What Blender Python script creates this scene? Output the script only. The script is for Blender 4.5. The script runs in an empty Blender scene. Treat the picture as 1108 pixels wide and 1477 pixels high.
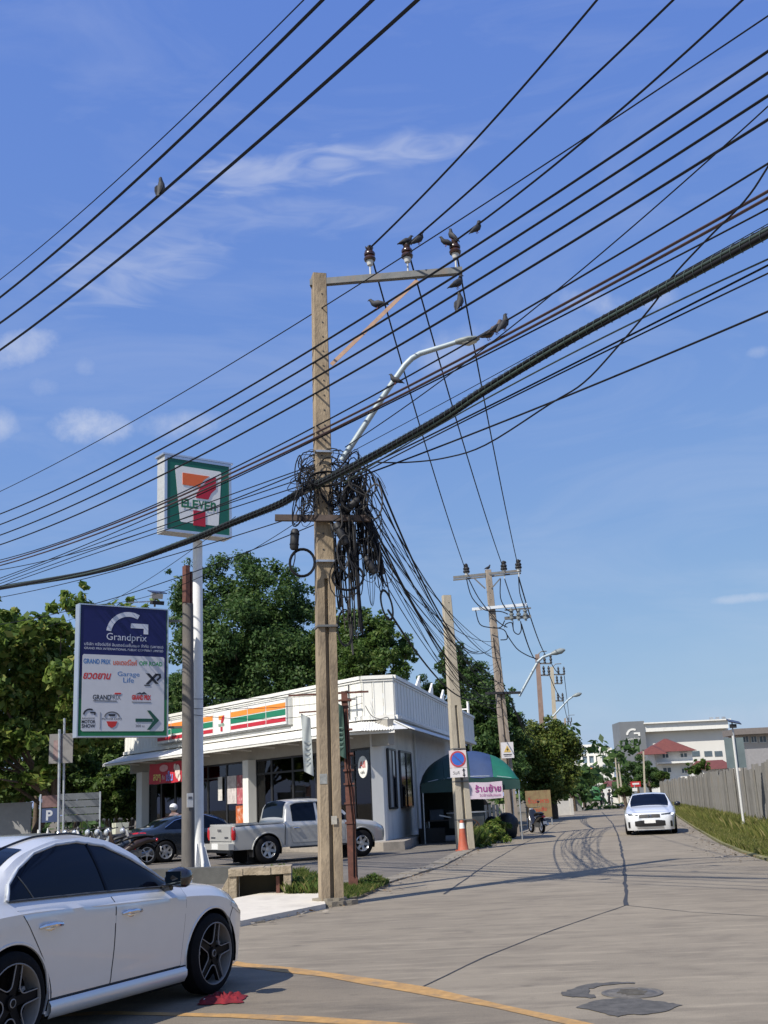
import bpy, math, random
import numpy as np
from mathutils import Vector, Matrix

S = bpy.context.scene
COL = S.collection
random.seed(7)
RNG = np.random.default_rng(7)

# ------------------------------------------------------------------ camera
F_PX, IW, IH = 1600.0, 1108.0, 1477.0
PITCH, ROLL, EYE = math.radians(14.62), math.radians(2.7), 1.55
FWD = np.array([0, math.cos(PITCH), math.sin(PITCH)])
_UP = np.array([0, -math.sin(PITCH), math.cos(PITCH)])
_RT = np.array([1.0, 0, 0])
RGT = math.cos(ROLL) * _RT - math.sin(ROLL) * _UP
UPV = math.sin(ROLL) * _RT + math.cos(ROLL) * _UP
cd = bpy.data.cameras.new('camera')
cam = bpy.data.objects.new('camera', cd)
COL.objects.link(cam)
cd.sensor_fit = 'VERTICAL'
cd.sensor_height = 36.0
cd.lens = F_PX / IH * 36.0
cd.clip_start = 0.05
cd.clip_end = 4000
cam.matrix_world = Matrix(((RGT[0], UPV[0], -FWD[0], 0), (RGT[1], UPV[1], -FWD[1], 0), (RGT[2], UPV[2], -FWD[2], EYE), (0, 0, 0, 1)))
S.camera = cam

# ------------------------------------------------------------------ sun, sky, exposure
SUN_AZ, SUN_EL = math.radians(223), math.radians(46)
sd = bpy.data.lights.new('sun', 'SUN')
sd.energy = 4.8
sd.angle = math.radians(0.5)
sd.color = (1.0, 0.94, 0.85)
sun = bpy.data.objects.new('sun', sd)
COL.objects.link(sun)
sdir = Vector((math.sin(SUN_AZ) * math.cos(SUN_EL), math.cos(SUN_AZ) * math.cos(SUN_EL), math.sin(SUN_EL)))
sun.rotation_euler = sdir.to_track_quat('Z', 'Y').to_euler()
sun.location = (-20, -20, 40)

W = bpy.data.worlds.new('World')
S.world = W
W.use_nodes = True
wn, wl = W.node_tree.nodes, W.node_tree.links
wn.clear()
def wnode(t, **k):
    n = wn.new(t)
    for a, b in k.items():
        setattr(n, a, b)
    return n
wo = wnode('ShaderNodeOutputWorld')
wb = wnode('ShaderNodeBackground')
wb.inputs['Strength'].default_value = 0.125
sky = wnode('ShaderNodeTexSky', sky_type='NISHITA', sun_disc=False)
sky.sun_elevation = SUN_EL
sky.sun_rotation = SUN_AZ
sky.altitude = 0
sky.air_density = 1.0
sky.dust_density = 0.9
sky.ozone_density = 3.0
hs = wnode('ShaderNodeHueSaturation')
hs.inputs['Hue'].default_value = 0.5
hs.inputs['Saturation'].default_value = 1.0
hs.inputs['Value'].default_value = 1.0
wl.new(sky.outputs[0], hs.inputs['Color'])
# the camera's colour response: compress the sky's brightness range per channel, the same over the whole dome
sp_ = wnode('ShaderNodeSeparateColor')
cb_ = wnode('ShaderNodeCombineColor')
wl.new(hs.outputs[0], sp_.inputs[0])
for i_, (k_, e_) in enumerate(((.996, .64), (1.42, .54), (4.1, .11))):
    pw_ = wnode('ShaderNodeMath', operation='POWER'); pw_.inputs[1].default_value = e_
    mu_ = wnode('ShaderNodeMath', operation='MULTIPLY'); mu_.inputs[1].default_value = k_
    wl.new(sp_.outputs[i_], pw_.inputs[0]); wl.new(pw_.outputs[0], mu_.inputs[0]); wl.new(mu_.outputs[0], cb_.inputs[i_])
tc = wnode('ShaderNodeTexCoord')
def dirv(px, py):
    d = FWD * F_PX + RGT * (px - IW / 2) + UPV * (IH / 2 - py)
    return d / np.linalg.norm(d)
def wmath(op, a, b=None):
    n = wnode('ShaderNodeMath', operation=op)
    for i, x in enumerate((a, b)):
        if x is None: continue
        if isinstance(x, (int, float)): n.inputs[i].default_value = x
        else: wl.new(x, n.inputs[i])
    return n.outputs[0]
# thin cirrus everywhere: stretched noise on the sky dome; denser streaks at two real bearings
mp = wnode('ShaderNodeMapping')
mp.inputs['Rotation'].default_value = (0.1, 0.25, 0.3)
mp.inputs['Scale'].default_value = (2.2, 3.0, 9.0)
wl.new(tc.outputs['Generated'], mp.inputs[0])
n1 = wnode('ShaderNodeTexNoise')
n1.inputs['Scale'].default_value = 1.6
n1.inputs['Detail'].default_value = 7
n1.inputs['Roughness'].default_value = 0.58
n1.inputs['Distortion'].default_value = 1.2
wl.new(mp.outputs[0], n1.inputs['Vector'])
r1 = wnode('ShaderNodeMapRange')
r1.inputs['From Min'].default_value = 0.46
r1.inputs['From Max'].default_value = 0.85
r1.inputs['To Max'].default_value = 0.17
wl.new(n1.outputs[0], r1.inputs[0])
n2 = wnode('ShaderNodeTexNoise')
n2.inputs['Scale'].default_value = 17
n2.inputs['Detail'].default_value = 6
n2.inputs['Roughness'].default_value = 0.66
wl.new(tc.outputs['Generated'], n2.inputs['Vector'])
n2b = wnode('ShaderNodeTexNoise')
n2b.inputs['Scale'].default_value = 5.5
n2b.inputs['Detail'].default_value = 3.5
n2b.inputs['Distortion'].default_value = 1.6
wl.new(mp.outputs[0], n2b.inputs['Vector'])
total = r1.outputs[0]
# clouds: bearing (from a point), half width, half height (radians), density, tilt, softness
CLOUDS = [((130, 615), .036, .018, .85, 0, 0), ((260, 612), .040, .015, .55, 0, 0), ((28, 505), .036, .017, .62, .3, 0),
          ((860, 436), .040, .014, .50, -.3, 0), ((945, 430), .022, .012, .38, 0, 0), ((1085, 862), .034, .005, .55, 0, 0),
          ((120, 528), .014, .012, .28, 0, 0), ((-10, 608), .022, .017, .55, 0, 0), ((650, 505), .040, .022, .34, .2, 0),
          ((1093, 508), .012, .006, .35, 0, 0), ((65, 555), .02, .012, .28, 0, 0), ((1060, 1035), .06, .018, .22, 0, 0),
          ((455, 240), .150, .020, .55, .12, 1), ((180, 385), .09, .035, .40, .3, 1), ((390, 310), .14, .018, .25, 0, 1), ((520, 225), .06, .012, .4, .35, 1),
          ((-260, 560), .10, .03, .6, 0, 0), ((1500, 700), .12, .03, .5, 0, 0), ((1700, 300), .2, .03, .35, .2, 1), ((-500, 250), .2, .03, .35, -.2, 1)]
for (p, a, b, dens, tilt, soft) in CLOUDS:
    c = dirv(*p)
    rr = np.cross(c, [0, 0, 1.0]); rr /= np.linalg.norm(rr)
    uu = np.cross(rr, c)
    ax = math.cos(tilt) * rr + math.sin(tilt) * uu
    ay = -math.sin(tilt) * rr + math.cos(tilt) * uu
    d1 = wnode('ShaderNodeVectorMath', operation='DOT_PRODUCT'); wl.new(tc.outputs['Generated'], d1.inputs[0]); d1.inputs[1].default_value = tuple(ax / a)
    d2 = wnode('ShaderNodeVectorMath', operation='DOT_PRODUCT'); wl.new(tc.outputs['Generated'], d2.inputs[0]); d2.inputs[1].default_value = tuple(ay / b)
    d3 = wnode('ShaderNodeVectorMath', operation='DOT_PRODUCT'); wl.new(tc.outputs['Generated'], d3.inputs[0]); d3.inputs[1].default_value = tuple(c)
    q = wmath('ADD', wmath('MULTIPLY', d1.outputs['Value'], d1.outputs['Value']), wmath('MULTIPLY', d2.outputs['Value'], d2.outputs['Value']))
    e = wmath('SUBTRACT', 1.0, q)
    nz = wmath('MULTIPLY', wmath('SUBTRACT', (n2b if soft else n2).outputs[0], 0.5), 3.2)
    e = wmath('ADD', e, nz)
    rng = wnode('ShaderNodeMapRange', interpolation_type='SMOOTHSTEP')
    rng.inputs['From Min'].default_value = -.15 if not soft else -.2
    rng.inputs['From Max'].default_value = 1.9 if not soft else 1.7
    rng.inputs['To Max'].default_value = dens * (1.0 if not soft else .75)
    wl.new(e, rng.inputs[0])
    base = wmath('GREATER_THAN', d3.outputs['Value'], 0.3)
    total = wmath('MAXIMUM', total, wmath('MULTIPLY', rng.outputs[0], base))
mx = wnode('ShaderNodeMix', data_type='RGBA')
wl.new(total, mx.inputs['Factor'])
wl.new(cb_.outputs[0], mx.inputs['A'])
mx.inputs['B'].default_value = (4.9, 5.2, 6.0, 1)
wl.new(mx.outputs['Result'], wb.inputs['Color'])
wl.new(wb.outputs[0], wo.inputs['Surface'])

S.view_settings.view_transform = 'Standard'
S.view_settings.look = 'None'
S.view_settings.gamma = 1
S.view_settings.use_curve_mapping = False
S.view_settings.exposure = 0.2
S.render.engine = 'CYCLES'
S.cycles.max_bounces = 6
S.cycles.diffuse_bounces = 2
S.cycles.transparent_max_bounces = 12
S.cycles.use_denoising = True

# ------------------------------------------------------------------ measuring helpers (points on the ground, at a distance, on a vertical plane)
def _ray(px, py):
    return FWD * F_PX + RGT * (px - IW / 2) + UPV * (IH / 2 - py)
def ground(px, py, z=0.0):
    d = _ray(px, py)
    return Vector(np.array([0, 0, EYE]) + d * ((z - EYE) / d[2]))
def at(px, py, Y):
    d = _ray(px, py)
    return Vector(np.array([0, 0, EYE]) + d * (Y / d[1]))
def on_plane(px, py, P0, az=-37):
    a = math.radians(az)
    n = np.array([math.cos(a), -math.sin(a), 0])
    d = _ray(px, py)
    o = np.array([0, 0, EYE])
    return Vector(o + d * (((np.array([P0[0], P0[1], 0]) - o) @ n) / (d @ n)))

# ------------------------------------------------------------------ materials
_M = {}
def M(name, col=(.5, .5, .5), rough=.6, metal=0, var=.12, scale=4, bump=0, bscale=40, coat=0, col2=None, amt=.5, sc2=2, spec=.5, emit=0, stretch=None, leaf=None):
    if name in _M: return _M[name]
    m = bpy.data.materials.new(name)
    _M[name] = m
    m.use_nodes = True
    n, l = m.node_tree.nodes, m.node_tree.links
    p = n['Principled BSDF']
    p.inputs['Roughness'].default_value = rough
    p.inputs['Metallic'].default_value = metal
    p.inputs['Coat Weight'].default_value = coat
    p.inputs['Coat Roughness'].default_value = .05
    p.inputs['Specular IOR Level'].default_value = spec
    t = n.new('ShaderNodeTexCoord')
    src = t.outputs['Object']
    if stretch:
        mpn = n.new('ShaderNodeMapping')
        mpn.inputs['Scale'].default_value = stretch
        l.new(src, mpn.inputs[0])
        src = mpn.outputs[0]
    nz = n.new('ShaderNodeTexNoise')
    nz.inputs['Scale'].default_value = scale
    nz.inputs['Detail'].default_value = 8
    nz.inputs['Roughness'].default_value = .65
    l.new(src, nz.inputs['Vector'])
    mr = n.new('ShaderNodeMapRange')
    mr.inputs['From Min'].default_value = .3
    mr.inputs['From Max'].default_value = .7
    l.new(nz.outputs[0], mr.inputs[0])
    mix = n.new('ShaderNodeMix'); mix.data_type = 'RGBA'
    l.new(mr.outputs[0], mix.inputs['Factor'])
    mix.inputs['A'].default_value = (*[c * (1 - var) for c in col], 1)
    mix.inputs['B'].default_value = (*[min(1, c * (1 + var)) for c in col], 1)
    out = mix.outputs['Result']
    if col2:
        nb = n.new('ShaderNodeTexNoise')
        nb.inputs['Scale'].default_value = sc2
        nb.inputs['Detail'].default_value = 9
        nb.inputs['Roughness'].default_value = .7
        l.new(src, nb.inputs['Vector'])
        rb = n.new('ShaderNodeMapRange')
        rb.inputs['From Min'].default_value = .5 - .28 * (amt - .5) - .05
        rb.inputs['From Max'].default_value = .5 - .28 * (amt - .5) + .22
        l.new(nb.outputs[0], rb.inputs[0])
        m2 = n.new('ShaderNodeMix'); m2.data_type = 'RGBA'
        l.new(rb.outputs[0], m2.inputs['Factor'])
        l.new(out, m2.inputs['A'])
        m2.inputs['B'].default_value = (*col2, 1)
        out = m2.outputs['Result']
    l.new(out, p.inputs['Base Color'])
    if emit:
        l.new(out, p.inputs['Emission Color'])
        p.inputs['Emission Strength'].default_value = emit
    if bump:
        nb = n.new('ShaderNodeTexNoise')
        nb.inputs['Scale'].default_value = bscale
        nb.inputs['Detail'].default_value = 6
        l.new(src, nb.inputs['Vector'])
        b = n.new('ShaderNodeBump')
        b.inputs['Strength'].default_value = bump
        b.inputs['Distance'].default_value = .02
        l.new(nb.outputs[0], b.inputs['Height'])
        l.new(b.outputs[0], p.inputs['Normal'])
    return m

def road_mat(name, col, dark, streak=(.8, 1.7, 1), spots=.6):
    m = M(name, col, .88, var=.13, scale=.35)
    n, l = m.node_tree.nodes, m.node_tree.links
    pr = n['Principled BSDF']
    cur = pr.inputs['Base Color'].links[0].from_socket
    t = n.new('ShaderNodeTexCoord')
    def noise(scale, stretch, det, rough=.65):
        mpn = n.new('ShaderNodeMapping'); mpn.inputs['Scale'].default_value = stretch; mpn.inputs['Rotation'].default_value = (0, 0, .45)
        l.new(t.outputs['Object'], mpn.inputs[0])
        q = n.new('ShaderNodeTexNoise'); q.inputs['Scale'].default_value = scale; q.inputs['Detail'].default_value = det; q.inputs['Roughness'].default_value = rough
        l.new(mpn.outputs[0], q.inputs['Vector'])
        return q.outputs[0]
    def layer(cur, src, lo, hi, colr, amt):
        r_ = n.new('ShaderNodeMapRange'); r_.inputs['From Min'].default_value = lo; r_.inputs['From Max'].default_value = hi; r_.inputs['To Max'].default_value = amt
        l.new(src, r_.inputs[0])
        x = n.new('ShaderNodeMix'); x.data_type = 'RGBA'
        l.new(r_.outputs[0], x.inputs['Factor']); l.new(cur, x.inputs['A']); x.inputs['B'].default_value = (*colr, 1)
        return x.outputs['Result']
    lite = tuple(c * 1.35 for c in col)
    cur = layer(cur, noise(.22, (1, 1, 1), 6), .48, .72, dark, .65)
    cur = layer(cur, noise(1.3, streak, 8), .47, .66, dark, .75)
    cur = layer(cur, noise(2.2, (streak[0] * .5, streak[1] * 1.5, 1), 8), .52, .70, lite, .75)
    cur = layer(cur, noise(6, (1, 1, 1), 6, .7), .60, .74, tuple(c * .55 for c in dark), .6 * spots)
    cur = layer(cur, noise(90, (1, 1, 1), 3), .55, .75, tuple(c * .5 for c in dark), .55)
    cur = layer(cur, noise(70, (1, 1, 1), 3), .58, .78, lite, .6)
    v = n.new('ShaderNodeTexVoronoi'); v.inputs['Scale'].default_value = 1.1; l.new(t.outputs['Object'], v.inputs['Vector'])
    r_ = n.new('ShaderNodeMapRange'); r_.inputs['From Min'].default_value = .09; r_.inputs['From Max'].default_value = .03; r_.inputs['To Max'].default_value = .6 * spots; l.new(v.outputs['Distance'], r_.inputs[0])
    x = n.new('ShaderNodeMix'); x.data_type = 'RGBA'; l.new(r_.outputs[0], x.inputs['Factor']); l.new(cur, x.inputs['A']); x.inputs['B'].default_value = (*[c * .4 for c in dark], 1)
    l.new(x.outputs['Result'], pr.inputs['Base Color'])
    b = n.new('ShaderNodeBump'); b.inputs['Strength'].default_value = .5; b.inputs['Distance'].default_value = .012
    l.new(noise(45, (1, 1, 1), 6), b.inputs['Height']); l.new(b.outputs[0], pr.inputs['Normal'])
    return m

def leaf_mat(name, dark, light, accent, trans=.35):
    m = bpy.data.materials.new(name)
    m.use_nodes = True
    n, l = m.node_tree.nodes, m.node_tree.links
    p = n['Principled BSDF']
    p.inputs['Roughness'].default_value = .55
    p.inputs['Specular IOR Level'].default_value = .3
    g = n.new('ShaderNodeNewGeometry')
    cr = n.new('ShaderNodeValToRGB')
    e = cr.color_ramp.elements
    e[0].color = (*dark, 1); e[1].color = (*light, 1)
    e[1].position = .78
    x = cr.color_ramp.elements.new(1.0); x.color = (*accent, 1)
    l.new(g.outputs['Random Per Island'], cr.inputs[0])
    l.new(cr.outputs[0], p.inputs['Base Color'])
    tr = n.new('ShaderNodeBsdfTranslucent')
    l.new(cr.outputs[0], tr.inputs['Color'])
    ms = n.new('ShaderNodeMixShader')
    ms.inputs[0].default_value = trans
    l.new(p.outputs[0], ms.inputs[1]); l.new(tr.outputs[0], ms.inputs[2])
    l.new(ms.outputs[0], n['Material Output'].inputs['Surface'])
    return m

def glass_mat(name, tint=(.55, .6, .62), mixf=.35):
    m = bpy.data.materials.new(name)
    m.use_nodes = True
    n, l = m.node_tree.nodes, m.node_tree.links
    n.remove(n['Principled BSDF'])
    gl = n.new('ShaderNodeBsdfGlossy'); gl.inputs['Roughness'].default_value = .02
    tr = n.new('ShaderNodeBsdfTransparent'); tr.inputs['Color'].default_value = (*tint, 1)
    fr = n.new('ShaderNodeFresnel'); fr.inputs['IOR'].default_value = 1.5
    ma = n.new('ShaderNodeMath'); ma.operation = 'MULTIPLY_ADD'; ma.inputs[1].default_value = 1.0; ma.inputs[2].default_value = mixf * .3
    l.new(fr.outputs[0], ma.inputs[0])
    ms = n.new('ShaderNodeMixShader')
    l.new(ma.outputs[0], ms.inputs[0]); l.new(tr.outputs[0], ms.inputs[1]); l.new(gl.outputs[0], ms.inputs[2])
    l.new(ms.outputs[0], n['Material Output'].inputs['Surface'])
    return m

# ------------------------------------------------------------------ mesh building
class MB:
    def __init__(s):
        s.v, s.f, s.mi = [], [], []
    def add(s, V, F, m=0):
        o = len(s.v)
        s.v += [(float(p[0]), float(p[1]), float(p[2])) for p in V]
        s.f += [tuple(i + o for i in f) for f in F]
        s.mi += [m] * len(F)
        return s
    def box(s, c, d, m=0, rz=0, ry=0, rx=0):
        R = Matrix.Rotation(rz, 3, 'Z') @ Matrix.Rotation(ry, 3, 'Y') @ Matrix.Rotation(rx, 3, 'X')
        V = [Vector(c) + R @ Vector((x * d[0] / 2, y * d[1] / 2, z * d[2] / 2)) for z in (-1, 1) for y in (-1, 1) for x in (-1, 1)]
        return s.add(V, [(0, 2, 3, 1), (4, 5, 7, 6), (0, 1, 5, 4), (2, 6, 7, 3), (0, 4, 6, 2), (1, 3, 7, 5)], m)
    def bar(s, p, q, w, h, m=0, up=(0, 0, 1), w2=None, h2=None):
        p, q = Vector(p), Vector(q)
        d = (q - p).normalized()
        u = Vector(up)
        if abs(d.dot(u)) > .98: u = Vector((0, 1, 0))
        a = d.cross(u).normalized(); b = a.cross(d)
        w2 = w if w2 is None else w2; h2 = h if h2 is None else h2
        V = [p + a * x * w / 2 + b * y * h / 2 for x, y in ((-1, -1), (1, -1), (1, 1), (-1, 1))] + [q + a * x * w2 / 2 + b * y * h2 / 2 for x, y in ((-1, -1), (1, -1), (1, 1), (-1, 1))]
        return s.add(V, [(3, 2, 1, 0), (4, 5, 6, 7), (0, 1, 5, 4), (1, 2, 6, 5), (2, 3, 7, 6), (3, 0, 4, 7)], m)
    def tube(s, pts, r, n=6, m=0, caps=True):
        pts = [Vector(p) for p in pts]
        k = len(pts)
        rs = r if isinstance(r, (list, tuple, np.ndarray)) else [r] * k
        V = []
        prev = None
        for i, p in enumerate(pts):
            d = pts[min(i + 1, k - 1)] - pts[max(i - 1, 0)]
            d = d.normalized() if d.length > 1e-9 else Vector((0, 0, 1))
            if prev is None:
                u = Vector((0, 0, 1)) if abs(d.z) < .9 else Vector((1, 0, 0))
                a = d.cross(u).normalized()
            else:
                a = (prev - d * prev.dot(d))
                a = a.normalized() if a.length > 1e-6 else d.orthogonal().normalized()
            prev = a
            b = d.cross(a)
            rr = rs[i] if isinstance(rs[i], (tuple, list)) else (rs[i], rs[i])
            for j in range(n):
                t = 2 * math.pi * j / n
                V.append(p + a * math.cos(t) * rr[0] + b * math.sin(t) * rr[1])
        F = [(i * n + j, i * n + (j + 1) % n, (i + 1) * n + (j + 1) % n, (i + 1) * n + j) for i in range(k - 1) for j in range(n)]
        if caps:
            F += [tuple(range(n - 1, -1, -1)), tuple((k - 1) * n + j for j in range(n))]
        return s.add(V, F, m)
    def lathe(s, prof, n=16, m=0, T=None, closed=False, caps=True):
        V = []
        T = T or Matrix.Identity(4)
        for r, z in prof:
            for j in range(n):
                t = 2 * math.pi * j / n
                V.append(T @ Vector((r * math.cos(t), r * math.sin(t), z)))
        k = len(prof)
        F = [(i * n + j, i * n + (j + 1) % n, (i + 1) * n + (j + 1) % n, (i + 1) * n + j) for i in range(k - 1) for j in range(n)]
        if closed:
            F += [((k - 1) * n + j, (k - 1) * n + (j + 1) % n, (j + 1) % n, j) for j in range(n)]
        elif caps:
            F += [tuple(range(n - 1, -1, -1)), tuple((k - 1) * n + j for j in range(n))]
        return s.add(V, F, m)
    def prism(s, poly, y0, y1, m=0, T=None):
        T = T or Matrix.Identity(4)
        k = len(poly)
        V = [T @ Vector((x, y0, z)) for x, z in poly] + [T @ Vector((x, y1, z)) for x, z in poly]
        F = [tuple(range(k)), tuple(range(2 * k - 1, k - 1, -1))] + [(i, i + k, (i + 1) % k + k, (i + 1) % k) for i in range(k)]
        return s.add(V, F, m)
    def slab(s, poly, z0, z1, m=0):
        k = len(poly)
        V = [(x, y, z0) for x, y in poly] + [(x, y, z1) for x, y in poly]
        F = [tuple(range(k - 1, -1, -1)), tuple(range(k, 2 * k))] + [(i, (i + 1) % k, (i + 1) % k + k, i + k) for i in range(k)]
        return s.add(V, F, m)
    def grid(s, P, m=0, flip=False):
        R, C = len(P), len(P[0])
        V = [p for row in P for p in row]
        F = [(i * C + j, i * C + j + 1, (i + 1) * C + j + 1, (i + 1) * C + j) for i in range(R - 1) for j in range(C - 1)]
        if flip: F = [f[::-1] for f in F]
        return s.add(V, F, m)
    def ball(s, c, r, m=0, nu=10, nv=7, T=None):
        r = r if isinstance(r, (tuple, list)) else (r, r, r)
        V, k = [], nv + 1
        T = T or Matrix.Identity(3)
        for i in range(nv + 1):
            a = math.pi * i / nv
            for j in range(nu):
                t = 2 * math.pi * j / nu
                V.append(Vector(c) + T @ Vector((r[0] * math.sin(a) * math.cos(t), r[1] * math.sin(a) * math.sin(t), r[2] * math.cos(a))))
        F = [(i * nu + j, (i + 1) * nu + j, (i + 1) * nu + (j + 1) % nu, i * nu + (j + 1) % nu) for i in range(nv) for j in range(nu)]
        return s.add(V, F, m)
    def mesh(s, name, mats, smooth=None):
        me = bpy.data.meshes.new(name)
        me.from_pydata(s.v, [], s.f)
        for m in (mats if isinstance(mats, (list, tuple)) else [mats]):
            me.materials.append(m)
        if len(set(s.mi)) > 1:
            me.polygons.foreach_set('material_index', s.mi)
        if smooth is not None:
            me.polygons.foreach_set('use_smooth', [True] * len(s.f))
            me.set_sharp_from_angle(angle=math.radians(smooth))
        me.validate()
        me.update()
        return me
    def build(s, name, mats, parent=None, smooth=None, origin=None):
        if origin is not None:
            o = Vector(origin)
            s.v = [(x - o.x, y - o.y, z - o.z) for x, y, z in s.v]
        ob = bpy.data.objects.new(name, s.mesh(name, mats, smooth))
        COL.objects.link(ob)
        if parent is not None: ob.parent = parent
        if origin is not None: ob.location = o
        return ob

def tag(o, label=None, cat=None, group=None, kind=None):
    if label: o['label'] = label
    if cat: o['category'] = cat
    if group: o['group'] = group
    if kind: o['kind'] = kind
    return o
def thing(name, label, cat, loc=(0, 0, 0), rz=0, group=None):
    o = bpy.data.objects.new(name, None)
    COL.objects.link(o)
    o.empty_display_size = .2
    o.location = loc
    o.rotation_euler = (0, 0, rz)
    return tag(o, label, cat, group)
def dup(o, loc=None, rz=None, label=None, group=None, parent=None, scale=None):
    c = o.copy()
    COL.objects.link(c)
    if parent is not None: c.parent = parent
    if loc is not None: c.location = loc
    if rz is not None: c.rotation_euler = (0, 0, rz)
    if scale is not None: c.scale = (scale,) * 3
    if label: c['label'] = label
    if group: c['group'] = group
    for ch in list(o.children):
        dup(ch, parent=c)
    return c
def share(name, mesh, parent, loc=(0, 0, 0), rot=(0, 0, 0), scale=None):
    o = bpy.data.objects.new(name, mesh)
    COL.objects.link(o)
    o.parent = parent
    o.location = loc
    o.rotation_euler = rot
    if scale: o.scale = scale
    return o
_txt = {}
def text(parent, body, cx, cz, mat, width=None, height=None, y=0, name='lettering', shear=0, bold=0, T=None, sq=None, depth=.003):
    """flat lettering in the local XZ plane facing -Y, fitted to a width and/or height"""
    cu = bpy.data.curves.new('text', 'FONT')
    cu.body = body
    cu.align_x = 'CENTER'; cu.align_y = 'CENTER'
    cu.resolution_u = 3
    cu.shear = shear
    cu.offset = bold
    ob = bpy.data.objects.new('text', cu)
    COL.objects.link(ob)
    dg = bpy.context.evaluated_depsgraph_get()
    me = bpy.data.meshes.new_from_object(ob.evaluated_get(dg))
    V = np.array([v.co for v in me.vertices]) if len(me.vertices) else np.zeros((1, 3))
    F = [tuple(p.vertices) for p in me.polygons]
    bpy.data.objects.remove(ob); bpy.data.meshes.remove(me); bpy.data.curves.remove(cu)
    lo, hi = V.min(0), V.max(0)
    V = V - (lo + hi) / 2
    w, h = hi[0] - lo[0] or 1, hi[1] - lo[1] or 1
    sx = width / w if width else height / h
    sz = height / h if height else sx
    b = MB()
    T = T or Matrix.Identity(4)
    b.add([T @ Vector((x * sx + cx, y, z * sz + cz)) for x, z, _ in V], F)
    return b.build(name, mat, parent)
def ss(a, b, x):
    t = min(1, max(0, (x - a) / (b - a)))
    return t * t * (3 - 2 * t)
def pchip(xs, ys):
    xs, ys = np.array(xs, float), np.array(ys, float)
    h = np.diff(xs); d = np.diff(ys) / h
    m = np.zeros(len(xs)); m[0], m[-1] = d[0], d[-1]
    for i in range(1, len(xs) - 1):
        if d[i - 1] * d[i] > 0:
            w1, w2 = 2 * h[i] + h[i - 1], h[i] + 2 * h[i - 1]
            m[i] = (w1 + w2) / (w1 / d[i - 1] + w2 / d[i])
    def f(x):
        x = min(max(x, xs[0]), xs[-1])
        i = min(max(int(np.searchsorted(xs, x)) - 1, 0), len(h) - 1)
        t = (x - xs[i]) / h[i]
        return float((1 + 2 * t) * (1 - t) ** 2 * ys[i] + t * (1 - t) ** 2 * h[i] * m[i] + t * t * (3 - 2 * t) * ys[i + 1] + t * t * (t - 1) * h[i] * m[i + 1])
    return f

# ------------------------------------------------------------------ palette
CONC = road_mat('road_concrete', (.252, .214, .158), (.155, .130, .097))
ASPH = road_mat('main_road_asphalt', (.195, .163, .119), (.118, .099, .075), (.8, 1.6, 1), .8)
FORE = road_mat('forecourt_concrete', (.165, .145, .118), (.095, .084, .07), (.9, 1.5, 1), .9)
KERB = M('kerb_concrete', (.255, .225, .175), .85, var=.2, scale=5, bump=.3, bscale=40, col2=(.13, .112, .085), amt=.5, sc2=1.8)
PADM = M('pale_new_concrete', (.62, .57, .48), .8, var=.08, scale=4, bump=.15, bscale=50, col2=(.42, .38, .32), amt=.3, sc2=1.2)
DIRT = M('dry_earth', (.17, .135, .095), .95, var=.3, scale=1.5, bump=.5, bscale=20, col2=(.075, .085, .035), amt=.5, sc2=.8)
TAR = M('tar', (.035, .035, .036), .7, var=.3, scale=8)
PATCH = M('tar_patch', (.085, .08, .072), .85, var=.4, scale=9, bump=.3, bscale=60)
ORANGE = M('orange_road_paint', (.42, .245, .085), .8, var=.22, scale=9, col2=(.20, .15, .10), amt=.44, sc2=5)
WHITE = M('white_paint', (.78, .77, .72), .5, var=.04, scale=3, col2=(.6, .58, .52), amt=.25, sc2=1.2)
WALLW = M('white_wall', (.76, .75, .70), .7, var=.05, scale=2, col2=(.52, .50, .44), amt=.28, sc2=.9, stretch=(1, 1, .3))
WALLG = M('grey_white_wall', (.76, .74, .68), .7, var=.06, scale=2, col2=(.45, .45, .43), amt=.3, sc2=.8, stretch=(1, 1, .25))
STEEL = M('galvanised_steel', (.45, .47, .48), .45, .6, var=.15, scale=6)
GREYST = M('weathered_steel_arm', (.15, .155, .155), .6, .3, var=.25, scale=8, col2=(.18, .12, .08), amt=.35, sc2=4)
BLACK = M('black_rubber', (.018, .018, .02), .6, var=.2, scale=8)
CABLE = M('black_cable_sheath', (.011, .012, .016), .7, spec=.2, var=.2, scale=8)
REDCAB = M('faded_red_cable_sheath', (.046, .024, .024), .6, var=.2, scale=8)
GRNCAB = M('greenish_cable_sheath', (.035, .055, .048), .5, var=.3, scale=12)
DARK = M('dark_interior', (.015, .015, .016), .7, var=.2)
GLASSD = M('dark_tinted_glass', (.003, .005, .011), .06, var=.1, scale=1, spec=.22)
ALU = M('aluminium', (.62, .63, .64), .35, .8, var=.06)

def strip(pts, w, z, m, name, parent=None, kind='structure', jitter=0, label=None):
    P = [Vector((p[0], p[1], 0)) for p in pts]
    rows = []
    # resample
    Q = []
    for a, b in zip(P[:-1], P[1:]):
        k = max(1, int((b - a).length / .5))
        Q += [a.lerp(b, i / k) for i in range(k)]
    Q.append(P[-1])
    for i, p in enumerate(Q):
        d = (Q[min(i + 1, len(Q) - 1)] - Q[max(i - 1, 0)]).normalized()
        n = Vector((-d.y, d.x, 0))
        o = random.uniform(-jitter, jitter)
        ww = w * (1 + random.uniform(-.4, .4) * (jitter > 0))
        rows.append([(p.x + n.x * (ww / 2 + o), p.y + n.y * (ww / 2 + o), z), (p.x - n.x * (ww / 2 - o), p.y - n.y * (ww / 2 - o), z)])
    b = MB().grid(rows, flip=True)
    ob = b.build(name, m, parent)
    if kind and parent is None: tag(ob, kind=kind)
    return ob

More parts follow.
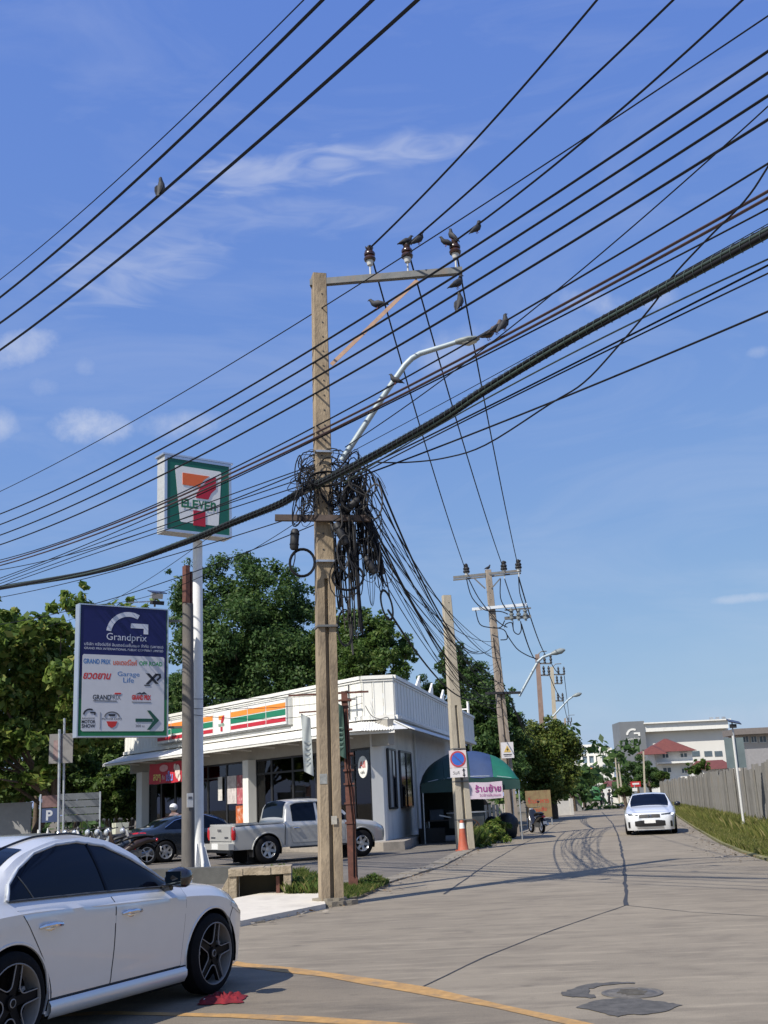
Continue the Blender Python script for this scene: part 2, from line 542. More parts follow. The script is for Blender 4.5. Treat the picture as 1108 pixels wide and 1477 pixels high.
# ------------------------------------------------------------------ the ground, roads, kerbs
g = MB()
g.slab([(1500 * math.cos(a), 1500 * math.sin(a)) for a in np.linspace(0, 2 * math.pi, 48, endpoint=False)], -1.0, -.06)
tag(g.build('ground', DIRT), kind='structure')

MD = Vector((-.602, .799, 0))                 # along the main road, away to the left
K0 = Vector((-2.25, 16.1, 0))
LEFT_EDGE = [(-2.25, 16.1), (-1.2, 18.3), (-.26, 22.7), (1.0, 27.5), (2.15, 34.6), (2.95, 39), (5.53, 50), (11.9, 88), (33, 197), (62, 345)]
RIGHT_EDGE = [(66, 345), (41, 203), (20.2, 86), (15.1, 62.4), (11.4, 44.7), (8.93, 32.6), (8.0, 27.4), (7.55, 24), (8.2, 20), (11, 16), (16, 11)]
road = MB()
kl = K0 + MD * 70
road.slab([tuple(kl.xy), (kl.x - 9.6, kl.y - 7.2)] + [(-14, -6), (10, -38), (60, -38)] + [(30, 2)] + RIGHT_EDGE[::-1] + LEFT_EDGE[::-1], -.3, 0)
road_o = tag(road.build('road', CONC), kind='structure')

ol = [ground(x, y).xy for x, y in ((345, 1391.5), (480, 1408), (600, 1428), (720, 1453), (830, 1477), (900, 1497))]
ol = [tuple(p) for p in ol]
n0 = Vector(ol[0]); far = n0 + MD.xy * 60
end = Vector(ol[-1]); tail = end + Vector((.602, -.799)) * 30
main = MB()
main.slab([tuple(far)] + ol + [tuple(tail), (tail.x - 11, tail.y - 8), (far.x - 10, far.y - 7.6)], -.2, .004)
main_o = tag(main.build('main_road', ASPH), kind='structure')
strip([tuple(far)] + ol + [tuple(tail)], .19, .008, ORANGE, 'edge_line', main_o, jitter=.004)
l2 = [tuple(ground(x, y).xy) for x, y in ((60, 1467), (150, 1462), (215, 1463.5), (340, 1466.5), (440, 1471), (560, 1479), (700, 1493))]
strip(l2, .16, .008, ORANGE, 'edge_line', main_o, jitter=.004)

# forecourt in front of the shop
fc = MB()
FP = [tuple((K0 + MD * 60 + Vector((.3, .2, 0))).xy), tuple((K0 + MD * 4).xy), (-3.0, 20.2), (-1.35, 21.2), (-.5, 22.9), (.8, 27.6), (1.95, 34.6), (2.8, 39.5), (2.2, 48), (-14, 62), (-30, 66)]
fc.slab(FP, -.2, .012)
tag(fc.build('forecourt', FORE), kind='structure')

# cracks and joints filled with tar, tar patch, manhole
def px_line(L): return [tuple(ground(x, y).xy) for x, y in L]
strip(px_line([(903, 1306), (902, 1285), (901, 1262), (899, 1240), (896, 1222), (891, 1203), (883, 1187), (868, 1171)]), .055, .004, TAR, 'tar_joint', road_o, jitter=.018)
strip(px_line([(903, 1306), (800, 1341), (700, 1380), (608, 1424)]), .022, .004, TAR, 'tar_joint', road_o, jitter=.008)
strip(px_line([(640, 1290), (672, 1268), (705, 1245), (745, 1222), (784, 1203), (815, 1181)]), .035, .004, TAR, 'tar_joint', road_o, jitter=.01)
strip(px_line([(903, 1306), (1000, 1316), (1108, 1322)]), .018, .004, TAR, 'tar_joint', road_o, jitter=.006)
def blob(cx, cy, rx, ry, seed, k=44, amp=.16):
    r = random.Random(seed)
    ph = [r.uniform(0, 6.28) for _ in range(4)]
    out = []
    for i in range(k):
        t = 2 * math.pi * i / k
        s = 1 + amp * (math.sin(3 * t + ph[0]) * .5 + math.sin(5 * t + ph[1]) * .35 + math.sin(9 * t + ph[2]) * .25 + math.sin(17 * t + ph[3]) * .15)
        out.append((cx + rx * s * math.cos(t), cy + ry * s * math.sin(t)))
    return out
pm = MB()
c1 = [(808, 1433), (822, 1428), (838, 1422), (862, 1418.5), (890, 1417.5), (917, 1417), (915, 1419), (872, 1422), (850, 1427), (848, 1432), (858, 1437), (858, 1440), (832, 1439), (812, 1436)]
c2 = [(832, 1453), (850, 1446), (880, 1441), (905, 1439), (930, 1443), (960, 1446), (984, 1450), (965, 1458), (935, 1464), (905, 1464), (893, 1467), (865, 1461)]
for c in (c1, c2):
    Q = []
    for (xa, ya), (xb, yb) in zip(c, c[1:] + c[:1]):
        for t in (0, .25, .5, .75): Q.append((xa + (xb - xa) * t + random.uniform(-2.2, 2.2), ya + (yb - ya) * t + random.uniform(-.8, .8)))
    V = [(*ground(x, y).xy, .005) for x, y in Q]
    pm.add(V, [tuple(range(len(V)))[::-1] if False else tuple(range(len(V)))])
for p in range(len(pm.f)): pm.f[p] = pm.f[p][::-1]
pm.build('tar_patch', PATCH, road_o)
mh = MB()
mc = ground(912, 1433)
mh.lathe([(.24, -.05), (.24, .008), (.215, .009), (.21, .005), (.185, .005), (.18, .009), (0, .010)], 28, 0, Matrix.Translation(mc))
for i in range(5):
    mh.box((mc.x, mc.y - .12 + .06 * i, .014), (.24 - .05 * abs(i - 2), .016, .006))
mh.build('manhole_cover', M('cast_iron', (.125, .115, .10), .7, .1, var=.3, scale=12), road_o, 40)

# kerb stones along the left edge and the raised concrete apron under the pole
kerb = thing('kerb', None, None, (0, 0, 0)); tag(kerb, kind='structure'); del kerb['kind']; tag(kerb, kind='structure')
kp = [Vector((*p, 0)) for p in [tuple((K0 + MD * 12).xy)] + LEFT_EDGE[:8]]
for a, b_ in zip(kp[:-1], kp[1:]):
    L = (b_ - a).length
    if a.y > 60: break
    k = max(1, int(L / 1.0))
    for i in range(k):
        p, q = a.lerp(b_, i / k), a.lerp(b_, (i + 1) / k)
        d = (q - p).normalized(); n = Vector((-d.y, d.x, 0))
        kb = MB()
        h = .03 + random.uniform(-.01, .012)
        wd = .42 if a.y < 30 else .3
        kb.bar(p + d * .008 + n * wd / 2 + Vector((0, 0, h / 2 - .05)), q - d * .008 + n * wd / 2 + Vector((0, 0, h / 2 - .05)), wd, h + .1)
        kb.build('kerb_stone', KERB, kerb)
pad = MB()
pp = [ground(x, y) for x, y in ((340, 1338), (470, 1311), (462, 1297), (400, 1293), (340, 1305), (300, 1322))]
k = len(pp)
pad.add([(p.x, p.y, .075 if i < 2 else .11) for i, p in enumerate(pp)] + [(p.x, p.y, -.1) for p in pp], [tuple(range(k))] + [(i, i + k, (i + 1) % k + k, (i + 1) % k) for i in range(k)])
tag(pad.build('concrete_ramp', PADM), kind='structure')

# ------------------------------------------------------------------ grass
GRN = leaf_mat('grass_green', (.035, .07, .014), (.10, .16, .03), (.22, .2, .07), .3)
GRY = leaf_mat('grass_dry', (.085, .115, .028), (.21, .22, .06), (.36, .31, .14), .3)
def in_poly(p, poly):
    x, y = p
    c = False
    j = len(poly) - 1
    for i in range(len(poly)):
        xi, yi = poly[i]; xj, yj = poly[j]
        if (yi > y) != (yj > y) and x < (xj - xi) * (y - yi) / (yj - yi) + xi: c = not c
        j = i
    return c
def grass(name, poly, n, h, mats, w=.012, z0=0.0, lean=.5, seed=1, clump=0):
    r = random.Random(seed)
    xs = [p[0] for p in poly]; ys = [p[1] for p in poly]
    b = MB()
    cl = []
    tries = 0
    cnt = 0
    while cnt < n and tries < n * 30:
        tries += 1
        # nearer blades are kept more often
        p = (r.uniform(min(xs), max(xs)), r.uniform(min(ys), max(ys)))
        if not in_poly(p, poly): continue
        den = .5 + .5 * math.sin(p[0] * 3.1 + 1.3) * math.sin(p[1] * 2.3) + .5 * math.sin(p[0] * 9.7) * math.sin(p[1] * 8.1 + 1)
        if r.random() > .35 + den * .65: continue
        hh = h * r.uniform(.4, 1.15) * (.75 + .35 * den)
        a = r.uniform(0, 6.28)
        dx, dy = math.cos(a), math.sin(a)
        ln = r.uniform(.1, lean) * hh
        ww = w * r.uniform(.7, 1.4)
        b.add([(p[0] - dy * ww, p[1] + dx * ww, z0), (p[0] + dy * ww, p[1] - dx * ww, z0), (p[0] + dx * ln * .35 + dy * ww * .8, p[1] + dy * ln * .35 - dx * ww * .8, z0 + hh * .6), (p[0] + dx * ln, p[1] + dy * ln, z0 + hh), (p[0] + dx * ln * .35 - dy * ww * .8, p[1] + dy * ln * .35 + dx * ww * .8, z0 + hh * .6)], [(0, 1, 2, 3, 4)], 0 if r.random() < .7 else 1)
        cnt += 1
    return tag(b.build(name, mats), kind='stuff')
RV = [(7.75, 24.5), (10.55, 37.4), (15.05, 60.7), (19.7, 85), (22, 95), (22.6, 95), (16.5, 65), (10.6, 31.7), (8.9, 22.5), (8.2, 22.6)]
vb = MB(); vb.slab([(8.0, 20.5), (7.6, 24), (8.05, 27.4), (8.98, 32.6), (11.45, 44.7), (15.15, 62.4), (20.3, 86), (30, 100), (13, 20)], -.2, .035)
tag(vb.build('verge', M('verge_soil', (.20, .185, .085), .95, var=.25, scale=3, bump=.5, bscale=20, col2=(.13, .14, .045), amt=.6, sc2=1.5)), kind='structure')
grass('grass', [(7.75, 23.8), (8.15, 27.4), (9.05, 32.6), (11.5, 44.7), (15.2, 62.4), (20.3, 86), (20.7, 86), (16.3, 62.4), (13.0, 44.7), (10.8, 32.6), (9.2, 23.8)], 70000, .17, [GRY, GRY], .012, .03, .7, 3)
grass('tall_grass', [(8.6, 24), (9.9, 32.6), (12.2, 44.7), (15.6, 62.4), (20.4, 86), (20.75, 86), (16.35, 62.4), (13.1, 44.7), (10.85, 32.6), (9.25, 23.8)], 32000, .46, [GRY, GRY], .011, .03, .6, 4)
gl = [tuple(ground(x, y).xy) for x, y in ((484, 1303), (520, 1296), (562, 1277), (540, 1268), (505, 1280), (484, 1287))]
grass('grass', gl, 7000, .10, [GRN, GRY], .006, .03, .8, 5)
grass('grass', [tuple(ground(x, y).xy) for x, y in ((412, 1298), (460, 1298), (470, 1282), (430, 1268), (405, 1274))], 7000, .24, [GRN, GRY], .006, .02, .8, 6)
grass('grass', [(2.25, 35.9), (2.9, 38.6), (4.2, 45.5), (3.6, 45.8), (2.2, 39.6)], 5000, .5, [GRN, GRY], .010, .03, .7, 7)
sb = MB(); sb.slab([(q[0], q[1]) for q in gl], -.1, .04); tag(sb.build('soil', DIRT), kind='structure')

# ------------------------------------------------------------------ corrugated sheet fence on the right
FENCE = M('weathered_fence_sheet', (.165, .162, .152), .8, .1, var=.22, scale=2, col2=(.075, .068, .056), amt=.6, sc2=1.6, stretch=(1, 1, .3), bump=.15, bscale=8)
FENCE2 = M('weathered_fence_sheet_pale', (.205, .20, .188), .8, .1, var=.18, scale=2, col2=(.10, .09, .075), amt=.55, sc2=1.5, stretch=(1, 1, .3), bump=.15, bscale=8)
def sheet(h, w=.8, n=10):
    b = MB()
    rows = []
    for z in (0, h):
        rows.append([(w * i / (2 * n), .018 * (1 if i % 2 else -1), z) for i in range(2 * n + 1)])
    b.grid(rows)
    rows2 = [[(x, y + .006, z) for x, y, z in r] for r in rows]
    b.grid(rows2, flip=True)
    return b.mesh('fence_sheet', [FENCE])
f0, f1 = Vector((7.3, 13.0, 0)), Vector((24.9, 108.5, 0))
fd = (f1 - f0).normalized()
fence = thing('sheet_fence', 'long grey fence of weathered corrugated sheets along the grassy verge', 'fence', f0, math.atan2(fd.y, fd.x))
sm = [sheet(h) for h in (2.13, 2.2, 2.05)]
for i in range(3):
    s2 = sm[i].copy(); s2.materials.clear(); s2.materials.append(FENCE2); sm.append(s2)
Lf = (f1 - f0).length
r = random.Random(5)
i = 0
while i * .79 < Lf:
    share('fence_sheet', r.choice(sm), fence, (i * .79, r.uniform(-.012, .012), r.uniform(-.04, .06)), (r.uniform(-.012, .012), r.uniform(-.01, .01), 0))
    i += 1
pm_ = MB(); pm_.box((0, 0, 1.05), (.07, .07, 2.3)); pmesh = pm_.mesh('post', [M('fence_post', (.19, .185, .17), .8, var=.2, col2=(.2, .17, .14), amt=.4, sc2=2)])
for i in range(0, int(Lf / 3.16) + 1):
    share('post', pmesh, fence, (i * 3.16 + .01, .07, 0))
rl = MB()
for z in (.5, 1.75): rl.bar((0, -.055, z), (Lf, -.055, z), .04, .05)
rl.build('rail', GREYST, fence)

# ------------------------------------------------------------------ far buildings
RED = M('red_roof_tile', (.15, .045, .035), .75, var=.2, scale=3, bump=.4, bscale=12)
ORROOF = M('orange_roof_tile', (.50, .15, .05), .7, var=.15, scale=3)
TOWER = M('grey_cladding', (.165, .175, .185), .6, var=.10, scale=.4)
HALL = M('cream_hall_wall', (.68, .66, .61), .75, var=.04, scale=.3)
WGL = M('far_window_glass', (.10, .13, .15), .12, var=.2)
BLUEGL = M('far_facade_glass', (.16, .22, .27), .15, var=.25, scale=.6)

def px_box(name, parent, x0, y0, x1, y1, Y, depth, mat, org):
    a, b_ = at(x0, y0, Y), at(x1, y1, Y)
    m = MB()
    z0, z1 = sorted((a.z, b_.z)); X0, X1 = sorted((a.x, b_.x))
    m.box(((X0 + X1) / 2 - org[0], Y + depth / 2 - org[1], (z0 + z1) / 2 - org[2]), (X1 - X0, depth, z1 - z0))
    return m.build(name, mat, parent)
# exhibition hall with a dark tower
Y0 = 250.0
org = Vector((49, Y0, 0))
hall = thing('exhibition_hall', 'big cream hall with a dark grey tower bearing a white arc emblem', 'building', org)
ta, tb, tr_ = at(882, 1043, Y0), at(893, 1041.5, Y0), at(929, 1040, Y0)
tw = MB(); tw.box(((tb.x + tr_.x) / 2 - org.x, 4.2, tb.z / 2), (tr_.x - tb.x, 8.4, tb.z)); tw.build('tower', TOWER, hall)
hr = at(1053, 1040, Y0); hz = at(990, 1053, Y0).z
hm = MB(); hm.box(((tr_.x + hr.x) / 2 - org.x, 12, hz / 2), (hr.x - tr_.x - .02, 20, hz)); hm.build('wall', HALL, hall)
cz0, cz1 = hz + .02, at(990, 1041.5, Y0).z
cm = MB(); cm.box(((tr_.x + hr.x) / 2 - org.x - .2, 11, (cz0 + cz1) / 2), (hr.x - tr_.x - .4, 21.5, cz1 - cz0)); cm.box(((tr_.x + hr.x) / 2 - org.x, 10.8, cz1 + .14), (hr.x - tr_.x + .3, 22.4, .28)); cm.build('parapet', WHITE, hall)
vn = MB()
for x in (.3, .34, .38): vn.box((hr.x - org.x - 3.5 * (x - .1) * 10 + 8, 8, cz1 + .7), (.7, .7, 1.1))
vn.build('roof_vent', STEEL, hall)
for x0, x1 in ((1000, 1013), (1019, 1031), (1034, 1046)):
    a, b_ = at(x0, 1083, Y0), at(x1, 1090, Y0)
    w_ = MB(); w_.box(((a.x + b_.x) / 2 - org.x, 1.95, (a.z + b_.z) / 2), (b_.x - a.x, .12, a.z - b_.z)); w_.build('window', WGL, hall)
ec = at(913, 1057, Y0)
em = MB()
ex, ez, er = ec.x - org.x, ec.z - .3, 1.55
arc = [(ex + er * math.cos(t), ez - .3 + er * math.sin(t)) for t in np.linspace(math.radians(172), math.radians(62), 16)]
arc2 = [(ex + (er - .42) * math.cos(t), ez - .3 + (er - .42) * math.sin(t)) for t in np.linspace(math.radians(62), math.radians(172), 16)]
em.prism(arc + arc2, -.12, -.01)
em.prism([(ex + .2, ez + .35), (ex + 1.55, ez + .35), (ex + 1.55, ez - .42), (ex + 1.1, ez - .42), (ex + 1.1, ez - .02), (ex + .2, ez - .02)], -.12, -.01)
em.build('emblem', WHITE, hall)
text(hall, 'Grandprix', ex, ez - 1.05, WHITE, width=3.0, y=-.03)
# white two storey house with a hipped red roof
Y1 = 150.0
hc = at(968, 1100, Y1)
house = thing('white_house', 'white two-storey house with a hipped dark red roof above the fence', 'house', (hc.x, Y1, 0))
e0, e1_ = at(930, 1083, Y1), at(1005, 1082, Y1)
zE = (e0.z + e1_.z) / 2; zA = at(968, 1064, Y1).z
hw_ = (e1_.x - e0.x) / 2
wl_ = MB(); wl_.box((.55, 2.5, zE / 2 - .1), (hw_ * 1.45, 4, zE)); wl_.build('wall', WHITE, house)
rf = MB()
rf.add([(-hw_, -.8, zE - .15), (hw_, -.8, zE - .15), (hw_, 5.2, zE - .15), (-hw_, 5.2, zE - .15), (-.1, 1.9, zA), (.4, 2.6, zA)], [(0, 1, 5, 4) if False else (0, 1, 4), (1, 5, 4), (1, 2, 5), (2, 3, 4, 5), (3, 0, 4), (3, 2, 1, 0)])
rf.add([(-hw_ - .9, -2.2, zE - .45), (-hw_ * .25, -2.2, zE - .45), (-hw_ * .25, 1.2, zE - .4), (-hw_ - .9, 1.2, zE - .4), (-hw_ * .7, -.2, zE + .75), (-hw_ * .4, 1.0, zE + .75)], [(0, 1, 4), (1, 5, 4), (1, 2, 5), (2, 3, 4, 5), (3, 0, 4), (3, 2, 1, 0)])
rf.build('roof', RED, house)
def house_win(x0, y0, x1, y1, arch=False):
    a, b_ = at(x0, y0, Y1), at(x1, y1, Y1)
    cx, cz, w_, h_ = (a.x + b_.x) / 2 - hc.x, (a.z + b_.z) / 2, b_.x - a.x, a.z - b_.z
    f_ = MB()
    for dx in (-w_ / 2, 0, w_ / 2): f_.box((cx + dx, .46, cz), (.09, .12, h_))
    for dz in (-h_ / 2, h_ / 2): f_.box((cx, .455, cz + dz), (w_ + .1, .13, .1))
    if arch:
        f_.prism([(cx + w_ * .5 * math.cos(t), cz + h_ / 2 + .1 + w_ * .3 * math.sin(t)) for t in np.linspace(0, math.pi, 10)], .42, .5)
    fo = f_.build('window', WHITE, house)
    MB().box((cx, .47, cz), (w_, .06, h_)).build('pane', WGL, fo)
house_win(956, 1087, 966, 1093); house_win(982, 1086, 993, 1092); house_win(957, 1107, 970, 1114, True); house_win(984, 1108, 993, 1115)
bl = MB(); a, b_ = at(948, 1098, Y1), at(1005, 1101, Y1); bl.box(((a.x + b_.x) / 2 - hc.x, -.1, (a.z + b_.z) / 2), (b_.x - a.x, 1.2, .25)); bl.build('balcony', WHITE, house)
# low red roofed shed, flat roofed building at right, glassy offices at left, orange roofs
for (nm, lb, x0, x1, ye, ya, Y, mat, grp) in (('shed', 'low building with a dull red gabled roof between the house and the road sign', 1013, 1062, 1110, 1095, 125, RED, None), ('shrine_hall', 'far pavilion with a bright orange tiled roof at the end of the road', 837, 864, 1119, 1107, 190, ORROOF, None), ('bungalow', 'small far building with a maroon roof under the dark tower', 880, 912, 1134, 1125, 130, RED, None)):
    p0, p1 = at(x0, ye, Y), at(x1, ye, Y); za = at((x0 + x1) / 2, ya, Y).z
    cx = (p0.x + p1.x) / 2; hw2 = (p1.x - p0.x) / 2
    t = thing(nm, lb, 'building', (cx, Y, 0))
    MB().box((0, 3.5, p0.z / 2), (hw2 * 1.8, 6, p0.z)).build('wall', WALLW, t)
    q = MB(); q.add([(-hw2, 0, p0.z), (hw2, 0, p0.z), (hw2, 7, p0.z), (-hw2, 7, p0.z), (-hw2 * .8, 3.5, za), (hw2 * .8, 3.5, za)], [(0, 1, 5, 4), (1, 2, 5), (2, 3, 4, 5), (3, 0, 4), (3, 2, 1, 0)])
    q.build('roof', mat, t)
Yr = 120.0
o_ = at(1090, 1100, Yr)
rb = thing('flat_roofed_house', 'pale house with a flat brown roof slab at the right edge', 'building', (o_.x, Yr, 0))
a, b_ = at(1066, 1060, Yr), at(1180, 1085, Yr)
MB().box(((a.x + b_.x) / 2 - o_.x, 2.5, a.z / 2), (b_.x - a.x, 3, a.z)).build('wall', M('pale_plaster', (.62, .56, .50), .8, var=.06), rb)
a2 = at(1060, 1053, Yr)
MB().box(((a.x + b_.x) / 2 - o_.x, 1.6, (a2.z + a.z) / 2 + .05), (b_.x - a.x + 1.2, 4.6, a2.z - a.z + .1)).build('roof', M('brown_slab', (.19, .165, .15), .8), rb)
for x0, x1 in ((1075, 1084), (1087, 1096), (1099, 1110)):
    p, q_ = at(x0, 1062, Yr), at(x1, 1070, Yr)
    wf = MB()
    for dx in (0, .5, 1): wf.box((p.x + (q_.x - p.x) * dx - o_.x, .95, (p.z + q_.z) / 2), (.06, .1, p.z - q_.z))
    wf.box(((p.x + q_.x) / 2 - o_.x, .95, q_.z), (q_.x - p.x, .12, .08))
    wo_ = wf.build('window', WHITE, rb)
    MB().box(((p.x + q_.x) / 2 - o_.x, .97, (p.z + q_.z) / 2), (q_.x - p.x, .06, p.z - q_.z)).build('pane', WGL, wo_)
p, q_ = at(1080, 1080, Yr - 8), at(1140, 1104, Yr - 8)
MB().box(((p.x + q_.x) / 2 - o_.x, -6, p.z / 2), (q_.x - p.x, 2.5, p.z)).build('annex', M('grey_plaster', (.30, .29, .29), .85), rb)
Yl = 260.0
o_ = at(850, 1100, Yl)
of = thing('glass_office', 'far office block with rows of bluish windows beside the dark tower', 'building', (o_.x, Yl, 0))
a, b_ = at(818, 1077, Yl), at(866, 1080, Yl)
MB().box(((a.x + b_.x) / 2 - o_.x, 8, a.z / 2), (b_.x - a.x, 16, a.z)).build('wall', BLUEGL, of)
fr = MB()
for z in np.linspace(.3, 1, 5): fr.box(((a.x + b_.x) / 2 - o_.x, -.1, a.z * z), (b_.x - a.x + .3, .5, .5))
for x in np.linspace(0, 1, 6): fr.box((a.x + (b_.x - a.x) * x - o_.x, -.15, a.z / 2), (.45, .55, a.z))
fr.build('frame', WHITE, of)
a, b_ = at(866.5, 1079, Yl - 6), at(883, 1079, Yl - 6)
wb_ = thing('white_office', 'narrow white block with dark windows left of the grey tower', 'building', ((a.x + b_.x) / 2, Yl - 6, 0))
MB().box((0, 6, a.z / 2), (b_.x - a.x, 11, a.z)).build('wall', WHITE, wb_)
for i in range(2):
    for z in (.62, .8): MB().box(((i - .5) * 1.3, .45, a.z * z), (.9, .14, 1.1)).build('window', WGL, wb_)

# ------------------------------------------------------------------ the shop (local X runs left along the front, local Y towards the main road)
SB = Vector((-1.06, 38.5, 0))
shop = thing('convenience_store', 'white single-storey corner shop with striped fascia board and tin awning', 'shop', SB, math.atan2(.799, -.602))
PLAT = .28
def P3(s, o, z): return Vector((s, o, z))
# platform step
MB().slab([(-1.35, .35), (-.3, 1.25), (20, 1.25), (20, -3), (4.6, -4.6), (3.9, -5.6), (3.3, -5.0), (-1.5, -.4)], -.1, PLAT).build('platform', M('tiled_step', (.33, .29, .24), .7, var=.15, scale=3, col2=(.2, .18, .15), amt=.35), shop)
# parapet of vertical metal cladding boards, each board its own piece
BOARD = M('white_cladding_board', (.78, .77, .71), .55, var=.04, scale=2, col2=(.62, .6, .52), amt=.25, sc2=.8, stretch=(1, 1, .2))
par = MB()
# side wall direction in local coords
dl = Vector((math.sin(math.radians(10.8)), math.cos(math.radians(10.8)), 0))
ex_, ey_ = Vector((-.602, .799, 0)), Vector((-.799, -.602, 0))
sd_ = Vector((dl.dot(ex_), dl.dot(ey_), 0))
A_w = Vector((0.03, 38.48, 0)) - SB
A_l = Vector((A_w.dot(ex_), A_w.dot(ey_), 0))
def board(p, q, z0, z1, th=.05):
    b = MB(); b.bar(p + Vector((0, 0, (z0 + z1) / 2)), q + Vector((0, 0, (z0 + z1) / 2)), th, z1 - z0)
    d = (q - p).normalized(); n = Vector((d.y, -d.x, 0))
    return b
path = [(Vector((19.75, 0, 0)), Vector((0, 0, 0))), (Vector((0, 0, 0)), A_l), (A_l, A_l + sd_ * 22.5)]
Z0, Z1 = 4.42, 5.66
for si, (p, q) in enumerate(path):
    L = (q - p).length; k = max(2, int(L / .33)); d = (q - p).normalized()
    if si == 2: k = int(L / .6)
    for i in range(k):
        a, b_ = p + d * (L * i / k + .006), p + d * (L * (i + 1) / k - .006)
        bb = board(a, b_, Z0, Z1)
        bb.bar(a + d * .02 + Vector((0, 0, (Z0 + Z1) / 2)) + Vector((d.y, -d.x, 0)) * -.0, a + d * .05 + Vector((0, 0, (Z0 + Z1) / 2)), .085, Z1 - Z0 - .01)
        bb.build('cladding_board', BOARD, shop)
cp = MB()
for p, q in path:
    cp.bar(p + Vector((0, 0, Z1 + .05)), q + Vector((0, 0, Z1 + .05)), .2, .12)
    cp.bar(p + Vector((0, 0, Z1 - .06)), q + Vector((0, 0, Z1 - .06)), .13, .05)
    cp.bar(p + Vector((0, 0, Z0 - .08)), q + Vector((0, 0, Z0 - .08)), .22, .14)
cp.build('coping', WHITE, shop)
# soffit / roof slab behind the parapet
MB().slab([(19.7, -.06), (.05, -.06), ((A_l + sd_ * .3).x - .15, (A_l + sd_ * .3).y - .1), ((A_l + sd_ * 22.4).x, (A_l + sd_ * 22.4).y)], 4.3, 4.40).build('roof', WALLG, shop)
# corrugated tin awning along front, corner and side
aw = MB()
def awning(p, q, n, zi, zo, depth, cor=.09, thick=.012):
    L = (q - p).length; d = (q - p).normalized(); k = int(L / cor) * 2
    rows = []
    for t in (0, 1):
        rows.append([tuple(p + d * (L * i / k) + n * depth * t + Vector((0, 0, zi + (zo - zi) * t + (.014 if i % 2 else -.014)))) for i in range(k + 1)])
    aw.grid(rows); aw.grid([[(x, y, z - thick) for x, y, z in r] for r in rows], flip=True)
F0, F1 = Vector((19.9, .05, 0)), Vector((-.05, .05, 0))
awning(F0, F1, Vector((0, 1, 0)), 4.22, 3.86, 1.05)
nc = Vector((A_l.y, -A_l.x, 0)).normalized()
if nc.y < 0: nc = -nc
ns = Vector((sd_.y, -sd_.x, 0))
if ns.dot(A_l) < 0: ns = -ns
awning(Vector((-.05, .05, 0)), A_l, nc, 4.22, 3.86, 1.0)
awning(A_l + sd_ * -.2, A_l + sd_ * 15, ns, 4.22, 3.92, .55)
c0, c1 = Vector((-.05, .05, 0)), A_l
aw.add([c0 + Vector((0, 0, 4.22)), c0 + Vector((0, 1, 3.86)), c0 + nc * 1.0 + Vector((0, 0, 3.86))], [(0, 1, 2), (2, 1, 0)])
aw.add([c1 + Vector((0, 0, 4.22)), c1 + nc * 1.0 + Vector((0, 0, 3.86)), c1 + ns * .55 + Vector((0, 0, 3.92))], [(0, 1, 2), (2, 1, 0)])
aw.build('awning', WHITE, shop)
fb = MB()
fb.bar(F0 + Vector((0, 1.0, 3.80)), F1 + Vector((0, 1.0, 3.80)), .05, .09)
fb.bar(Vector((-.05, 1.0, 3.80)), c1 + nc * .96 + Vector((0, 0, 3.80)), .05, .09)
for s in np.arange(.6, 19.8, 1.75): fb.bar((s, .02, 3.72), (s, 1.0, 3.78), .04, .05)
fb.build('awning_frame', WHITE, shop)
# front wall above the glazing, pillars, glazing with mullions, lit room behind
hd = MB(); hd.box((9.3, -.35, 3.80), (20.8, .25, .84)); hd.build('header_wall', M('beige_grey_soffit_wall', (.34, .32, .28), .8, var=.08), shop)  # header in one even beige-grey
for s0, s1 in ((17.7, 18.3), (7.83, 8.27)):
    MB().box(((s0 + s1) / 2, -.12, (PLAT + 3.38) / 2), (s1 - s0, .36, 3.38 - PLAT)).build('pillar', WALLW, shop)
# corner pillar: from the front to the side wall
CW = Vector((-.45, 38.7, 0)) - SB
C_l = Vector((CW.dot(ex_), CW.dot(ey_), 0))
cpil = MB(); cpil.slab([(-.15, -.15), (C_l.x + .02, C_l.y + .0), (C_l.x + sd_.x * .25 - .02, C_l.y + sd_.y * .25 - .02), (.1, -.85), (0.05, -.5)][::-1], PLAT, 4.2); cpil.build('corner_pillar', WALLW, shop)
SHGL = glass_mat('shop_glass', (.55, .60, .60), .04)
FRAME = M('black_window_frame', (.02, .02, .022), .4)
mull = [17.7, 16.4, 15.0, 13.6, 12.75, 11.9, 10.25, 8.27]
mull2 = [7.83, 6.65, 5.1, 3.5, 2.3, 1.1, .05]
for ml in (mull, mull2):
    for a, b_ in zip(ml[:-1], ml[1:]):
        f_ = MB()
        w_ = a - b_; cx = (a + b_) / 2
        for x in (b_ + .03, a - .03): f_.box((x, -.33, (PLAT + 3.38) / 2), (.06, .07, 3.38 - PLAT))
        for z in (PLAT + .04, 2.82, 3.34): f_.box((cx, -.33, z), (w_ - .12, .068, .07))
        fo = f_.build('window', FRAME, shop)
        MB().box((cx, -.33, (PLAT + 3.34) / 2), (w_ - .1, .012, 3.3 - PLAT)).build('pane', SHGL, fo)
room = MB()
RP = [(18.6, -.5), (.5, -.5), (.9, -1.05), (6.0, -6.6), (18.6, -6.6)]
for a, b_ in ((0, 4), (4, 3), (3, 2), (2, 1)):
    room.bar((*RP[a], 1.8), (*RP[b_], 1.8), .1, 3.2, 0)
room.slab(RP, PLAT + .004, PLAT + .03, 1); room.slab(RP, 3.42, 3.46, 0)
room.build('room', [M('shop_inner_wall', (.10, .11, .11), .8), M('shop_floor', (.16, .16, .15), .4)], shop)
LT = M('fluorescent_tube', (.9, .95, 1.0), .5, emit=5, var=.01)
for s in np.arange(1.6, 18, 2.3):
    for o in (-2.0, -4.2):
        if s > 1.6 - o * .95: MB().box((s, o, 3.3), (1.7, .09, .05)).build('ceiling_tube', LT, shop)
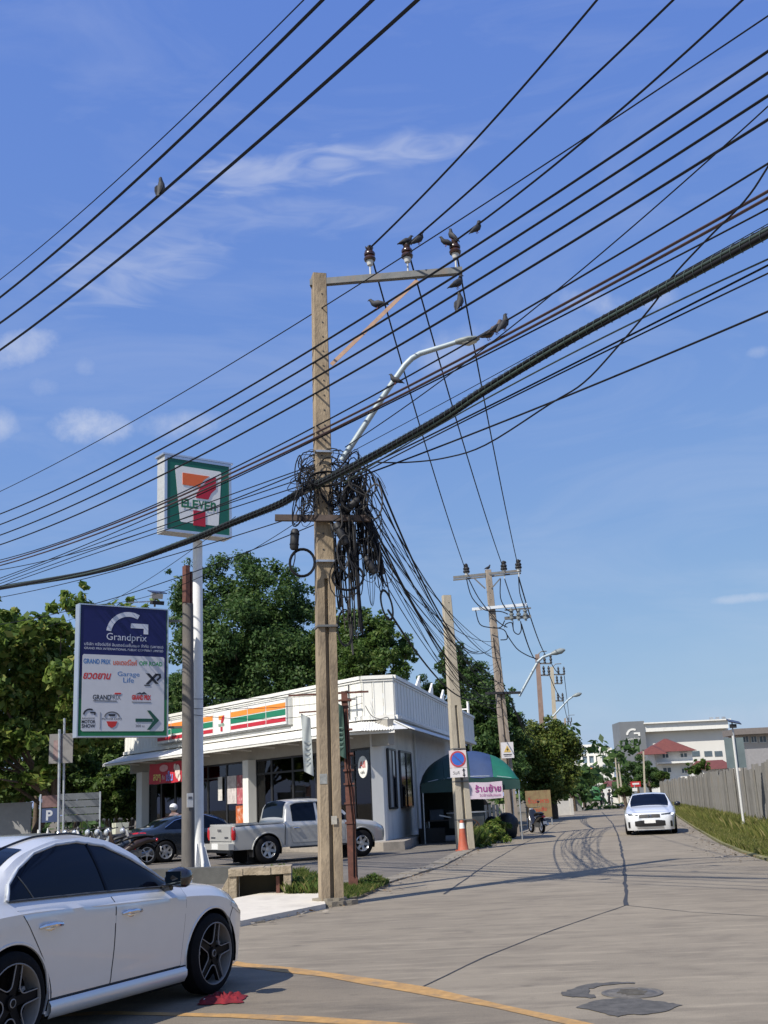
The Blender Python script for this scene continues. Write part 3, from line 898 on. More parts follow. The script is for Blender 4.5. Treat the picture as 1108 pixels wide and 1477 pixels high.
SHC = [M('shelf_goods_a', (.10, .045, .03), .6, var=.5, scale=5), M('shelf_goods_b', (.14, .12, .05), .6, var=.5, scale=6), M('shelf_goods_c', (.04, .08, .10), .6, var=.5, scale=6)]
for i, s in enumerate(np.arange(4.1, 17.6, 1.9)):
    sh = MB()
    for z in (.55, .95, 1.35, 1.72): sh.box((s, -2.6, z), (1.3, .42, .03), 0)
    for x in (-.64, .64): sh.box((s + x, -2.6, 1.05), (.03, .45, 1.5), 0)
    so = sh.build('shelf', M('shelf_metal', (.35, .35, .34), .5), shop)
    go = MB()
    for z in (.58, .98, 1.38):
        x = -.58
        while x < .55:
            ww = random.uniform(.07, .2); go.box((s + x + ww / 2, -2.52, z + .13), (ww * .92, .22, random.uniform(.16, .29)), random.randrange(3)); x += ww
    go.build('goods', SHC, so)
# posters on the glass, orange board
for (s, z0, z1, w_, col, nm) in ((9.75, 1.75, 2.85, .75, (.55, .5, .48), 'poster'), (8.95, 1.72, 2.85, .75, (.42, .10, .12), 'poster'), (8.9, .75, 1.66, 1.05, (.50, .12, .03), 'poster'), (10.75, 1.9, 2.85, .35, (.6, .58, .54), 'poster'), (12.3, .9, 1.3, .5, (.55, .52, .4), 'notice')):
    MB().box((s, -.27, (z0 + z1) / 2), (w_, .02, z1 - z0)).build(nm, M(nm + str(s) + str(z0), col, .6, var=.35, scale=4, col2=(.7, .65, .6), amt=.3, sc2=5), shop)
pw = MB()
for z in (.62,): pw.box((3.5, -.31, z), (6.6, .015, .22))
pw.build('window_band', M('window_band_film', (.55, .57, .55), .6, var=.1), shop)
bs = MB(); bs.lathe([(0, 0), (.27, 0), (.27, .03), (0, .03)], 24, 0, Matrix.Translation((.05, .02, 2.72)) @ Matrix.Rotation(-math.pi / 2, 4, 'X') @ Matrix.Diagonal((1, 1.35, 1, 1)))
bd = bs.build('round_sign', WHITE, shop)
TF = Matrix.Rotation(math.pi, 4, 'Z')
TXR = M('red_print', (.55, .03, .025), .5, var=.03); TXG = M('green_print', (.02, .16, .08), .5, var=.03); TXB = M('blue_print', (.03, .16, .42), .5, var=.03); TXK = M('black_print', (.02, .022, .03), .5, var=.03)
text(bd, 'All', -.05, 2.80, TXR, height=.22, y=-.065, T=TF); text(bd, 'cafe', -.05, 2.55, TXK, height=.11, y=-.065, T=TF)
# striped fascia sign: panels with three stripes each and a white emblem panel
SO, SG, SR = M('stripe_orange', (.83, .27, .05), .45, var=.03), M('stripe_green', (.02, .19, .11), .45, var=.03), M('stripe_red', (.47, .03, .05), .45, var=.03)
LBX = M('lightbox_white', (.80, .79, .76), .4, var=.02)
fs = MB(); fs.box((10.05, .14, 4.98), (11.2, .22, .98)); fsg = fs.build('fascia_sign', ALU, shop)
segs = [(15.6, 14.24), (14.2, 12.8), (12.76, 11.6), (11.56, 10.32), (10.28, 8.84), (8.8, 7.44), (7.4, 6.02), (5.98, 4.56)]
for i, (a, b_) in enumerate(segs):
    w_, cx = a - b_, (a + b_) / 2
    pn = MB(); pn.box((cx, .262, 4.98), (w_, .03, .90)); pno = pn.build('sign_panel', LBX, shop)
    if i != 4:
        for mat, z, h_ in ((SO, 5.22, .20), (SG, 4.97, .22), (SR, 4.70, .15)):
            MB().box((cx, .283, z), (w_ - .03, .015, h_)).build('stripe', mat, pno)
def seven_logo(parent, X, Z, sc, y, T):
    """numeral with word across it; X,Z centre, sc = height of the emblem field"""
    def U(L): return [(X + (u - .5) * sc * .97, Z + (.5 - v) * sc) for u, v in L]
    a = MB(); a.prism(U([(.242, .189), (.67, .189), (.60, .25), (.545, .30), (.51, .357), (.242, .357)]), y, y - .012, 0, T)
    a.build('numeral_bar', SO, parent)
    b = MB()
    b.prism(U([(.775, .175), (.775, .36), (.70, .43), (.655, .52), (.455, .52), (.47, .45), (.51, .38), (.56, .32), (.62, .265), (.69, .21)]), y, y - .012, 0, T)
    b.prism(U([(.413, .70), (.605, .70), (.605, .905), (.413, .905)]), y, y - .012, 0, T)
    b.build('numeral', SR, parent)
    c = U([(.5, .61)])[0]
    for j, (ch, dx) in enumerate(zip('ELEVEn', (-.225, -.135, -.05, .045, .14, .235))):
        w_ = .085 if ch != 'n' else .088
        text(parent, ch, c[0] + dx * sc * 1.0, c[1] - (.0 if ch != 'n' else .0), TXG, width=w_ * sc, height=.12 * sc, y=y - .014, T=T, bold=.02)
e_o = [o for o in shop.children if o.name.startswith('sign_panel')][4]
seven_logo(e_o, -9.56, 4.98, .88, -.287, TF)
# side wall of the shop towards the side road
sw0, sw1 = C_l + sd_ * .25 + ns * -.02, C_l + sd_ * 6.2
MB().bar(sw0 + ns * -.1 + Vector((0, 0, (PLAT + 4.25) / 2)), sw1 + ns * -.1 + Vector((0, 0, (PLAT + 4.25) / 2)), .2, 4.25 - PLAT).build('side_wall', WALLG, shop)
CLB = M('side_corrugated_cladding', (.55, .56, .56), .6, var=.06, scale=2, col2=(.4, .4, .38), amt=.3)
sc_ = MB(); p, q = C_l + sd_ * 6.3, C_l + sd_ * 22
L = (q - p).length; k = int(L / .16) * 2
sc_.grid([[tuple(p + sd_ * (L * i / k) + ns * (.025 if (i // 2) % 2 else -.025) + Vector((0, 0, z))) for i in range(k + 1)] for z in (.02, 4.25)])
sc_.build('side_cladding', CLB, shop)
for r0, r1 in ((.8, 2.1), (3.0, 5.3)):
    f_ = MB(); m0, m1 = C_l + sd_ * r0 + ns * .03, C_l + sd_ * r1 + ns * .03
    for t in (0, .5, 1):
        c = m0.lerp(m1, t); f_.bar(c + Vector((0, 0, 1.32)), c + Vector((0, 0, 3.32)), .07, .07)
    for z in (1.32, 3.32): f_.bar(m0 + Vector((0, 0, z)), m1 + Vector((0, 0, z)), .08, .07)
    fo = f_.build('window', FRAME, shop)
    for t0, t1, mt in ((0.02, .48, WALLG if r0 < 1 else GLASSD), (.52, .98, GLASSD)):
        MB().bar(m0.lerp(m1, t0) + Vector((0, 0, 2.32)), m0.lerp(m1, t1) + Vector((0, 0, 2.32)), .03, 1.95).build('pane', GLASSD if mt is GLASSD else M('blind_behind_glass', (.42, .42, .40), .3), fo)
dp = MB(); c = C_l + sd_ * 6.1 + ns * .08
dp.tube([c + Vector((0, 0, .5)), c + Vector((0, 0, 4.1))], .05, 8); dp.build('drainpipe', WALLG, shop, 40)
pb = MB(); pb.box(tuple(C_l + sd_ * 3 + ns * .25 + Vector((0, 0, .1))), (.1, .1, .2)); 
# roof fins and ladder rails behind the side parapet
for r_ in (8.6, 12.0, 15.4):
    c = A_l + sd_ * r_ - ns * .5
    fm = MB()
    V = [c + Vector((0, 0, 5.2)), c - sd_ * 2.1 + Vector((0, 0, 5.5)), c + Vector((0, 0, 6.62))]
    fm.add([v + ns * .04 for v in V] + [v - ns * .04 for v in V], [(0, 1, 2), (5, 4, 3), (0, 3, 4, 1), (1, 4, 5, 2), (2, 5, 3, 0)])
    fm.build('roof_fin', WHITE, shop)
lr = MB()
c = A_l + sd_ * 21.5
for o in (-.1, -1.0):
    lr.bar(c + ns * o + Vector((0, 0, 3.6)), c + ns * o + Vector((0, 0, 6.5)), .09, .09)
for z in (5.4, 5.75, 6.1): lr.bar(c - ns * .1 + Vector((0, 0, z)), c - ns * 1.0 + Vector((0, 0, z)), .06, .06)
lr.build('ladder', WHITE, shop)
# service bracket with hook rods at the corner
bk = MB()
q0 = Vector((.35, .3, 5.2))
bk.bar((1.6, .35, 5.02), (-.1, .35, 4.98), .04, .05); bk.bar((.2, .4, 5.5), (.2, .4, 4.3), .04, .04)
for z in (4.5, 4.75, 5.0, 5.25): bk.lathe([(0, -.05), (.05, -.04), (.035, 0), (.05, .04), (0, .05)], 8, 0, Matrix.Translation((.2, .48, z)))
bk.tube([(.2 + .14 * math.cos(t), .47, 4.62 + .17 * math.sin(t)) for t in np.linspace(0, 6.28, 18)], .012, 5)
bk.build('wire_bracket', GREYST, shop)
# hanging red banner under the awning
ban = MB()
rows = []
for j in range(7):
    z = 3.63 - .87 * j / 6
    rows.append([(12.55 + 3.3 * i / 16, .55 + .02 * math.sin(i * 1.1 + j * .4), z + (.015 * math.sin(i * .9))) for i in range(17)])
ban.grid(rows); ban.grid([[(x, y - .01, z) for x, y, z in r] for r in rows], flip=True)
bno = tag(ban.build('banner', M('red_banner_cloth', (.52, .025, .045), .6, var=.1, scale=2), None, 60), 'glossy red promotional banner hung under the shop awning', 'banner')
bno.location = SB; bno.rotation_euler = shop.rotation_euler
YL = M('yellow_print', (.85, .72, .2), .5); BLP = M('pale_blue_print', (.25, .32, .8), .5)
text(bno, 'สดๆ', -15.0, 3.0, YL, height=.36, y=-.585, T=TF, bold=.02); text(bno, 'กับ', -14.35, 3.02, WHITE, height=.2, y=-.585, T=TF); text(bno, 'เย็น', -13.75, 3.05, BLP, height=.42, y=-.585, T=TF, bold=.02)
oo = MB(); oo.prism([(14.3 + .42 * math.cos(t), 3.4 + .15 * math.sin(t)) for t in np.linspace(0, 6.28, 20, endpoint=False)], .585, .59); oo.build('print_oval', M('pinkish_print', (.7, .35, .36), .5), bno)
for s, z, r_ in ((12.95, 3.2, .3), (12.8, 2.95, .16), (13.2, 3.4, .14)):
    oo = MB(); oo.prism([(s + r_ * math.cos(t) * .8, z + r_ * math.sin(t)) for t in np.linspace(0, 6.28, 14, endpoint=False)], .585, .592); oo.build('print_spot', M('pale_print', (.75, .6, .55), .5, var=.3, scale=8), bno)

# ------------------------------------------------------------------ concrete poles
POLEM = M('old_concrete_pole', (.335, .262, .175), .9, var=.25, scale=7, bump=.6, bscale=35, col2=(.13, .10, .072), amt=.52, sc2=2.2, stretch=(1, 1, .35))
POLEW = M('pale_concrete_pole', (.44, .39, .30), .9, var=.12, scale=4, bump=.35, bscale=35, col2=(.30, .26, .20), amt=.35, sc2=1.8, stretch=(1, 1, .35))
POLEG = M('grey_brown_concrete_pole', (.33, .275, .22), .9, var=.15, scale=4, bump=.35, bscale=35, col2=(.18, .145, .115), amt=.4, sc2=1.8, stretch=(1, 1, .35))
BROWNP = M('brown_porcelain', (.040, .018, .013), .25, var=.15, coat=.4)
GREYP = M('grey_porcelain', (.55, .55, .53), .35, var=.1)
RUST = M('rusty_red_steel', (.13, .05, .035), .8, var=.35, scale=9, col2=(.07, .035, .028), amt=.45, sc2=4, bump=.2)

def concrete_pole(parent, top, w0, w1, d0, d1, zg, mat, yaw=0, gap=.30, holes=True):
    """I-section pole: two flanges and a recessed web up to zg, solid with bolt holes above; local coords, top = (x, y, z)"""
    H = top[2]
    Rz = Matrix.Rotation(yaw, 3, 'Z')
    def ring(z, poly):
        t = z / H
        w, d = w0 + (w1 - w0) * t, d0 + (d1 - d0) * t
        c = Vector((top[0] * t, top[1] * t, z))
        return [c + Rz @ Vector((x * w / 2, y * d / 2, 0)) for x, y in poly]
    Hs = [(-1, -1), (-gap, -1), (-gap * .8, -.35), (gap * .8, -.35), (gap, -1), (1, -1), (1, 1), (gap, 1), (gap * .8, .35), (-gap * .8, .35), (-gap, 1), (-1, 1)]
    Sq = [(-1, -.9), (-.9, -1), (.9, -1), (1, -.9), (1, .9), (.9, 1), (-.9, 1), (-1, .9)]
    b = MB()
    for poly, z0, z1, n in ((Hs, -.1, zg, 8), (Sq, zg, H, 8)):
        k = len(poly); V = []
        for i in range(n + 1): V += ring(z0 + (z1 - z0) * i / n, poly)
        F = [(i * k + j, i * k + (j + 1) % k, (i + 1) * k + (j + 1) % k, (i + 1) * k + j) for i in range(n) for j in range(k)]
        F += [tuple(range(k))[::-1], tuple(n * k + j for j in range(k))]
        b.add(V, F)
    sh = b.build('shaft', mat, parent)
    if holes:
        hb = MB()
        z = zg + .5
        while z < H - .2:
            t = z / H
            w, d = w0 + (w1 - w0) * t, d0 + (d1 - d0) * t
            c = Vector((top[0] * t, top[1] * t, z)) + Rz @ Vector((w * .12 * (1 if int(z * 7) % 2 else -1), -d / 2 - .001, 0))
            hb.lathe([(.016, 0), (.016, .004)], 8, 0, Matrix.Translation(c) @ Matrix.Rotation(math.pi / 2, 4, 'X'))
            z += .28
        hb.build('bolt_holes', BLACK, sh)
    return sh
def insulator(parent, p, s=1.0, mat=None, tie=True):
    b = MB()
    T = Matrix.Translation(p) @ Matrix.Diagonal((s, s, s, 1))
    b.lathe([(.018, -.2), (.018, -.02), (.05, -.02), (.062, .03), (.068, .07)], 14, 1, T)
    b.lathe([(.065, .07), (.10, .075), (.112, .11), (.095, .15), (.075, .17), (.10, .18), (.105, .215), (.085, .25), (.055, .265), (.062, .275), (.066, .31), (.045, .335), (0, .34)], 16, 0, T)
    o = b.build('insulator', [mat or BROWNP, GREYP], parent, 40)
    if tie:
        t = MB()
        for i in range(7):
            a = random.uniform(0, 6.28)
            t.tube([T @ Vector((.05 * math.cos(a), .05 * math.sin(a), .29)), T @ Vector((.075 * math.cos(a + .5), .075 * math.sin(a + .5), .35)), T @ Vector((.09 * math.cos(a + 1.1), .09 * math.sin(a + 1.1), random.uniform(.27, .38)))], .011 * s, 4)
        t.ball(T @ Vector((0, 0, .33)), .055 * s, 0, 8, 5)
        t.build('tie_wire', BLACK, o)
    return o

# main pole
B1 = Vector((-1.13, 18.57, 0))
p1 = thing('utility_pole', 'tall weathered concrete pole wrapped in a black cable tangle with a tilted steel crossarm', 'utility pole', B1)
concrete_pole(p1, (.14, 0, 10.93), .355, .25, .30, .22, 5.25, POLEM, math.radians(14), .22)
zt = at(447, 406, 18.5).z
def atz(px, py, z):
    d = _ray(px, py); return Vector(np.array([0, 0, EYE]) + d * ((z - EYE) / d[2]))
ca, cb = atz(447, 407, zt) - B1, atz(667, 389, zt) - B1
arm = MB()
arm.bar(ca, cb, .02, .12); 
arm.bar(ca + Vector((0, .05, .055)), cb + Vector((0, .05, .055)), .10, .012); arm.bar(ca + Vector((0, .05, -.055)), cb + Vector((0, .05, -.055)), .10, .012)
arm_o = arm.build('crossarm', GREYST, p1)
INS = []
for px, py in ((534, 393), (588, 386), (658, 381)):
    p = atz(px, py, zt + .06) - B1
    q = ca + (cb - ca).normalized() * (p - ca).dot((cb - ca).normalized()) + Vector((0, .03, .27))
    insulator(p1, q, 1.0)
    INS.append(B1 + q + Vector((0, 0, .32)))
br = MB(); br.bar(at(478, 526, 18.38) - B1, at(602, 404, 18.42) - B1, .012, .07); br.build('brace', M('rusty_pink_flat_bar', (.42, .27, .19), .75, var=.2, scale=9), p1)
lo = MB(); lo.bar(at(397, 747, 18.33) - B1, at(535, 748, 18.33) - B1, .09, .105); lo.build('lower_crossarm', M('old_timber_arm', (.07, .052, .045), .85, var=.3, scale=12), p1)
for y in (655, 812, 905, 748):
    c = at(464, y, 18.57) - B1
    cl_ = MB(); w_ = .39 - .011 * c.z
    cl_.box((.013 * c.z, 0, c.z), (w_, .36, .035), 0, rz=math.radians(14))
    cl_.build('clamp_band', ALU if y in (812, 655) else GREYST, p1)
cr = MB(); cr.slab(blob(-.02, -.02, .36, .30, 4, 22, .25), -.1, .075); cr.slab(blob(0, 0, .25, .21, 5, 18, .2), .075, .12); cr.build('base_collar', KERB, p1)

tg2 = MB(); tg2.box((-.05, -.168, 1.95), (.12, .008, .16), 0, rz=math.radians(14)); tg2.build('number_tag', M('dull_tin_tag', (.36, .36, .33), .5, .3, var=.3, scale=12), p1)
tg2 = MB(); tg2.box((.10, -.150, 1.30), (.09, .006, .13), 0, rz=math.radians(14)); tg2.build('torn_sticker', M('paper_sticker_old', (.46, .43, .36), .8, var=.3, scale=14), p1)

# street lamp bracketed to the main pole
lampm = M('pale_blue_grey_paint', (.34, .40, .43), .5, .2, var=.1)
lm = thing('street_lamp', 'pale bent pipe street lamp reaching out from the cable-laden main pole', 'street lamp', B1 + Vector((.3, -.1, 7.2)))
lp = [at(x, y, Y) - lm.location for x, y, Y in ((493, 664, 18.4), (527, 612, 18.3), (560, 561, 18.2), (584, 527, 18.1), (594, 517, 18.1), (606, 510, 18.1), (632, 502, 18.05), (660, 493, 18.0))]
MB().tube(lp, [.052] * 5 + [.05, .046, .042], 10).build('arm', lampm, lm, 50)
h0, h1 = lp[-1], at(692, 488, 17.95) - lm.location
hd_ = (h1 - h0)
hm_ = MB(); hm_.tube([h0 - hd_ * .1, h0 + hd_ * .15, h0 + hd_ * .5, h0 + hd_ * .85, h1], [(.05, .045), (.09, .055), (.12, .06), (.10, .045), (.03, .02)], 12)
hm_.build('lamp_head', M('lamp_head_grey', (.22, .25, .25), .5, var=.2), lm, 50)
MB().tube([h0 + hd_ * .2 - Vector((0, 0, .05)), h0 + hd_ * .5 - Vector((0, 0, .065)), h0 + hd_ * .85 - Vector((0, 0, .045))], [(.06, .02), (.09, .03), (.05, .02)], 10).build('lens', M('lamp_lens', (.5, .5, .45), .2), lm, 50)

# ------------------------------------------------------------------ overhead wires
def catmull(P, k=5):
    out = []
    for i in range(len(P) - 1):
        a, b_, c, d = P[max(i - 1, 0)], P[i], P[i + 1], P[min(i + 2, len(P) - 1)]
        for j in range(k):
            t = j / k
            out.append(.5 * ((2 * b_) + (c - a) * t + (2 * a - 5 * b_ + 4 * c - d) * t * t + (3 * b_ - a - 3 * c + d) * t ** 3))
    out.append(P[-1])
    return out
def fit_curve(P, ext0, ext1, n=40):
    P = [Vector(p) for p in P]
    d = Vector((P[-1].x - P[0].x, P[-1].y - P[0].y, 0)); L = d.length; d.normalize()
    s = [(Vector((p.x, p.y, 0)) - Vector((P[0].x, P[0].y, 0))).dot(d) for p in P]
    c = np.polyfit(s, [p.z for p in P], 2 if len(P) > 2 else 1)
    lo_, hi_ = -ext0, L + ext1
    # keep lateral offset linear between the end points
    return [Vector((P[0].x + d.x * t, P[0].y + d.y * t, float(np.polyval(c, t)))) for t in np.linspace(lo_, hi_, n)]
def wire(P, r, label, group, ext=(14, 14), mat=None, fit=True, cat='overhead wire', n=40, sides=5, name='overhead_wire'):
    pts = fit_curve(P, ext[0], ext[1], n) if fit else P
    b = MB().tube(pts, r, sides)
    o = b.build(name, mat or CABLE, None, 60, origin=pts[len(pts) // 2])
    return tag(o, label, cat, group)
def plane_pts(L, P0, az=-37): return [on_plane(x, y, P0, az) for x, y in L]
PM = (-1.0, 18.28)
PN = (-4.3, 15.9)
G1 = 'wires along the main road on the near circuit'
wire(plane_pts([(0, 404), (118, 303), (235, 201), (437, 0)], PN), .009, 'thinnest and topmost wire crossing the upper left sky', G1, (12, 8))
wire(plane_pts([(0, 429), (233, 226), (465, 0)], PN), .022, 'thick wire just above the one with the lone pigeon, upper left sky', G1, (12, 8))
PIG3 = plane_pts([(0, 466), (230, 281), (537, 0)], PN)
wire(PIG3, .022, 'thick wire on which a lone pigeon sits, upper left sky', G1, (12, 8))
wire(plane_pts([(0, 505), (277, 286), (602, 0)], PN), .022, 'thick wire just below the one with the lone pigeon, upper left sky', G1, (12, 8))
G2 = 'three high voltage wires rising from the crossarm insulators'
for ip, L, lb in zip(INS, ([(719, 165), (861, 0)], [(769, 192), (971, 0)], [(864, 185), (1071, 0)]), ('high wire rising to the right from the outermost-left insulator of the crossarm', 'high wire rising to the right from the middle insulator of the crossarm', 'high wire rising to the right from the insulator at the free end of the crossarm')):
    wire([ip] + plane_pts(L, (ip.x, ip.y)), .019, lb, G2, (0, 10))
G3 = 'wires along the main road passing the main pole'
def mw(L, r, lb, mat=None, ext=(12, 6), dy=0, grp=G3): return wire(plane_pts(L, (PM[0], PM[1] + dy)), r, lb, grp, ext, mat)
mw([(0, 709), (430, 465), (554, 389), (844, 197), (1108, 24)], .011, 'thin wire passing just under the crossarm end and above the middle insulator', dy=.25)
W2 = [(0, 742), (224, 632), (430, 518), (554, 440), (669, 367), (1108, 72)]
W3 = [(0, 757), (224, 651), (400, 557), (554, 460), (1108, 105)]
W4 = [(0, 772), (400, 578), (554, 484), (1108, 139)]
W5 = [(0, 786), (400, 597), (576, 500), (1108, 172)]
mw(W2, .019, 'uppermost of the four parallel thick wires crossing the pole below its crossarm')
mw(W3, .019, 'second from top of the four parallel thick wires crossing below the crossarm')
mw(W4, .019, 'third from top of the four parallel thick wires crossing below the crossarm')
mw(W5, .019, 'lowest of the four parallel thick wires crossing below the crossarm')
W7 = [(0, 808), (220, 729), (430, 629), (573, 553), (691, 484), (809, 415), (1108, 237)]
W8 = [(0, 812), (231, 725), (430, 639), (621, 547), (729, 480), (879, 402), (1108, 275)]
mw(W7, .014, 'wire touching the tip of the bent street lamp, above the reddish cables')
mw(W8, .020, 'upper of two thick reddish-brown cables crossing below the street lamp head', REDCAB)
mw([(0, 816), (231, 733), (430, 644), (621, 553), (729, 488), (879, 411), (1108, 286)], .020, 'lower of two thick reddish-brown cables crossing below the street lamp head', REDCAB, dy=-.06)
mw([(0, 834), (400, 664), (558, 580), (680, 520), (789, 470), (1108, 302)], .012, 'thin wire running just beneath the two reddish-brown cables')
for a, b_, lb in ((838, 676, 'thin slack wire leaving the pole to the left just below the reddish cables'), (842, 690, 'thin slack wire to the left, second below the reddish cables'), (846, 700, 'thin slack wire to the left, nearest above the thick green bundle')):
    wire(plane_pts([(0, a), (200, a - (a - b_) * .47), (455, b_ - 6)], PM), .011, lb, G3, (12, 0))
wire(plane_pts([(0, 822), (150, 786), (300, 735), (455, 672)], PM), .012, 'wire sagging left from the tangle across the emblem of the green pole sign', G3, (12, 0))
wire(plane_pts([(0, 862), (144, 828), (285, 791), (455, 738), (520, 712)], (PM[0], PM[1] + .3)), .011, 'thin wire passing just under the bottom edge of the green pole sign', G3, (12, 0))
wire(plane_pts([(-30, 905), (144, 863), (238, 845), (336, 808), (455, 752)], (PM[0], PM[1] + .5)), .010, 'lowest thin wire leaving the tangle to the left, above the blue signboard', G3, (12, 0))
for L, r, lb, mat in (([(496, 697), (640, 610), (700, 573), (822, 512), (927, 462), (1108, 372)], .012, 'greenish thin wire hugging the underside of the thick wrapped bundle', GRNCAB),
                 ([(500, 686), (600, 640), (700, 588), (890, 492), (1049, 412), (1108, 384)], .013, 'thin wire below the thick wrapped bundle, upper of the diverging pair', None),
                 ([(508, 690), (700, 592), (895, 497), (1108, 394)], .011, 'thin wire below the thick wrapped bundle, lower of the diverging pair', None),
                 ([(509, 691), (640, 642), (700, 619), (781, 585), (944, 520), (1108, 449)], .014, 'single wire running lowest to the right across open sky', None)):
    wire(plane_pts(L, (PM[0], PM[1] + .1)), r, lb, G3, (0, 6), mat)
G4 = 'slanting service wires'
wire(plane_pts([(498, 645), (698, 502), (809, 415), (1108, 153)], PM, -34), .009, 'thin steep service wire cutting across the parallel wires up to the right', G4, (0, 4))
wire(plane_pts([(500, 655), (615, 596), (698, 548), (1060, 350)], PM, -36), .006, 'very thin wire between the reddish cables and the thick wrapped bundle', G4, (0, 4))
F_ = [on_plane(x, y, (PM[0], PM[1] + .2), -35) for x, y in ((545, 667), (586, 667), (640, 661), (700, 642), (793, 583), (842, 552), (891, 500), (944, 437), (969, 400), (1020, 345), (1074, 290), (1108, 240), (1150, 170), (1230, 40))]
F_.append(F_[-1] + (F_[-1] - F_[-2]) * 4)
o = wire(catmull(F_, 5), .012, 'black twisted drop wire curving steeply up to the right edge', G4, fit=False)
# thick wrapped bundle
BL_ = [(-60, 862), (0, 848), (144, 823), (253, 787), (336, 754), (400, 729), (431, 712), (496, 680), (560, 646), (640, 601), (700, 562), (809, 497), (954, 418), (1108, 335), (1200, 283), (1300, 222)]
BP = [on_plane(x, y, (PM[0] - .1, PM[1] - .12), -37) for x, y in BL_]
BP = [BP[0] + (BP[0] - BP[1]) * 8] + BP + [BP[-1] + (BP[-1] - BP[-2]) * 2, BP[-1] + (BP[-1] - BP[-2]) * 5]
BPs = []
BPs = catmull(BP, 8)
bun = thing('cable_bundle', 'very thick dark green cable bundle bound with a spiral lashing wire', 'cable bundle', BPs[len(BPs) // 2])
oo = bun.location
def bundle_strand(name, off, r, mat, tw=.0):
    pts = []
    s = 0
    for i, p in enumerate(BPs):
        if i: s += (p - BPs[i - 1]).length
        d = (BPs[min(i + 1, len(BPs) - 1)] - BPs[max(i - 1, 0)]).normalized()
        a = d.cross(Vector((0, 0, 1))).normalized(); b_ = a.cross(d)
        an = off[1] + tw * s
        pts.append(p + (a * math.cos(an) + b_ * math.sin(an)) * off[0] - oo)
    MB().tube(pts, r, 8).build(name, mat, bun, 60)
bundle_strand('core_cable', (0, 0), .044, CABLE)
for k, (r, mt) in enumerate(((.026, CABLE), (.022, GRNCAB), (.028, CABLE), (.02, GRNCAB), (.024, CABLE), (.02, CABLE))):
    bundle_strand('strand', (.043, k * 1.047), r, mt, .25)
pts = []
s = 0
for i in range(len(BPs) - 1):
    for j in range(14):
        t = j / 14
        p = BPs[i].lerp(BPs[i + 1], t); d = (BPs[i + 1] - BPs[i]).normalized()
        a = d.cross(Vector((0, 0, 1))).normalized(); b_ = a.cross(d)
        an = (s + (BPs[i + 1] - BPs[i]).length * t) * 2 * math.pi / .13
        pts.append(p + (a * math.cos(an) + b_ * math.sin(an)) * .0725 - oo)
    s += (BPs[i + 1] - BPs[i]).length
MB().tube(pts, .0032, 4).build('lashing_wire', M('pale_lashing_wire', (.07, .11, .10), .7, 0), bun, 60)

# high voltage wires down to the next pole of the side road and the fan of service cables
B3 = Vector((4.52, 45.7, 0))
T3 = [at(x, y, 45.7) for x, y in ((679, 826), (716, 815), (743, 811))]
T3 = [at(673, 826, 45.9), at(727, 822, 45.6), at(748, 820, 45.4)]
def sag(a, b_, s, n=26, wob=0):
    return [a.lerp(b_, t) + Vector((0, 0, -4 * s * t * (1 - t))) for t in np.linspace(0, 1, n)]
for a, b_, lb in zip(INS, T3, ('high wire running down from the insulator nearest the main pole to the next pole', 'high wire running down from the middle insulator to the next pole', 'high wire running down from the free end of the crossarm to the next pole')):
    wire(sag(a, b_, .35), .017, lb, 'high voltage wires to the second pole', fit=False)
r = random.Random(11)
for i in range(22):
    a = at(r.uniform(505, 548), r.uniform(672, 775), 18.5)
    zz = r.choice((r.uniform(6.9, 8.3), r.uniform(4.6, 6.4), r.uniform(5.2, 6.8)))
    b_ = Vector((4.42 + r.uniform(-.15, .15), 45.6, zz))
    wire(sag(a, b_, r.uniform(.25, 1.5)), r.choice((.006, .008, .010, .013)), 'slack black service cable fanning down from the tangle to the next pole', 'service cables fanning down from the tangle to the next pole', fit=False)
for a, b_, sg, lb in (((545, 690), (690, 940), .9, 'longest loosely sagging cable from the tangle towards the tin roofed shop side'), ((560, 880), (690, 1005), .6, 'lowest cable sagging from the hanging coils towards the shop side')):
    wire(sag(at(*a, 18.6), at(*b_, 44.5), sg), .02, lb, 'service cables fanning down from the tangle to the next pole', fit=False)

# ------------------------------------------------------------------ the cable tangle on the main pole
r = random.Random(3)
tg = MB()
def P1(px, py, y=18.25): return at(px, py, y)
def rnd_pt(x0, x1, y0, y1): return P1(r.uniform(x0, x1), r.uniform(y0, y1), r.uniform(18.1, 18.75))
def droop(a, b_, s, k=12):
    return [a.lerp(b_, t) + Vector((.02 * math.sin(5 * t + a.z * 9), .02 * math.cos(7 * t + a.x * 9), -4 * s * t * (1 - t))) for t in np.linspace(0, 1, k)]
TDEP = 18.45
def loop(c, rx, rz, tilt, yaw, rad, m, k=18, wob=.12):
    ph = r.uniform(0, 6.28)
    P = []
    for i in range(k + 1):
        t = 2 * math.pi * i / k
        e = 1 + wob * math.sin(2 * t + ph) + wob * .6 * math.sin(3 * t + ph * 2)
        x, z = rx * e * math.cos(t), rz * e * math.sin(t)
        X, Z = x * math.cos(tilt) - z * math.sin(tilt), x * math.sin(tilt) + z * math.cos(tilt)
        P.append(c + Vector((X * math.cos(yaw), X * math.sin(yaw), Z)))
    tg.tube(P, rad, 5, m)
def hang(a, b_, drop, rad, m, k=16):
    w1, w2 = r.uniform(-.05, .05), r.uniform(-.05, .05)
    P = []
    for i in range(k + 1):
        t = i / k; u = 1 - abs(2 * t - 1) ** 2.6
        P.append(a.lerp(b_, t) + Vector((w1 * math.sin(4 * t), w2 * math.sin(5 * t), -drop * u)))
    tg.tube(P, rad, 5, m)
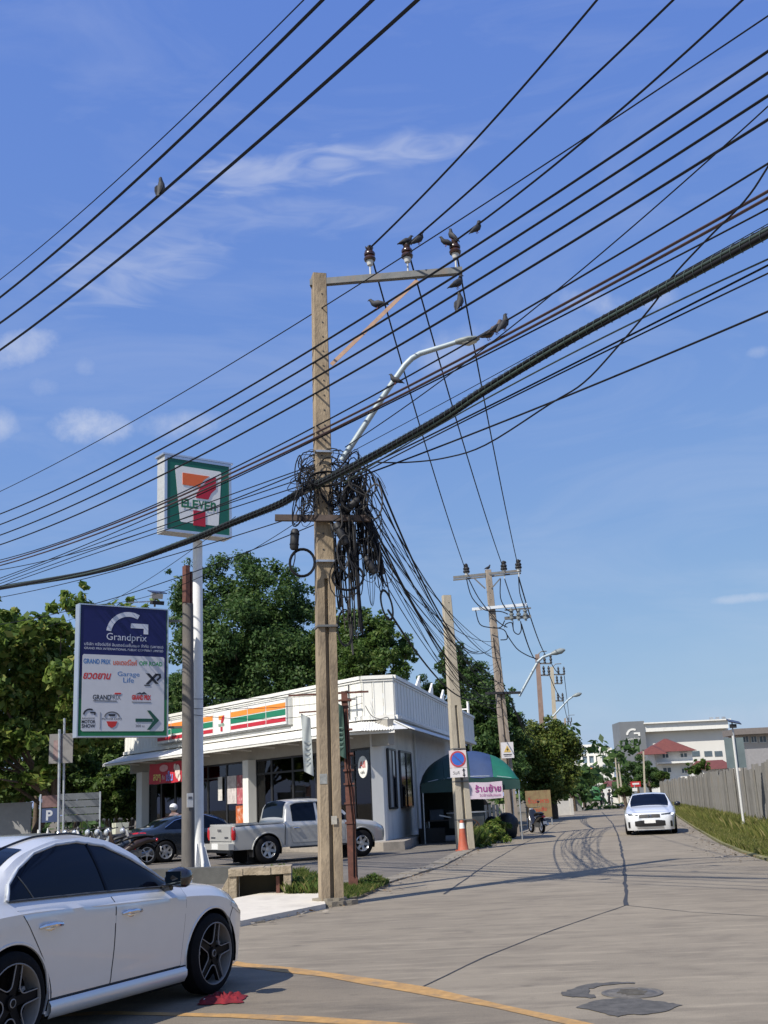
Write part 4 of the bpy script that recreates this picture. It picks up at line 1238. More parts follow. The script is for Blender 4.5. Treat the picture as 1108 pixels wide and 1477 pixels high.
for i in range(48):      # coils and loops crowded on the right of the pole
    c = P1(r.gauss(502, 19), max(692, r.gauss(738, 46)), r.uniform(18.15, 18.8))
    loop(c, r.uniform(.06, .24), r.uniform(.2, .62), r.uniform(-.5, .5), r.uniform(-1, 1), r.choice((.006, .008, .011, .015)), r.choice((0, 0, 0, 0, 1)))
for i in range(30):      # wraps round the pole in front
    c = P1(r.gauss(468, 8), max(662, r.gauss(692, 24)), 18.5)
    loop(c, r.uniform(.26, .50), r.uniform(.06, .22), r.uniform(-.5, .5), r.uniform(-.3, .3), r.choice((.006, .008, .011)), r.choice((0, 0, 1)))
for i in range(7):      # thick taped bundles coming down the right side
    x = r.uniform(480, 522); a = P1(x + r.uniform(-6, 10), r.uniform(660, 715), r.uniform(18.3, 18.7))
    L = r.uniform(.7, 1.7)
    tg.tube([a + Vector((.09 * math.sin(j * .55 + i), .05 * math.cos(j * .8 + i), -L * j / 12)) for j in range(13)], r.choice((.018, .024, .032, .040)), 7, 0)
for i in range(36):      # hanging U loops below the timber arm
    x = r.uniform(480, 532); w_ = r.uniform(3, 22)
    hang(P1(x, r.uniform(735, 800), r.uniform(18.25, 18.7)), P1(x + w_, r.uniform(735, 800), r.uniform(18.25, 18.7)), r.uniform(.4, 1.9), r.choice((.005, .007, .009, .013)), r.choice((0, 0, 0, 0, 1)))
for i in range(30):      # drape down to the right, over the departing cables
    t0 = r.uniform(0, .75); x, y = 512 + 46 * t0, 705 + 150 * t0
    hang(P1(x + r.uniform(-9, 6), y + r.uniform(-14, 6), 18.5), P1(x + r.uniform(4, 16), y + r.uniform(-6, 22), 18.6), r.uniform(.2, .75), r.choice((.006, .009, .013)), 0)
for i in range(7):
    tg.tube([P1(514 + 46 * t + 4 * math.sin(6 * t + i), 690 + 168 * t ** 1.1 + 4 * math.cos(5 * t + i), 18.5) for t in np.linspace(0, r.uniform(.8, 1.05), 14)], r.choice((.012, .018, .026)), 6, 0)
for i in range(16):      # loops left of the pole
    c = P1(r.gauss(441, 6), max(676, r.gauss(706, 24)), 18.25)
    loop(c, r.uniform(.05, .16), r.uniform(.12, .38), r.uniform(-.4, .4), r.uniform(-.5, .5), r.choice((.006, .009, .011)), r.choice((0, 0, 1)))
for i in range(14):      # thin loose ends curling off
    a = P1(r.uniform(445, 532), r.uniform(655, 760), 18.2); s0 = r.choice((-1, 1)); L = r.uniform(.25, .6)
    tg.tube([a + Vector((s0 * L * t * .8, 0, L * (.35 * math.sin(3 * t) - .5 * t * t))) for t in np.linspace(0, 1, 10)], .005, 4, 1)
tgo = tg.build('cable_tangle', [CABLE, M('dull_grey_cable', (.055, .053, .052), .7, var=.4, spec=.2)], None, 60, origin=P1(480, 720))
tag(tgo, kind='stuff')
def coil(px, py, rx, rz, turns, rad, lb, Y=18.2, tilt=0):
    b = MB(); c = P1(px, py, Y); pts = []
    for i in range(turns * 22 + 1):
        t = 2 * math.pi * i / 22
        k = 1 + .05 * math.sin(t * .37)
        x, z = rx * k * math.cos(t), rz * k * math.sin(t)
        pts.append(Vector((x * math.cos(tilt) - z * math.sin(tilt), .015 * (i / 22) + .02 * math.sin(t * .5), x * math.sin(tilt) + z * math.cos(tilt))))
    b.tube(pts, rad, 5)
    o = b.build('cable_coil', CABLE, None, 60); o.location = c
    tag(o, lb, 'cable coil', 'cable coils hung on the main pole')
coil(436, 811, .21, .235, 4, .014, 'neat round cable coil hanging alone on the left of the main pole', 18.25)
coil(502, 832, .26, .22, 4, .010, 'wide loose cable coil just right of the main pole under the tangle', 18.3)
coil(558, 872, .085, .26, 5, .012, 'narrow oblong cable coil hanging lowest on the right of the tangle', 18.5, .2)
coil(536, 800, .10, .30, 5, .012, 'oblong cable coil in the middle of the drape right of the main pole', 18.4, .15)
coil(498, 905, .13, .30, 4, .009, 'long thin hanging cable loop beside the pole shaft in front of the trees', 18.45)
coil(470, 690, .30, .13, 4, .010, 'flat cable loop wound around the front of the pole above the timber arm', 18.1)
def closure(px, py, w, h, lb, tilt=0, Y=18.25):
    o = thing('splice_closure', lb, 'splice box', P1(px, py, Y), 0, 'splice boxes in the tangle')
    o.rotation_euler = (0, tilt, 0)
    b = MB(); b.tube([(0, 0, -h / 2), (0, 0, -h / 2 + .03), (0, 0, h / 2 - .04), (0, 0, h / 2)], [w * .35, w * .5, w * .5, w * .3], 10); b.build('shell', BLACK, o, 40)
    for z in (-h * .25, h * .25): MB().lathe([(w * .54, z - .012), (w * .54, z + .012)], 10).build('clip_ring', CABLE, o)
    MB().tube([(.02, 0, -h / 2), (.025, 0, -h / 2 - .15), (.0, 0, -h / 2 - .3)], .01, 5).build('tail_cable', CABLE, o, 60)
closure(425, 778, .15, .36, 'black splice box hanging left of the pole above the round coil', .08)
closure(492, 770, .14, .42, 'black splice box in the thick of the tangle right of the pole', -.4)
closure(534, 815, .13, .34, 'dark grey splice box in the drape below the timber arm end', -.5, 18.4)
closure(508, 728, .13, .3, 'black splice box just above the right end of the timber arm', .9)

# ------------------------------------------------------------------ second, third and farther poles
p2 = thing('utility_pole', 'pale slender two-legged concrete pole with no-parking sign and traffic cone at its foot', 'utility pole', (2.02, 35.7, 0))
concrete_pole(p2, (-.12, 0, 7.95), .50, .27, .34, .22, 4.4, POLEW, .25, .22)
for z in (.9, 2.05, 3.05): MB().box((-.015 * z, 0, z), (.50 - .028 * z, .40 - .012 * z, .035), 0, rz=.25).build('clamp_band', GREYST, p2)
p3_ = thing('utility_pole', 'brownish concrete pole with fuse cutouts and double crossarms beside the green canopy', 'utility pole', B3)
t3 = at(704, 822, 45.7) - B3
concrete_pole(p3_, (t3.x, 0, t3.z), .42, .22, .34, .2, 5.6, POLEG, .2, .26)
a, b_ = at(654, 833, 45.9) - B3, at(752, 823, 45.4) - B3
cm_ = MB(); cm_.bar(a, b_, .08, .10); cm_.bar(a + Vector((0, .2, -.07)), b_ + Vector((0, .2, -.07)), .06, .06); cm_.build('crossarm', GREYST, p3_)
for x0, y0, x1, y1 in ((700, 849, 684, 834), (709, 849, 722, 834)):
    MB().bar(at(x0, y0, 45.6) - B3, at(x1, y1, 45.6) - B3, .03, .05).build('brace', GREYST, p3_)
a, b_ = at(681, 879, 45.5) - B3, at(760, 872, 45.5) - B3
MB().bar(a, b_, .10, .12).build('lower_crossarm', M('white_arm', (.66, .70, .74), .5, var=.06), p3_)
for q in T3:
    insulator(p3_, q - B3 + Vector((0, 0, -.1)), 1.3, BLACK)
ft = MB()
for x in (738, 748, 758):
    c = at(x, 886, 45.4) - B3
    for dz, rr in ((.22, .05), (.15, .09), (.08, .06), (0, .10), (-.08, .07), (-.16, .10), (-.24, .05)):
        ft.lathe([(0, dz - .03), (rr, dz - .03), (rr, dz + .03), (0, dz + .03)], 10, 0, Matrix.Translation(c))
    o = ft.build('fuse_cutout', M('fuse_grey', (.20, .22, .22), .5, var=.4, scale=20), p3_, 40); ft = MB()
fr_ = MB(); a, b_ = at(728, 892, 45.5) - B3, at(766, 889, 45.5) - B3; fr_.bar(a, b_, .1, .12); a, b_ = at(728, 880, 45.5) - B3, at(766, 877, 45.5) - B3; fr_.bar(a, b_, .05, .06); fr_.build('fuse_rack', GREYST, p3_)
jm = MB()
for L in ([(673, 835), (681, 862), (700, 880), (722, 882), (733, 886)], [(676, 835), (690, 862), (708, 885), (720, 898), (732, 905)], [(722, 835), (722, 862), (730, 878), (740, 884)], [(728, 835), (737, 862), (745, 880), (748, 890)], [(748, 832), (750, 856), (757, 878), (760, 888)], [(686, 880), (692, 900), (706, 905), (722, 905), (728, 895)], [(740, 896), (741, 910), (748, 915), (752, 908), (751, 896)], [(728, 905), (730, 900), (738, 898), (740, 905)], [(712, 905), (726, 908), (731, 915), (731, 922), (722, 923)], [(712, 920), (716, 950), (722, 970), (722, 985)], [(731, 915), (745, 935), (760, 945), (773, 950)]):
    jm.tube(catmull([at(x, y, 45.35) - B3 for x, y in L], 4), .022, 5)
jm.build('jumper_cables', CABLE, p3_, 60)
tb_ = MB()
r = random.Random(8)
for i in range(46):
    a = at(r.uniform(708, 734), r.uniform(955, 1000), r.uniform(45.3, 45.9)) - B3
    b_ = a + Vector((r.uniform(-.5, .7), r.uniform(-.2, .2), r.uniform(-.7, .5)))
    tb_.tube([a.lerp(b_, t) + Vector((0, 0, -r.uniform(.1, .4) * 4 * t * (1 - t))) for t in (0, .25, .5, .75, 1)], r.choice((.02, .03, .04)), 4)
tag(tb_.build('cable_knot', CABLE, None, 60, origin=at(720, 985, 45.5)), kind='stuff')
MB().bar(at(700, 1000, 45.5) - B3, at(752, 999, 45.5) - B3, .09, .1).build('timber_arm', BLACK, p3_)
def lamp_far(loc, L, lb, Y, r0, head):
    o = thing('street_lamp', lb, 'street lamp', at(*L[0], Y))
    P = [at(x, y, Y) - o.location for x, y in L]
    MB().tube(P, r0, 8).build('arm', lampm, o, 50)
    h = at(*head, Y) - o.location; d = h - P[-1]
    MB().tube([P[-1] - d * .05, P[-1] + d * .3, P[-1] + d * .7, h], [r0, r0 * 2, r0 * 2.2, r0 * .8], 8).build('lamp_head', M('lamp_head_grey'), o, 50)
lamp_far(None, [(749, 1004), (762, 980), (776, 954), (783, 948), (796, 943)], 'pale pipe street lamp on the fuse-bearing pole, reaching right above the round tree', 45.5, .055, (815, 937))
lamp_far(None, [(797, 1034), (808, 1022), (820, 1009), (827, 1004)], 'small far street lamp behind the round tree, lower than the white far pole', 88, .07, (839, 1000))
def far_pole(px, ytop, Y, w, mat, lb, arms, base_px=None):
    t = at(px, ytop, Y)
    bx = at(base_px or px, ytop + 90, Y).x
    o = thing('utility_pole', lb, 'utility pole', (t.x + (bx - t.x), Y, 0), 0, None)
    b = MB(); b.bar((0, 0, -.1), (t.x - bx, 0, t.z), w, w, 0, (0, 1, 0), w * .7, w * .7); b.build('shaft', mat, o)
    for (ya, x0, x1) in arms:
        a, c = at(x0, ya, Y) - o.location, at(x1, ya, Y) - o.location
        MB().bar(a, c, .09, .1).build('crossarm', GREYST, o)
        for k in (0, 1):
            q = a.lerp(c, .95 if k else .5)
            MB().lathe([(.03, 0), (.10, .06), (.06, .18), (.11, .26), (.06, .42), (.1, .5), (.03, .68)], 8, 0, Matrix.Translation(q)).build('insulator', BLACK, o, 40)
    a = t - o.location
    s_ = Y / 1600
    MB().tube([a + Vector((0, 0, -6 * s_)), a + Vector((1 * s_, 0, 0)), a + Vector((6 * s_, 0, 4 * s_)), a + Vector((14 * s_, 0, 4 * s_))], .04, 6).build('bracket', GREYST, o, 50)
    return o
far_pole(775, 944, 80, .40, M('reddish_pole', (.27, .19, .155), .9, var=.15), 'reddish-brown far pole rising left of the white far pole', [(957, 776, 796), (974, 777, 793)], 779)
far_pole(796, 962, 95, .38, POLEW, 'whitish far pole rising behind the round tree', [(973, 797, 815), (986, 797, 811), (1011, 798, 813)], 797)
far_pole(815, 1036, 170, .36, POLEG, 'most distant small pole beyond the round tree', [(1041, 815, 825), (1047, 815, 824)], 817)
for a, b_, lb in (((748, 832, 45.5), (788, 946, 80), 'high wire from the fuse pole to the reddish far pole, uppermost'), ((752, 900, 45.5), (775, 950, 80), 'high wire from the fuse pole to the reddish far pole, lowest')):
    wire(sag(at(*a), at(*b_), .5), .03, lb, 'wires beyond the fuse pole', fit=False)
for i in range(4):
    wire(sag(at(727 + i * 2, 990 + 4 * i, 45.6), at(777 + i, 1050 + 8 * i, 80), .8), .018, ('uppermost', 'second from top', 'third from top', 'lowest')[i] + ' slack cable running on from the knotted fuse pole behind the round tree', 'slack cables beyond the fuse pole', fit=False)
for i, (x0, y0, x1, y1) in enumerate(((795, 956, 812, 972), (792, 972, 812, 1010), (814, 975, 822, 1042), (812, 1010, 822, 1048))):
    wire(sag(at(x0, y0, 80 if i < 2 else 95), at(x1, y1, 95 if i < 2 else 170), .3), .03, ('upper far wire linking the reddish and the white far poles', 'lower far wire linking the reddish and the white far poles', 'upper far wire from the white far pole to the most distant pole', 'lower far wire from the white far pole to the most distant pole')[i], 'far wires between the distant poles', fit=False)
# thin poles by the far end
for x, yt, yb, Y, lb in ((887, 1088, 1150, 110, 'leaning pale post at the road end, left of the red sign'), (892, 1100, 1148, 105, 'second leaning pale post at the road end'), (928, 1082, 1135, 100, 'slim upright grey post in front of the white house')):
    t, b_ = at(x, yt, Y), at(x + (6 if x < 900 else 0), yb, Y)
    o = thing('post', lb, 'post', (b_.x, Y, 0)); MB().bar((0, 0, 0), (t.x - b_.x, 0, t.z), .15, .15, 0, (0, 1, 0), .11, .11).build('shaft', POLEW, o)
    MB().box((t.x - b_.x, 0, t.z + .03), (.24, .24, .06)).build('cap', GREYST, o)

# ------------------------------------------------------------------ the tall pole sign with the numeral
PS = Vector((-5.08, 29.2, 0)); RZ = math.radians(36.9)
ps = thing('pole_sign', 'square green illuminated sign with a big red and orange numeral on a tall white pole', 'pole sign', PS, RZ)
WP = M('white_pole_paint', (.80, .80, .78), .45, var=.04, scale=3, col2=(.62, .62, .6), amt=.25)
b = MB(); b.lathe([(.14, 0), (.135, .6), (.13, 8.6)], 20); b.build('pole', WP, ps, 40)
gs = MB()
for k in range(8):
    a = k * math.pi / 4
    T = Matrix.Rotation(a, 4, 'Z')
    gs.prism([(.12, .02), (.36, .02), (.15, .75), (.12, .75)], -.012, .012, 0, T)
gs.lathe([(.42, 0), (.42, .03), (0, .03)], 24); gs.build('base_gussets', WP, ps)
pc_ = Vector((-4.95, 28.61, 0)) - PS
cx = pc_.x * math.cos(-RZ) - pc_.y * math.sin(-RZ); cy = pc_.x * math.sin(-RZ) + pc_.y * math.cos(-RZ)
WD, HT, zc, TH = 1.98, 2.08, 9.67, .44
yf = cy
pl_ = MB(); pl_.box((cx, yf + TH / 2, zc), (WD, TH, HT)); pbx = pl_.build('cabinet', M('cabinet_side', (.55, .56, .55), .5, .3, var=.2, col2=(.3, .3, .29), amt=.4, sc2=4), ps)
ff = MB()
for x in (-WD / 2 + .035, WD / 2 - .035): ff.box((cx + x, yf - .012, zc), (.07, .03, HT))
for z in (-HT / 2 + .035, HT / 2 - .035): ff.box((cx, yf - .012, zc + z), (WD - .142, .03, .07))
ff.box((cx, yf + TH / 2, zc + HT / 2 + .03), (WD + .1, TH + .08, .05)); ff.build('frame', ALU, ps)
gf = MB(); gf.box((cx, yf - .006, zc), (WD - .14, .008, HT - .14)); gfo = gf.build('face', M('sign_green', (.01, .12, .075), .35, var=.04), ps)
def UV(u, v): return (cx + (u - .5) * (WD - .14), zc + (.5 - v) * (HT - .14))
tr = MB()
cor = [(.12, .09), (.875, .09), (.822, .885), (.206, .885)]
pts = []
for i in range(4):
    p = Vector(cor[i]); a = Vector(cor[i - 1]); c = Vector(cor[(i + 1) % 4])
    for t in (0, .33, .66, 1):
        s0 = p + (a - p).normalized() * .03; s1 = p + (c - p).normalized() * .03
        m_ = s0.lerp(p, .0) * (1 - t) ** 2 + p * 2 * t * (1 - t) + s1 * t * t
        pts.append(UV(m_.x, m_.y))
tr.prism(pts, yf - .016, yf - .011); tro = tr.build('emblem_field', LBX, ps)
def seven2(parent, y):
    H_ = HT - .14
    def pr(L, nm, mat):
        MB().prism([UV(u, v) for u, v in L], y, y - .01).build(nm, mat, parent)
    pr([(.242, .185), (.675, .185), (.60, .235), (.55, .29), (.515, .355), (.242, .355)], 'numeral_bar', M('numeral_orange', (.75, .14, .03), .4, var=.03))
    pr([(.78, .185), (.78, .355), (.70, .43), (.655, .52), (.455, .52), (.468, .46), (.50, .40), (.55, .345), (.61, .28), (.69, .225)], 'numeral', M('numeral_red', (.45, .012, .03), .4, var=.03))
    pr([(.413, .70), (.605, .70), (.605, .915), (.413, .915)], 'numeral', M('numeral_red'))
    for ch, u in zip('ELEVEn', (.265, .355, .445, .54, .635, .735)):
        q = UV(u, .615); text(parent, ch, q[0], q[1], TXG, width=.085 * H_, height=.125 * H_, y=y - .012, bold=.03)
seven2(tro, yf - .018)

# ------------------------------------------------------------------ the blue and green direction board on a round dark pole
DP = Vector((-5.2, 28.42, 0))
gp = thing('direction_board', 'tall blue and green direction signboard with white panel and arrow on a dark round pole', 'signboard', DP, RZ)
DPM = M('dark_grey_round_pole', (.125, .115, .105), .85, var=.2, scale=4, bump=.25, col2=(.2, .17, .14), amt=.35, sc2=1.4, stretch=(1, 1, .3))
b = MB(); b.lathe([(.17, -.1), (.165, .3), (.14, 6.75)], 20, 0); b.build('pole', DPM, gp, 40)
b = MB(); b.bar((-.05, 0, 6.7), (-.05, 0, 7.75), .12, .2); b.bar((.08, .02, 6.7), (.08, .02, 7.6), .05, .16); b.build('pole_top_bars', RUST, gp)
def loc_(p):
    q = Vector(p) - DP; return Vector((q.x * math.cos(-RZ) - q.y * math.sin(-RZ), q.x * math.sin(-RZ) + q.y * math.cos(-RZ), q.z))
l0, l1 = loc_((-7.54, 26.79, 3.39)), loc_((-5.69, 28.18, 6.56))
x0, x1, yb = l0.x, l1.x, (l0.y + l1.y) / 2
GW, GH, z0, z1 = x1 - x0, 3.17, 3.39, 6.56
bx = MB(); bx.box(((x0 + x1) / 2, yb + .11, (z0 + z1) / 2), (GW, .22, GH)); bx.build('cabinet', M('board_cabinet_green', (.05, .16, .08), .5, var=.1), gp)
am = MB()
for z in (3.6, 6.3): am.bar((x1 - .1, yb + .15, z), (.05, 0, z), .06, .06)
am.build('arm', GREYST, gp)
def GV(u, v): return (x0 + u * GW, z1 - v * GH)
def gp_poly(L, nm, mat, y=-.008, parent=gp): return MB().prism([GV(u, v) for u, v in L], yb + y, yb + y - .006).build(nm, mat, parent)
NAVY = M('board_navy', (.006, .008, .085), .45, var=.04); GRNB = M('board_green', (.012, .16, .055), .45, var=.06); OFFW = M('board_white', (.58, .58, .60), .45, var=.03)
gp_poly([(0.01, .0), (.99, .0), (.99, .55), (.01, .55)], 'blue_face', NAVY, -.002)
gp_poly([(0.01, .72), (.99, .72), (.99, .998), (.01, .998)], 'green_face', GRNB, -.002)
gp_poly([(0.01, .55), (.99, .55), (.99, .72), (.01, .72)], 'blend_face', M('board_teal', (.012, .055, .06), .45), -.002)
wp = gp_poly([(.035, .392), (.05, .382), (.95, .382), (.965, .392), (.965, .955), (.95, .965), (.05, .965), (.035, .955)], 'white_panel', OFFW, -.009)
ef = MB()
for x in (x0 - .015, x1 + .015): ef.box((x, yb + .10, (z0 + z1) / 2), (.03, .25, GH + .06))
for z in (z0 - .015, z1 + .015): ef.box(((x0 + x1) / 2, yb + .10, z), (GW, .25, .03))
ef.build('frame', ALU, gp)
def arc_mark(u, v, ro, ri, a0, a1, mat, y, par, bracket=True):
    c = GV(u, v)
    A = [(c[0] + ro * math.cos(t), c[1] + ro * .95 * math.sin(t)) for t in np.linspace(math.radians(a0), math.radians(a1), 18)] + [(c[0] + ri * math.cos(t), c[1] + ri * .95 * math.sin(t)) for t in np.linspace(math.radians(a1), math.radians(a0), 18)]
    MB().prism(A, yb + y, yb + y - .006).build('emblem_arc', mat, par)
    if bracket:
        k = ro
        MB().prism([(c[0] + .08 * k, c[1] + .48 * k), (c[0] + .86 * k, c[1] + .48 * k), (c[0] + .86 * k, c[1] + .05 * k), (c[0] + .66 * k, c[1] + .05 * k), (c[0] + .66 * k, c[1] + .28 * k), (c[0] + .08 * k, c[1] + .28 * k)], yb + y, yb + y - .006).build('emblem_bracket', mat, par)
SILV = M('silver_print', (.60, .62, .68), .4, var=.03)
arc_mark(.55, .215, .60, .475, 172, 62, SILV, -.009, gp)
def gtx(s, u, v, mat, w=None, h=None, **k):
    q = GV(u, v); return text(gp, s, q[0], q[1], mat, width=None if w is None else w * GW, height=None if h is None else h * GH, y=yb - .018, **k)
gtx('Grandprix', .525, .245, SILV, .46, .072)
gtx('บริษัท กรังด์ปรีซ์ อินเตอร์เนชั่นแนล จำกัด (มหาชน)', .5, .303, SILV, .90, .034)
gtx('GRAND PRIX INTERNATIONAL PUBLIC COMPANY LIMITED', .5, .335, SILV, .90, .017)
gtx('GRAND PRIX', .195, .435, TXB, .30, .038, bold=.02)
gtx('มอเตอร์ไซค์', .51, .435, M('orange_red_print', (.62, .10, .03), .5), .27, .046, bold=.02)
gtx('OFF ROAD', .805, .438, M('leaf_green_print', (.02, .30, .08), .5), .27, .034, bold=.02)
gtx('ยวดยาน', .20, .548, TXR, .31, .048, bold=.03, shear=.3)
gtx('Garage', .55, .53, TXB, .25, .046); gtx('Life', .55, .572, TXB, .12, .040)
for L in ([(.75, .515), (.79, .515), (.90, .595), (.86, .595)], [(.745, .60), (.785, .60), (.90, .515), (.86, .515)], [(.86, .515), (.92, .515), (.93, .545), (.885, .575), (.87, .565), (.905, .54), (.90, .53), (.86, .53)], [(.73, .605), (.80, .605), (.80, .612), (.73, .612)]):
    gp_poly(L, 'emblem_stroke', TXK, -.017)
gtx('GRAND', .255, .708, TXK, .20, .038, bold=.02); gtx('PRIX', .405, .706, M('dark_grey_print', (.12, .12, .13), .5), .12, .038)
gp_poly([(.40, .672), (.47, .672), (.46, .684), (.39, .684)], 'flag_mark', TXR, -.017)
gp_poly([(.16, .733), (.42, .733), (.42, .737), (.16, .737)], 'underline', TXK, -.017)
gtx('GRAND PRIX', .70, .705, TXR, .22, .04, bold=.05); gp_poly([(.63, .682), (.68, .664), (.70, .672), (.73, .66), (.77, .682), (.73, .676), (.70, .682), (.68, .676)], 'mountain_mark', TXK, -.017)
gp_poly([(.59, .738), (.81, .738), (.81, .742), (.59, .742)], 'underline', M('dark_grey_print'), -.017)
arc_mark(.125, .845, .17, .13, 172, 62, TXK, -.017, gp)
gtx('BANGKOK', .115, .868, TXK, .14, .012); gtx('MOTOR', .115, .893, TXK, .15, .026, bold=.03); gtx('SHOW', .115, .925, TXK, .15, .028, bold=.03)
gp_poly([(.238, .82), (.241, .82), (.241, .95), (.238, .95)], 'divider', M('dark_grey_print'), -.017)
c = GV(.37, .865)
MB().prism([(c[0] + .2 * math.cos(t), c[1] + .03 + .13 * math.sin(t)) for t in np.linspace(0, math.pi, 12)] + [(c[0] + .17 * math.cos(t), c[1] + .03 + .10 * math.sin(t)) for t in np.linspace(math.pi, 0, 12)], yb - .017, yb - .023).build('round_mark', M('dark_grey_print'), gp)
gtx('MOTOR EXPO', .37, .872, TXK, .22, .016); gp_poly([(.31, .89), (.43, .89), (.41, .925), (.37, .94), (.33, .925)], 'round_mark', TXR, -.017); gp_poly([(.33, .835), (.41, .835), (.40, .85), (.34, .85)], 'round_mark', TXK, -.017)
ARG = M('arrow_dark_green', (.012, .075, .05), .5)
gp_poly([(.635, .868), (.83, .868), (.83, .893), (.635, .893)], 'arrow_shaft', ARG, -.017)
gp_poly([(.765, .805), (.80, .805), (.905, .88), (.80, .955), (.765, .955), (.845, .88)], 'arrow_head', ARG, -.0235)
gtx('300 ม.', .69, .924, TXK, .11, .02)
c_ = loc_(at(264, 1156, 28.25))
MB().box((-.03, -.168, c_.z + .02), (.17, .012, .34)).build('sticker', M('paper_sticker', (.62, .61, .58), .7, var=.15, scale=9), gp)
MB().box((-.03, -.176, c_.z + .08), (.10, .006, .06)).build('sticker_print', M('dark_grey_print'), gp)
# solar floodlights on the board top
so = thing('solar_floodlight', 'small solar floodlight with tilted panel on top of the blue signboard', 'floodlight', on_plane(222, 876, (-6.2, 27.8), 53) + Vector((0, .1, .05)), RZ)
b = MB(); b.bar((0, 0, -.02), (0, 0, .35), .04, .04); b.build('stem', GREYST, so)
b = MB(); b.box((.05, -.05, .36), (.42, .30, .02), 0, rx=.35); b.build('solar_panel', M('solar_cell', (.03, .03, .04), .25), so)
b = MB(); b.box((0, -.12, .24), (.30, .10, .13), 0, rx=.3); b.build('lamp_head', ALU, so)
b = MB(); b.box((.02, -.1, .07), (.32, .16, .10), 0, rx=.2); b.build('lamp_box', BLACK, so)
b = MB(); b.bar((0, -.05, .12), (-.75, -.05, .03), .04, .03); b.build('side_arm', STEEL, so)

# ------------------------------------------------------------------ rusty post with pennants, service wires to the shop
rp = thing('banner_post', 'rusty red steel post carrying vertical pennant frames beside the main pole', 'post', (-.88, 21.35, 0))
b = MB(); b.bar((0, 0, -.1), (0, 0, 1.85), .17, .15); b.bar((-.02, 0, 1.85), (-.04, 0, 3.62), .12, .12); b.build('shaft', RUST, rp)
b = MB(); b.bar((-1.1, -.1, 3.58), (.42, .05, 3.60), .035, .035); b.bar((-.25, -.05, 2.42), (.1, .02, 2.42), .03, .03); b.build('crossbar', RUST, rp)
for z in (1.2, 1.55, 1.9, 2.15, 2.45, 2.9, 3.45): MB().box((-.01, 0, z), (.2, .18, .035)).build('clamp_band', RUST, rp)
b = MB()
for k in range(4):
    x = .07 - .05 * (k % 2); b.tube([(x, -.09, .25), (x + .02, -.1, 1.2), (x - .06, -.1, 2.2), (x - .08, -.1, 3.3)], .009, 5)
b.build('conduit', CABLE, rp, 60)
def pennant(name, lb, tl, br, Y, mat, mat2, loc):
    a, c = at(*tl, Y), at(*br, Y)
    o = thing(name, lb, 'banner', ((a.x + c.x) / 2, Y, 0))
    w_ = c.x - a.x; rows = []
    for j in range(9):
        t = j / 8; rows.append([(-w_ / 2 + w_ * i / 6 + (.03 * t), .02 * math.sin(i * 1.2 + j * .8), a.z + (c.z - a.z) * t - .015 * i) for i in range(7)])
    b = MB(); b.grid(rows); b.grid([[(x, y - .004, z) for x, y, z in r] for r in rows], flip=True); b.build('cloth', mat, o, 60)
    r = random.Random(name)
    for k in range(5):
        z = a.z + (c.z - a.z) * (.5 + .09 * k) ; MB().box((.01, -.03, z), (w_ * r.uniform(.35, .7), .004, .022)).build('print_line', mat2, o)
    MB().bar((-w_ / 2 - .03, 0, a.z + .015), (w_ / 2 + (.35 if 'pale' in lb else .1), 0, a.z + .03), .025, .025).build('rod', RUST, o)
pennant('pennant', 'narrow pale grey pennant hanging left of the main pole in front of the shop', (434, 1029), (450, 1112), 19.8, M('faded_grey_cloth', (.35, .38, .38), .8, var=.15, scale=5), M('faded_blue_print', (.20, .24, .27), .8), None)
pennant('pennant', 'dark green pennant hanging between the main pole and the rusty post', (483, 1012), (497, 1088), 21.2, M('dark_green_cloth', (.03, .07, .055), .8, var=.2, scale=5), M('green_grey_print', (.12, .2, .17), .8), None)
Gs = 'service wires from the dark pole to the shop corner'
for (a, b_, s_, lb) in (((272, 1008, 28.3), (523, 996, 38.2), .1, 'upper thin wire running across the shop fascia to its corner bracket'), ((272, 1022, 28.3), (523, 1004, 38.2), .15, 'middle thin wire running across the shop fascia to its corner bracket'), ((272, 1030, 28.3), (523, 1014, 38.2), .3, 'lower thin wire running across the shop fascia to its corner bracket')):
    wire(sag(at(*a), at(*b_), s_), .008, lb, Gs, fit=False)
wire(catmull([at(x, y, 38.0) for x, y in ((527, 1018), (536, 1032), (548, 1037), (560, 1035), (562, 1050))], 5), .012, 'dark cable drooping along the white parapet at the shop corner', Gs, fit=False)
wire(sag(at(340, 745, 22), at(60, 905, 40), .4), .007, 'thin wire dropping left over the tree tops towards the leafy tree', 'thin wires over the left trees', fit=False)
wire(sag(at(455, 735, 18.6), at(110, 872, 30), .5), .007, 'thin wire grazing the top of the blue signboard', 'thin wires over the left trees', fit=False)

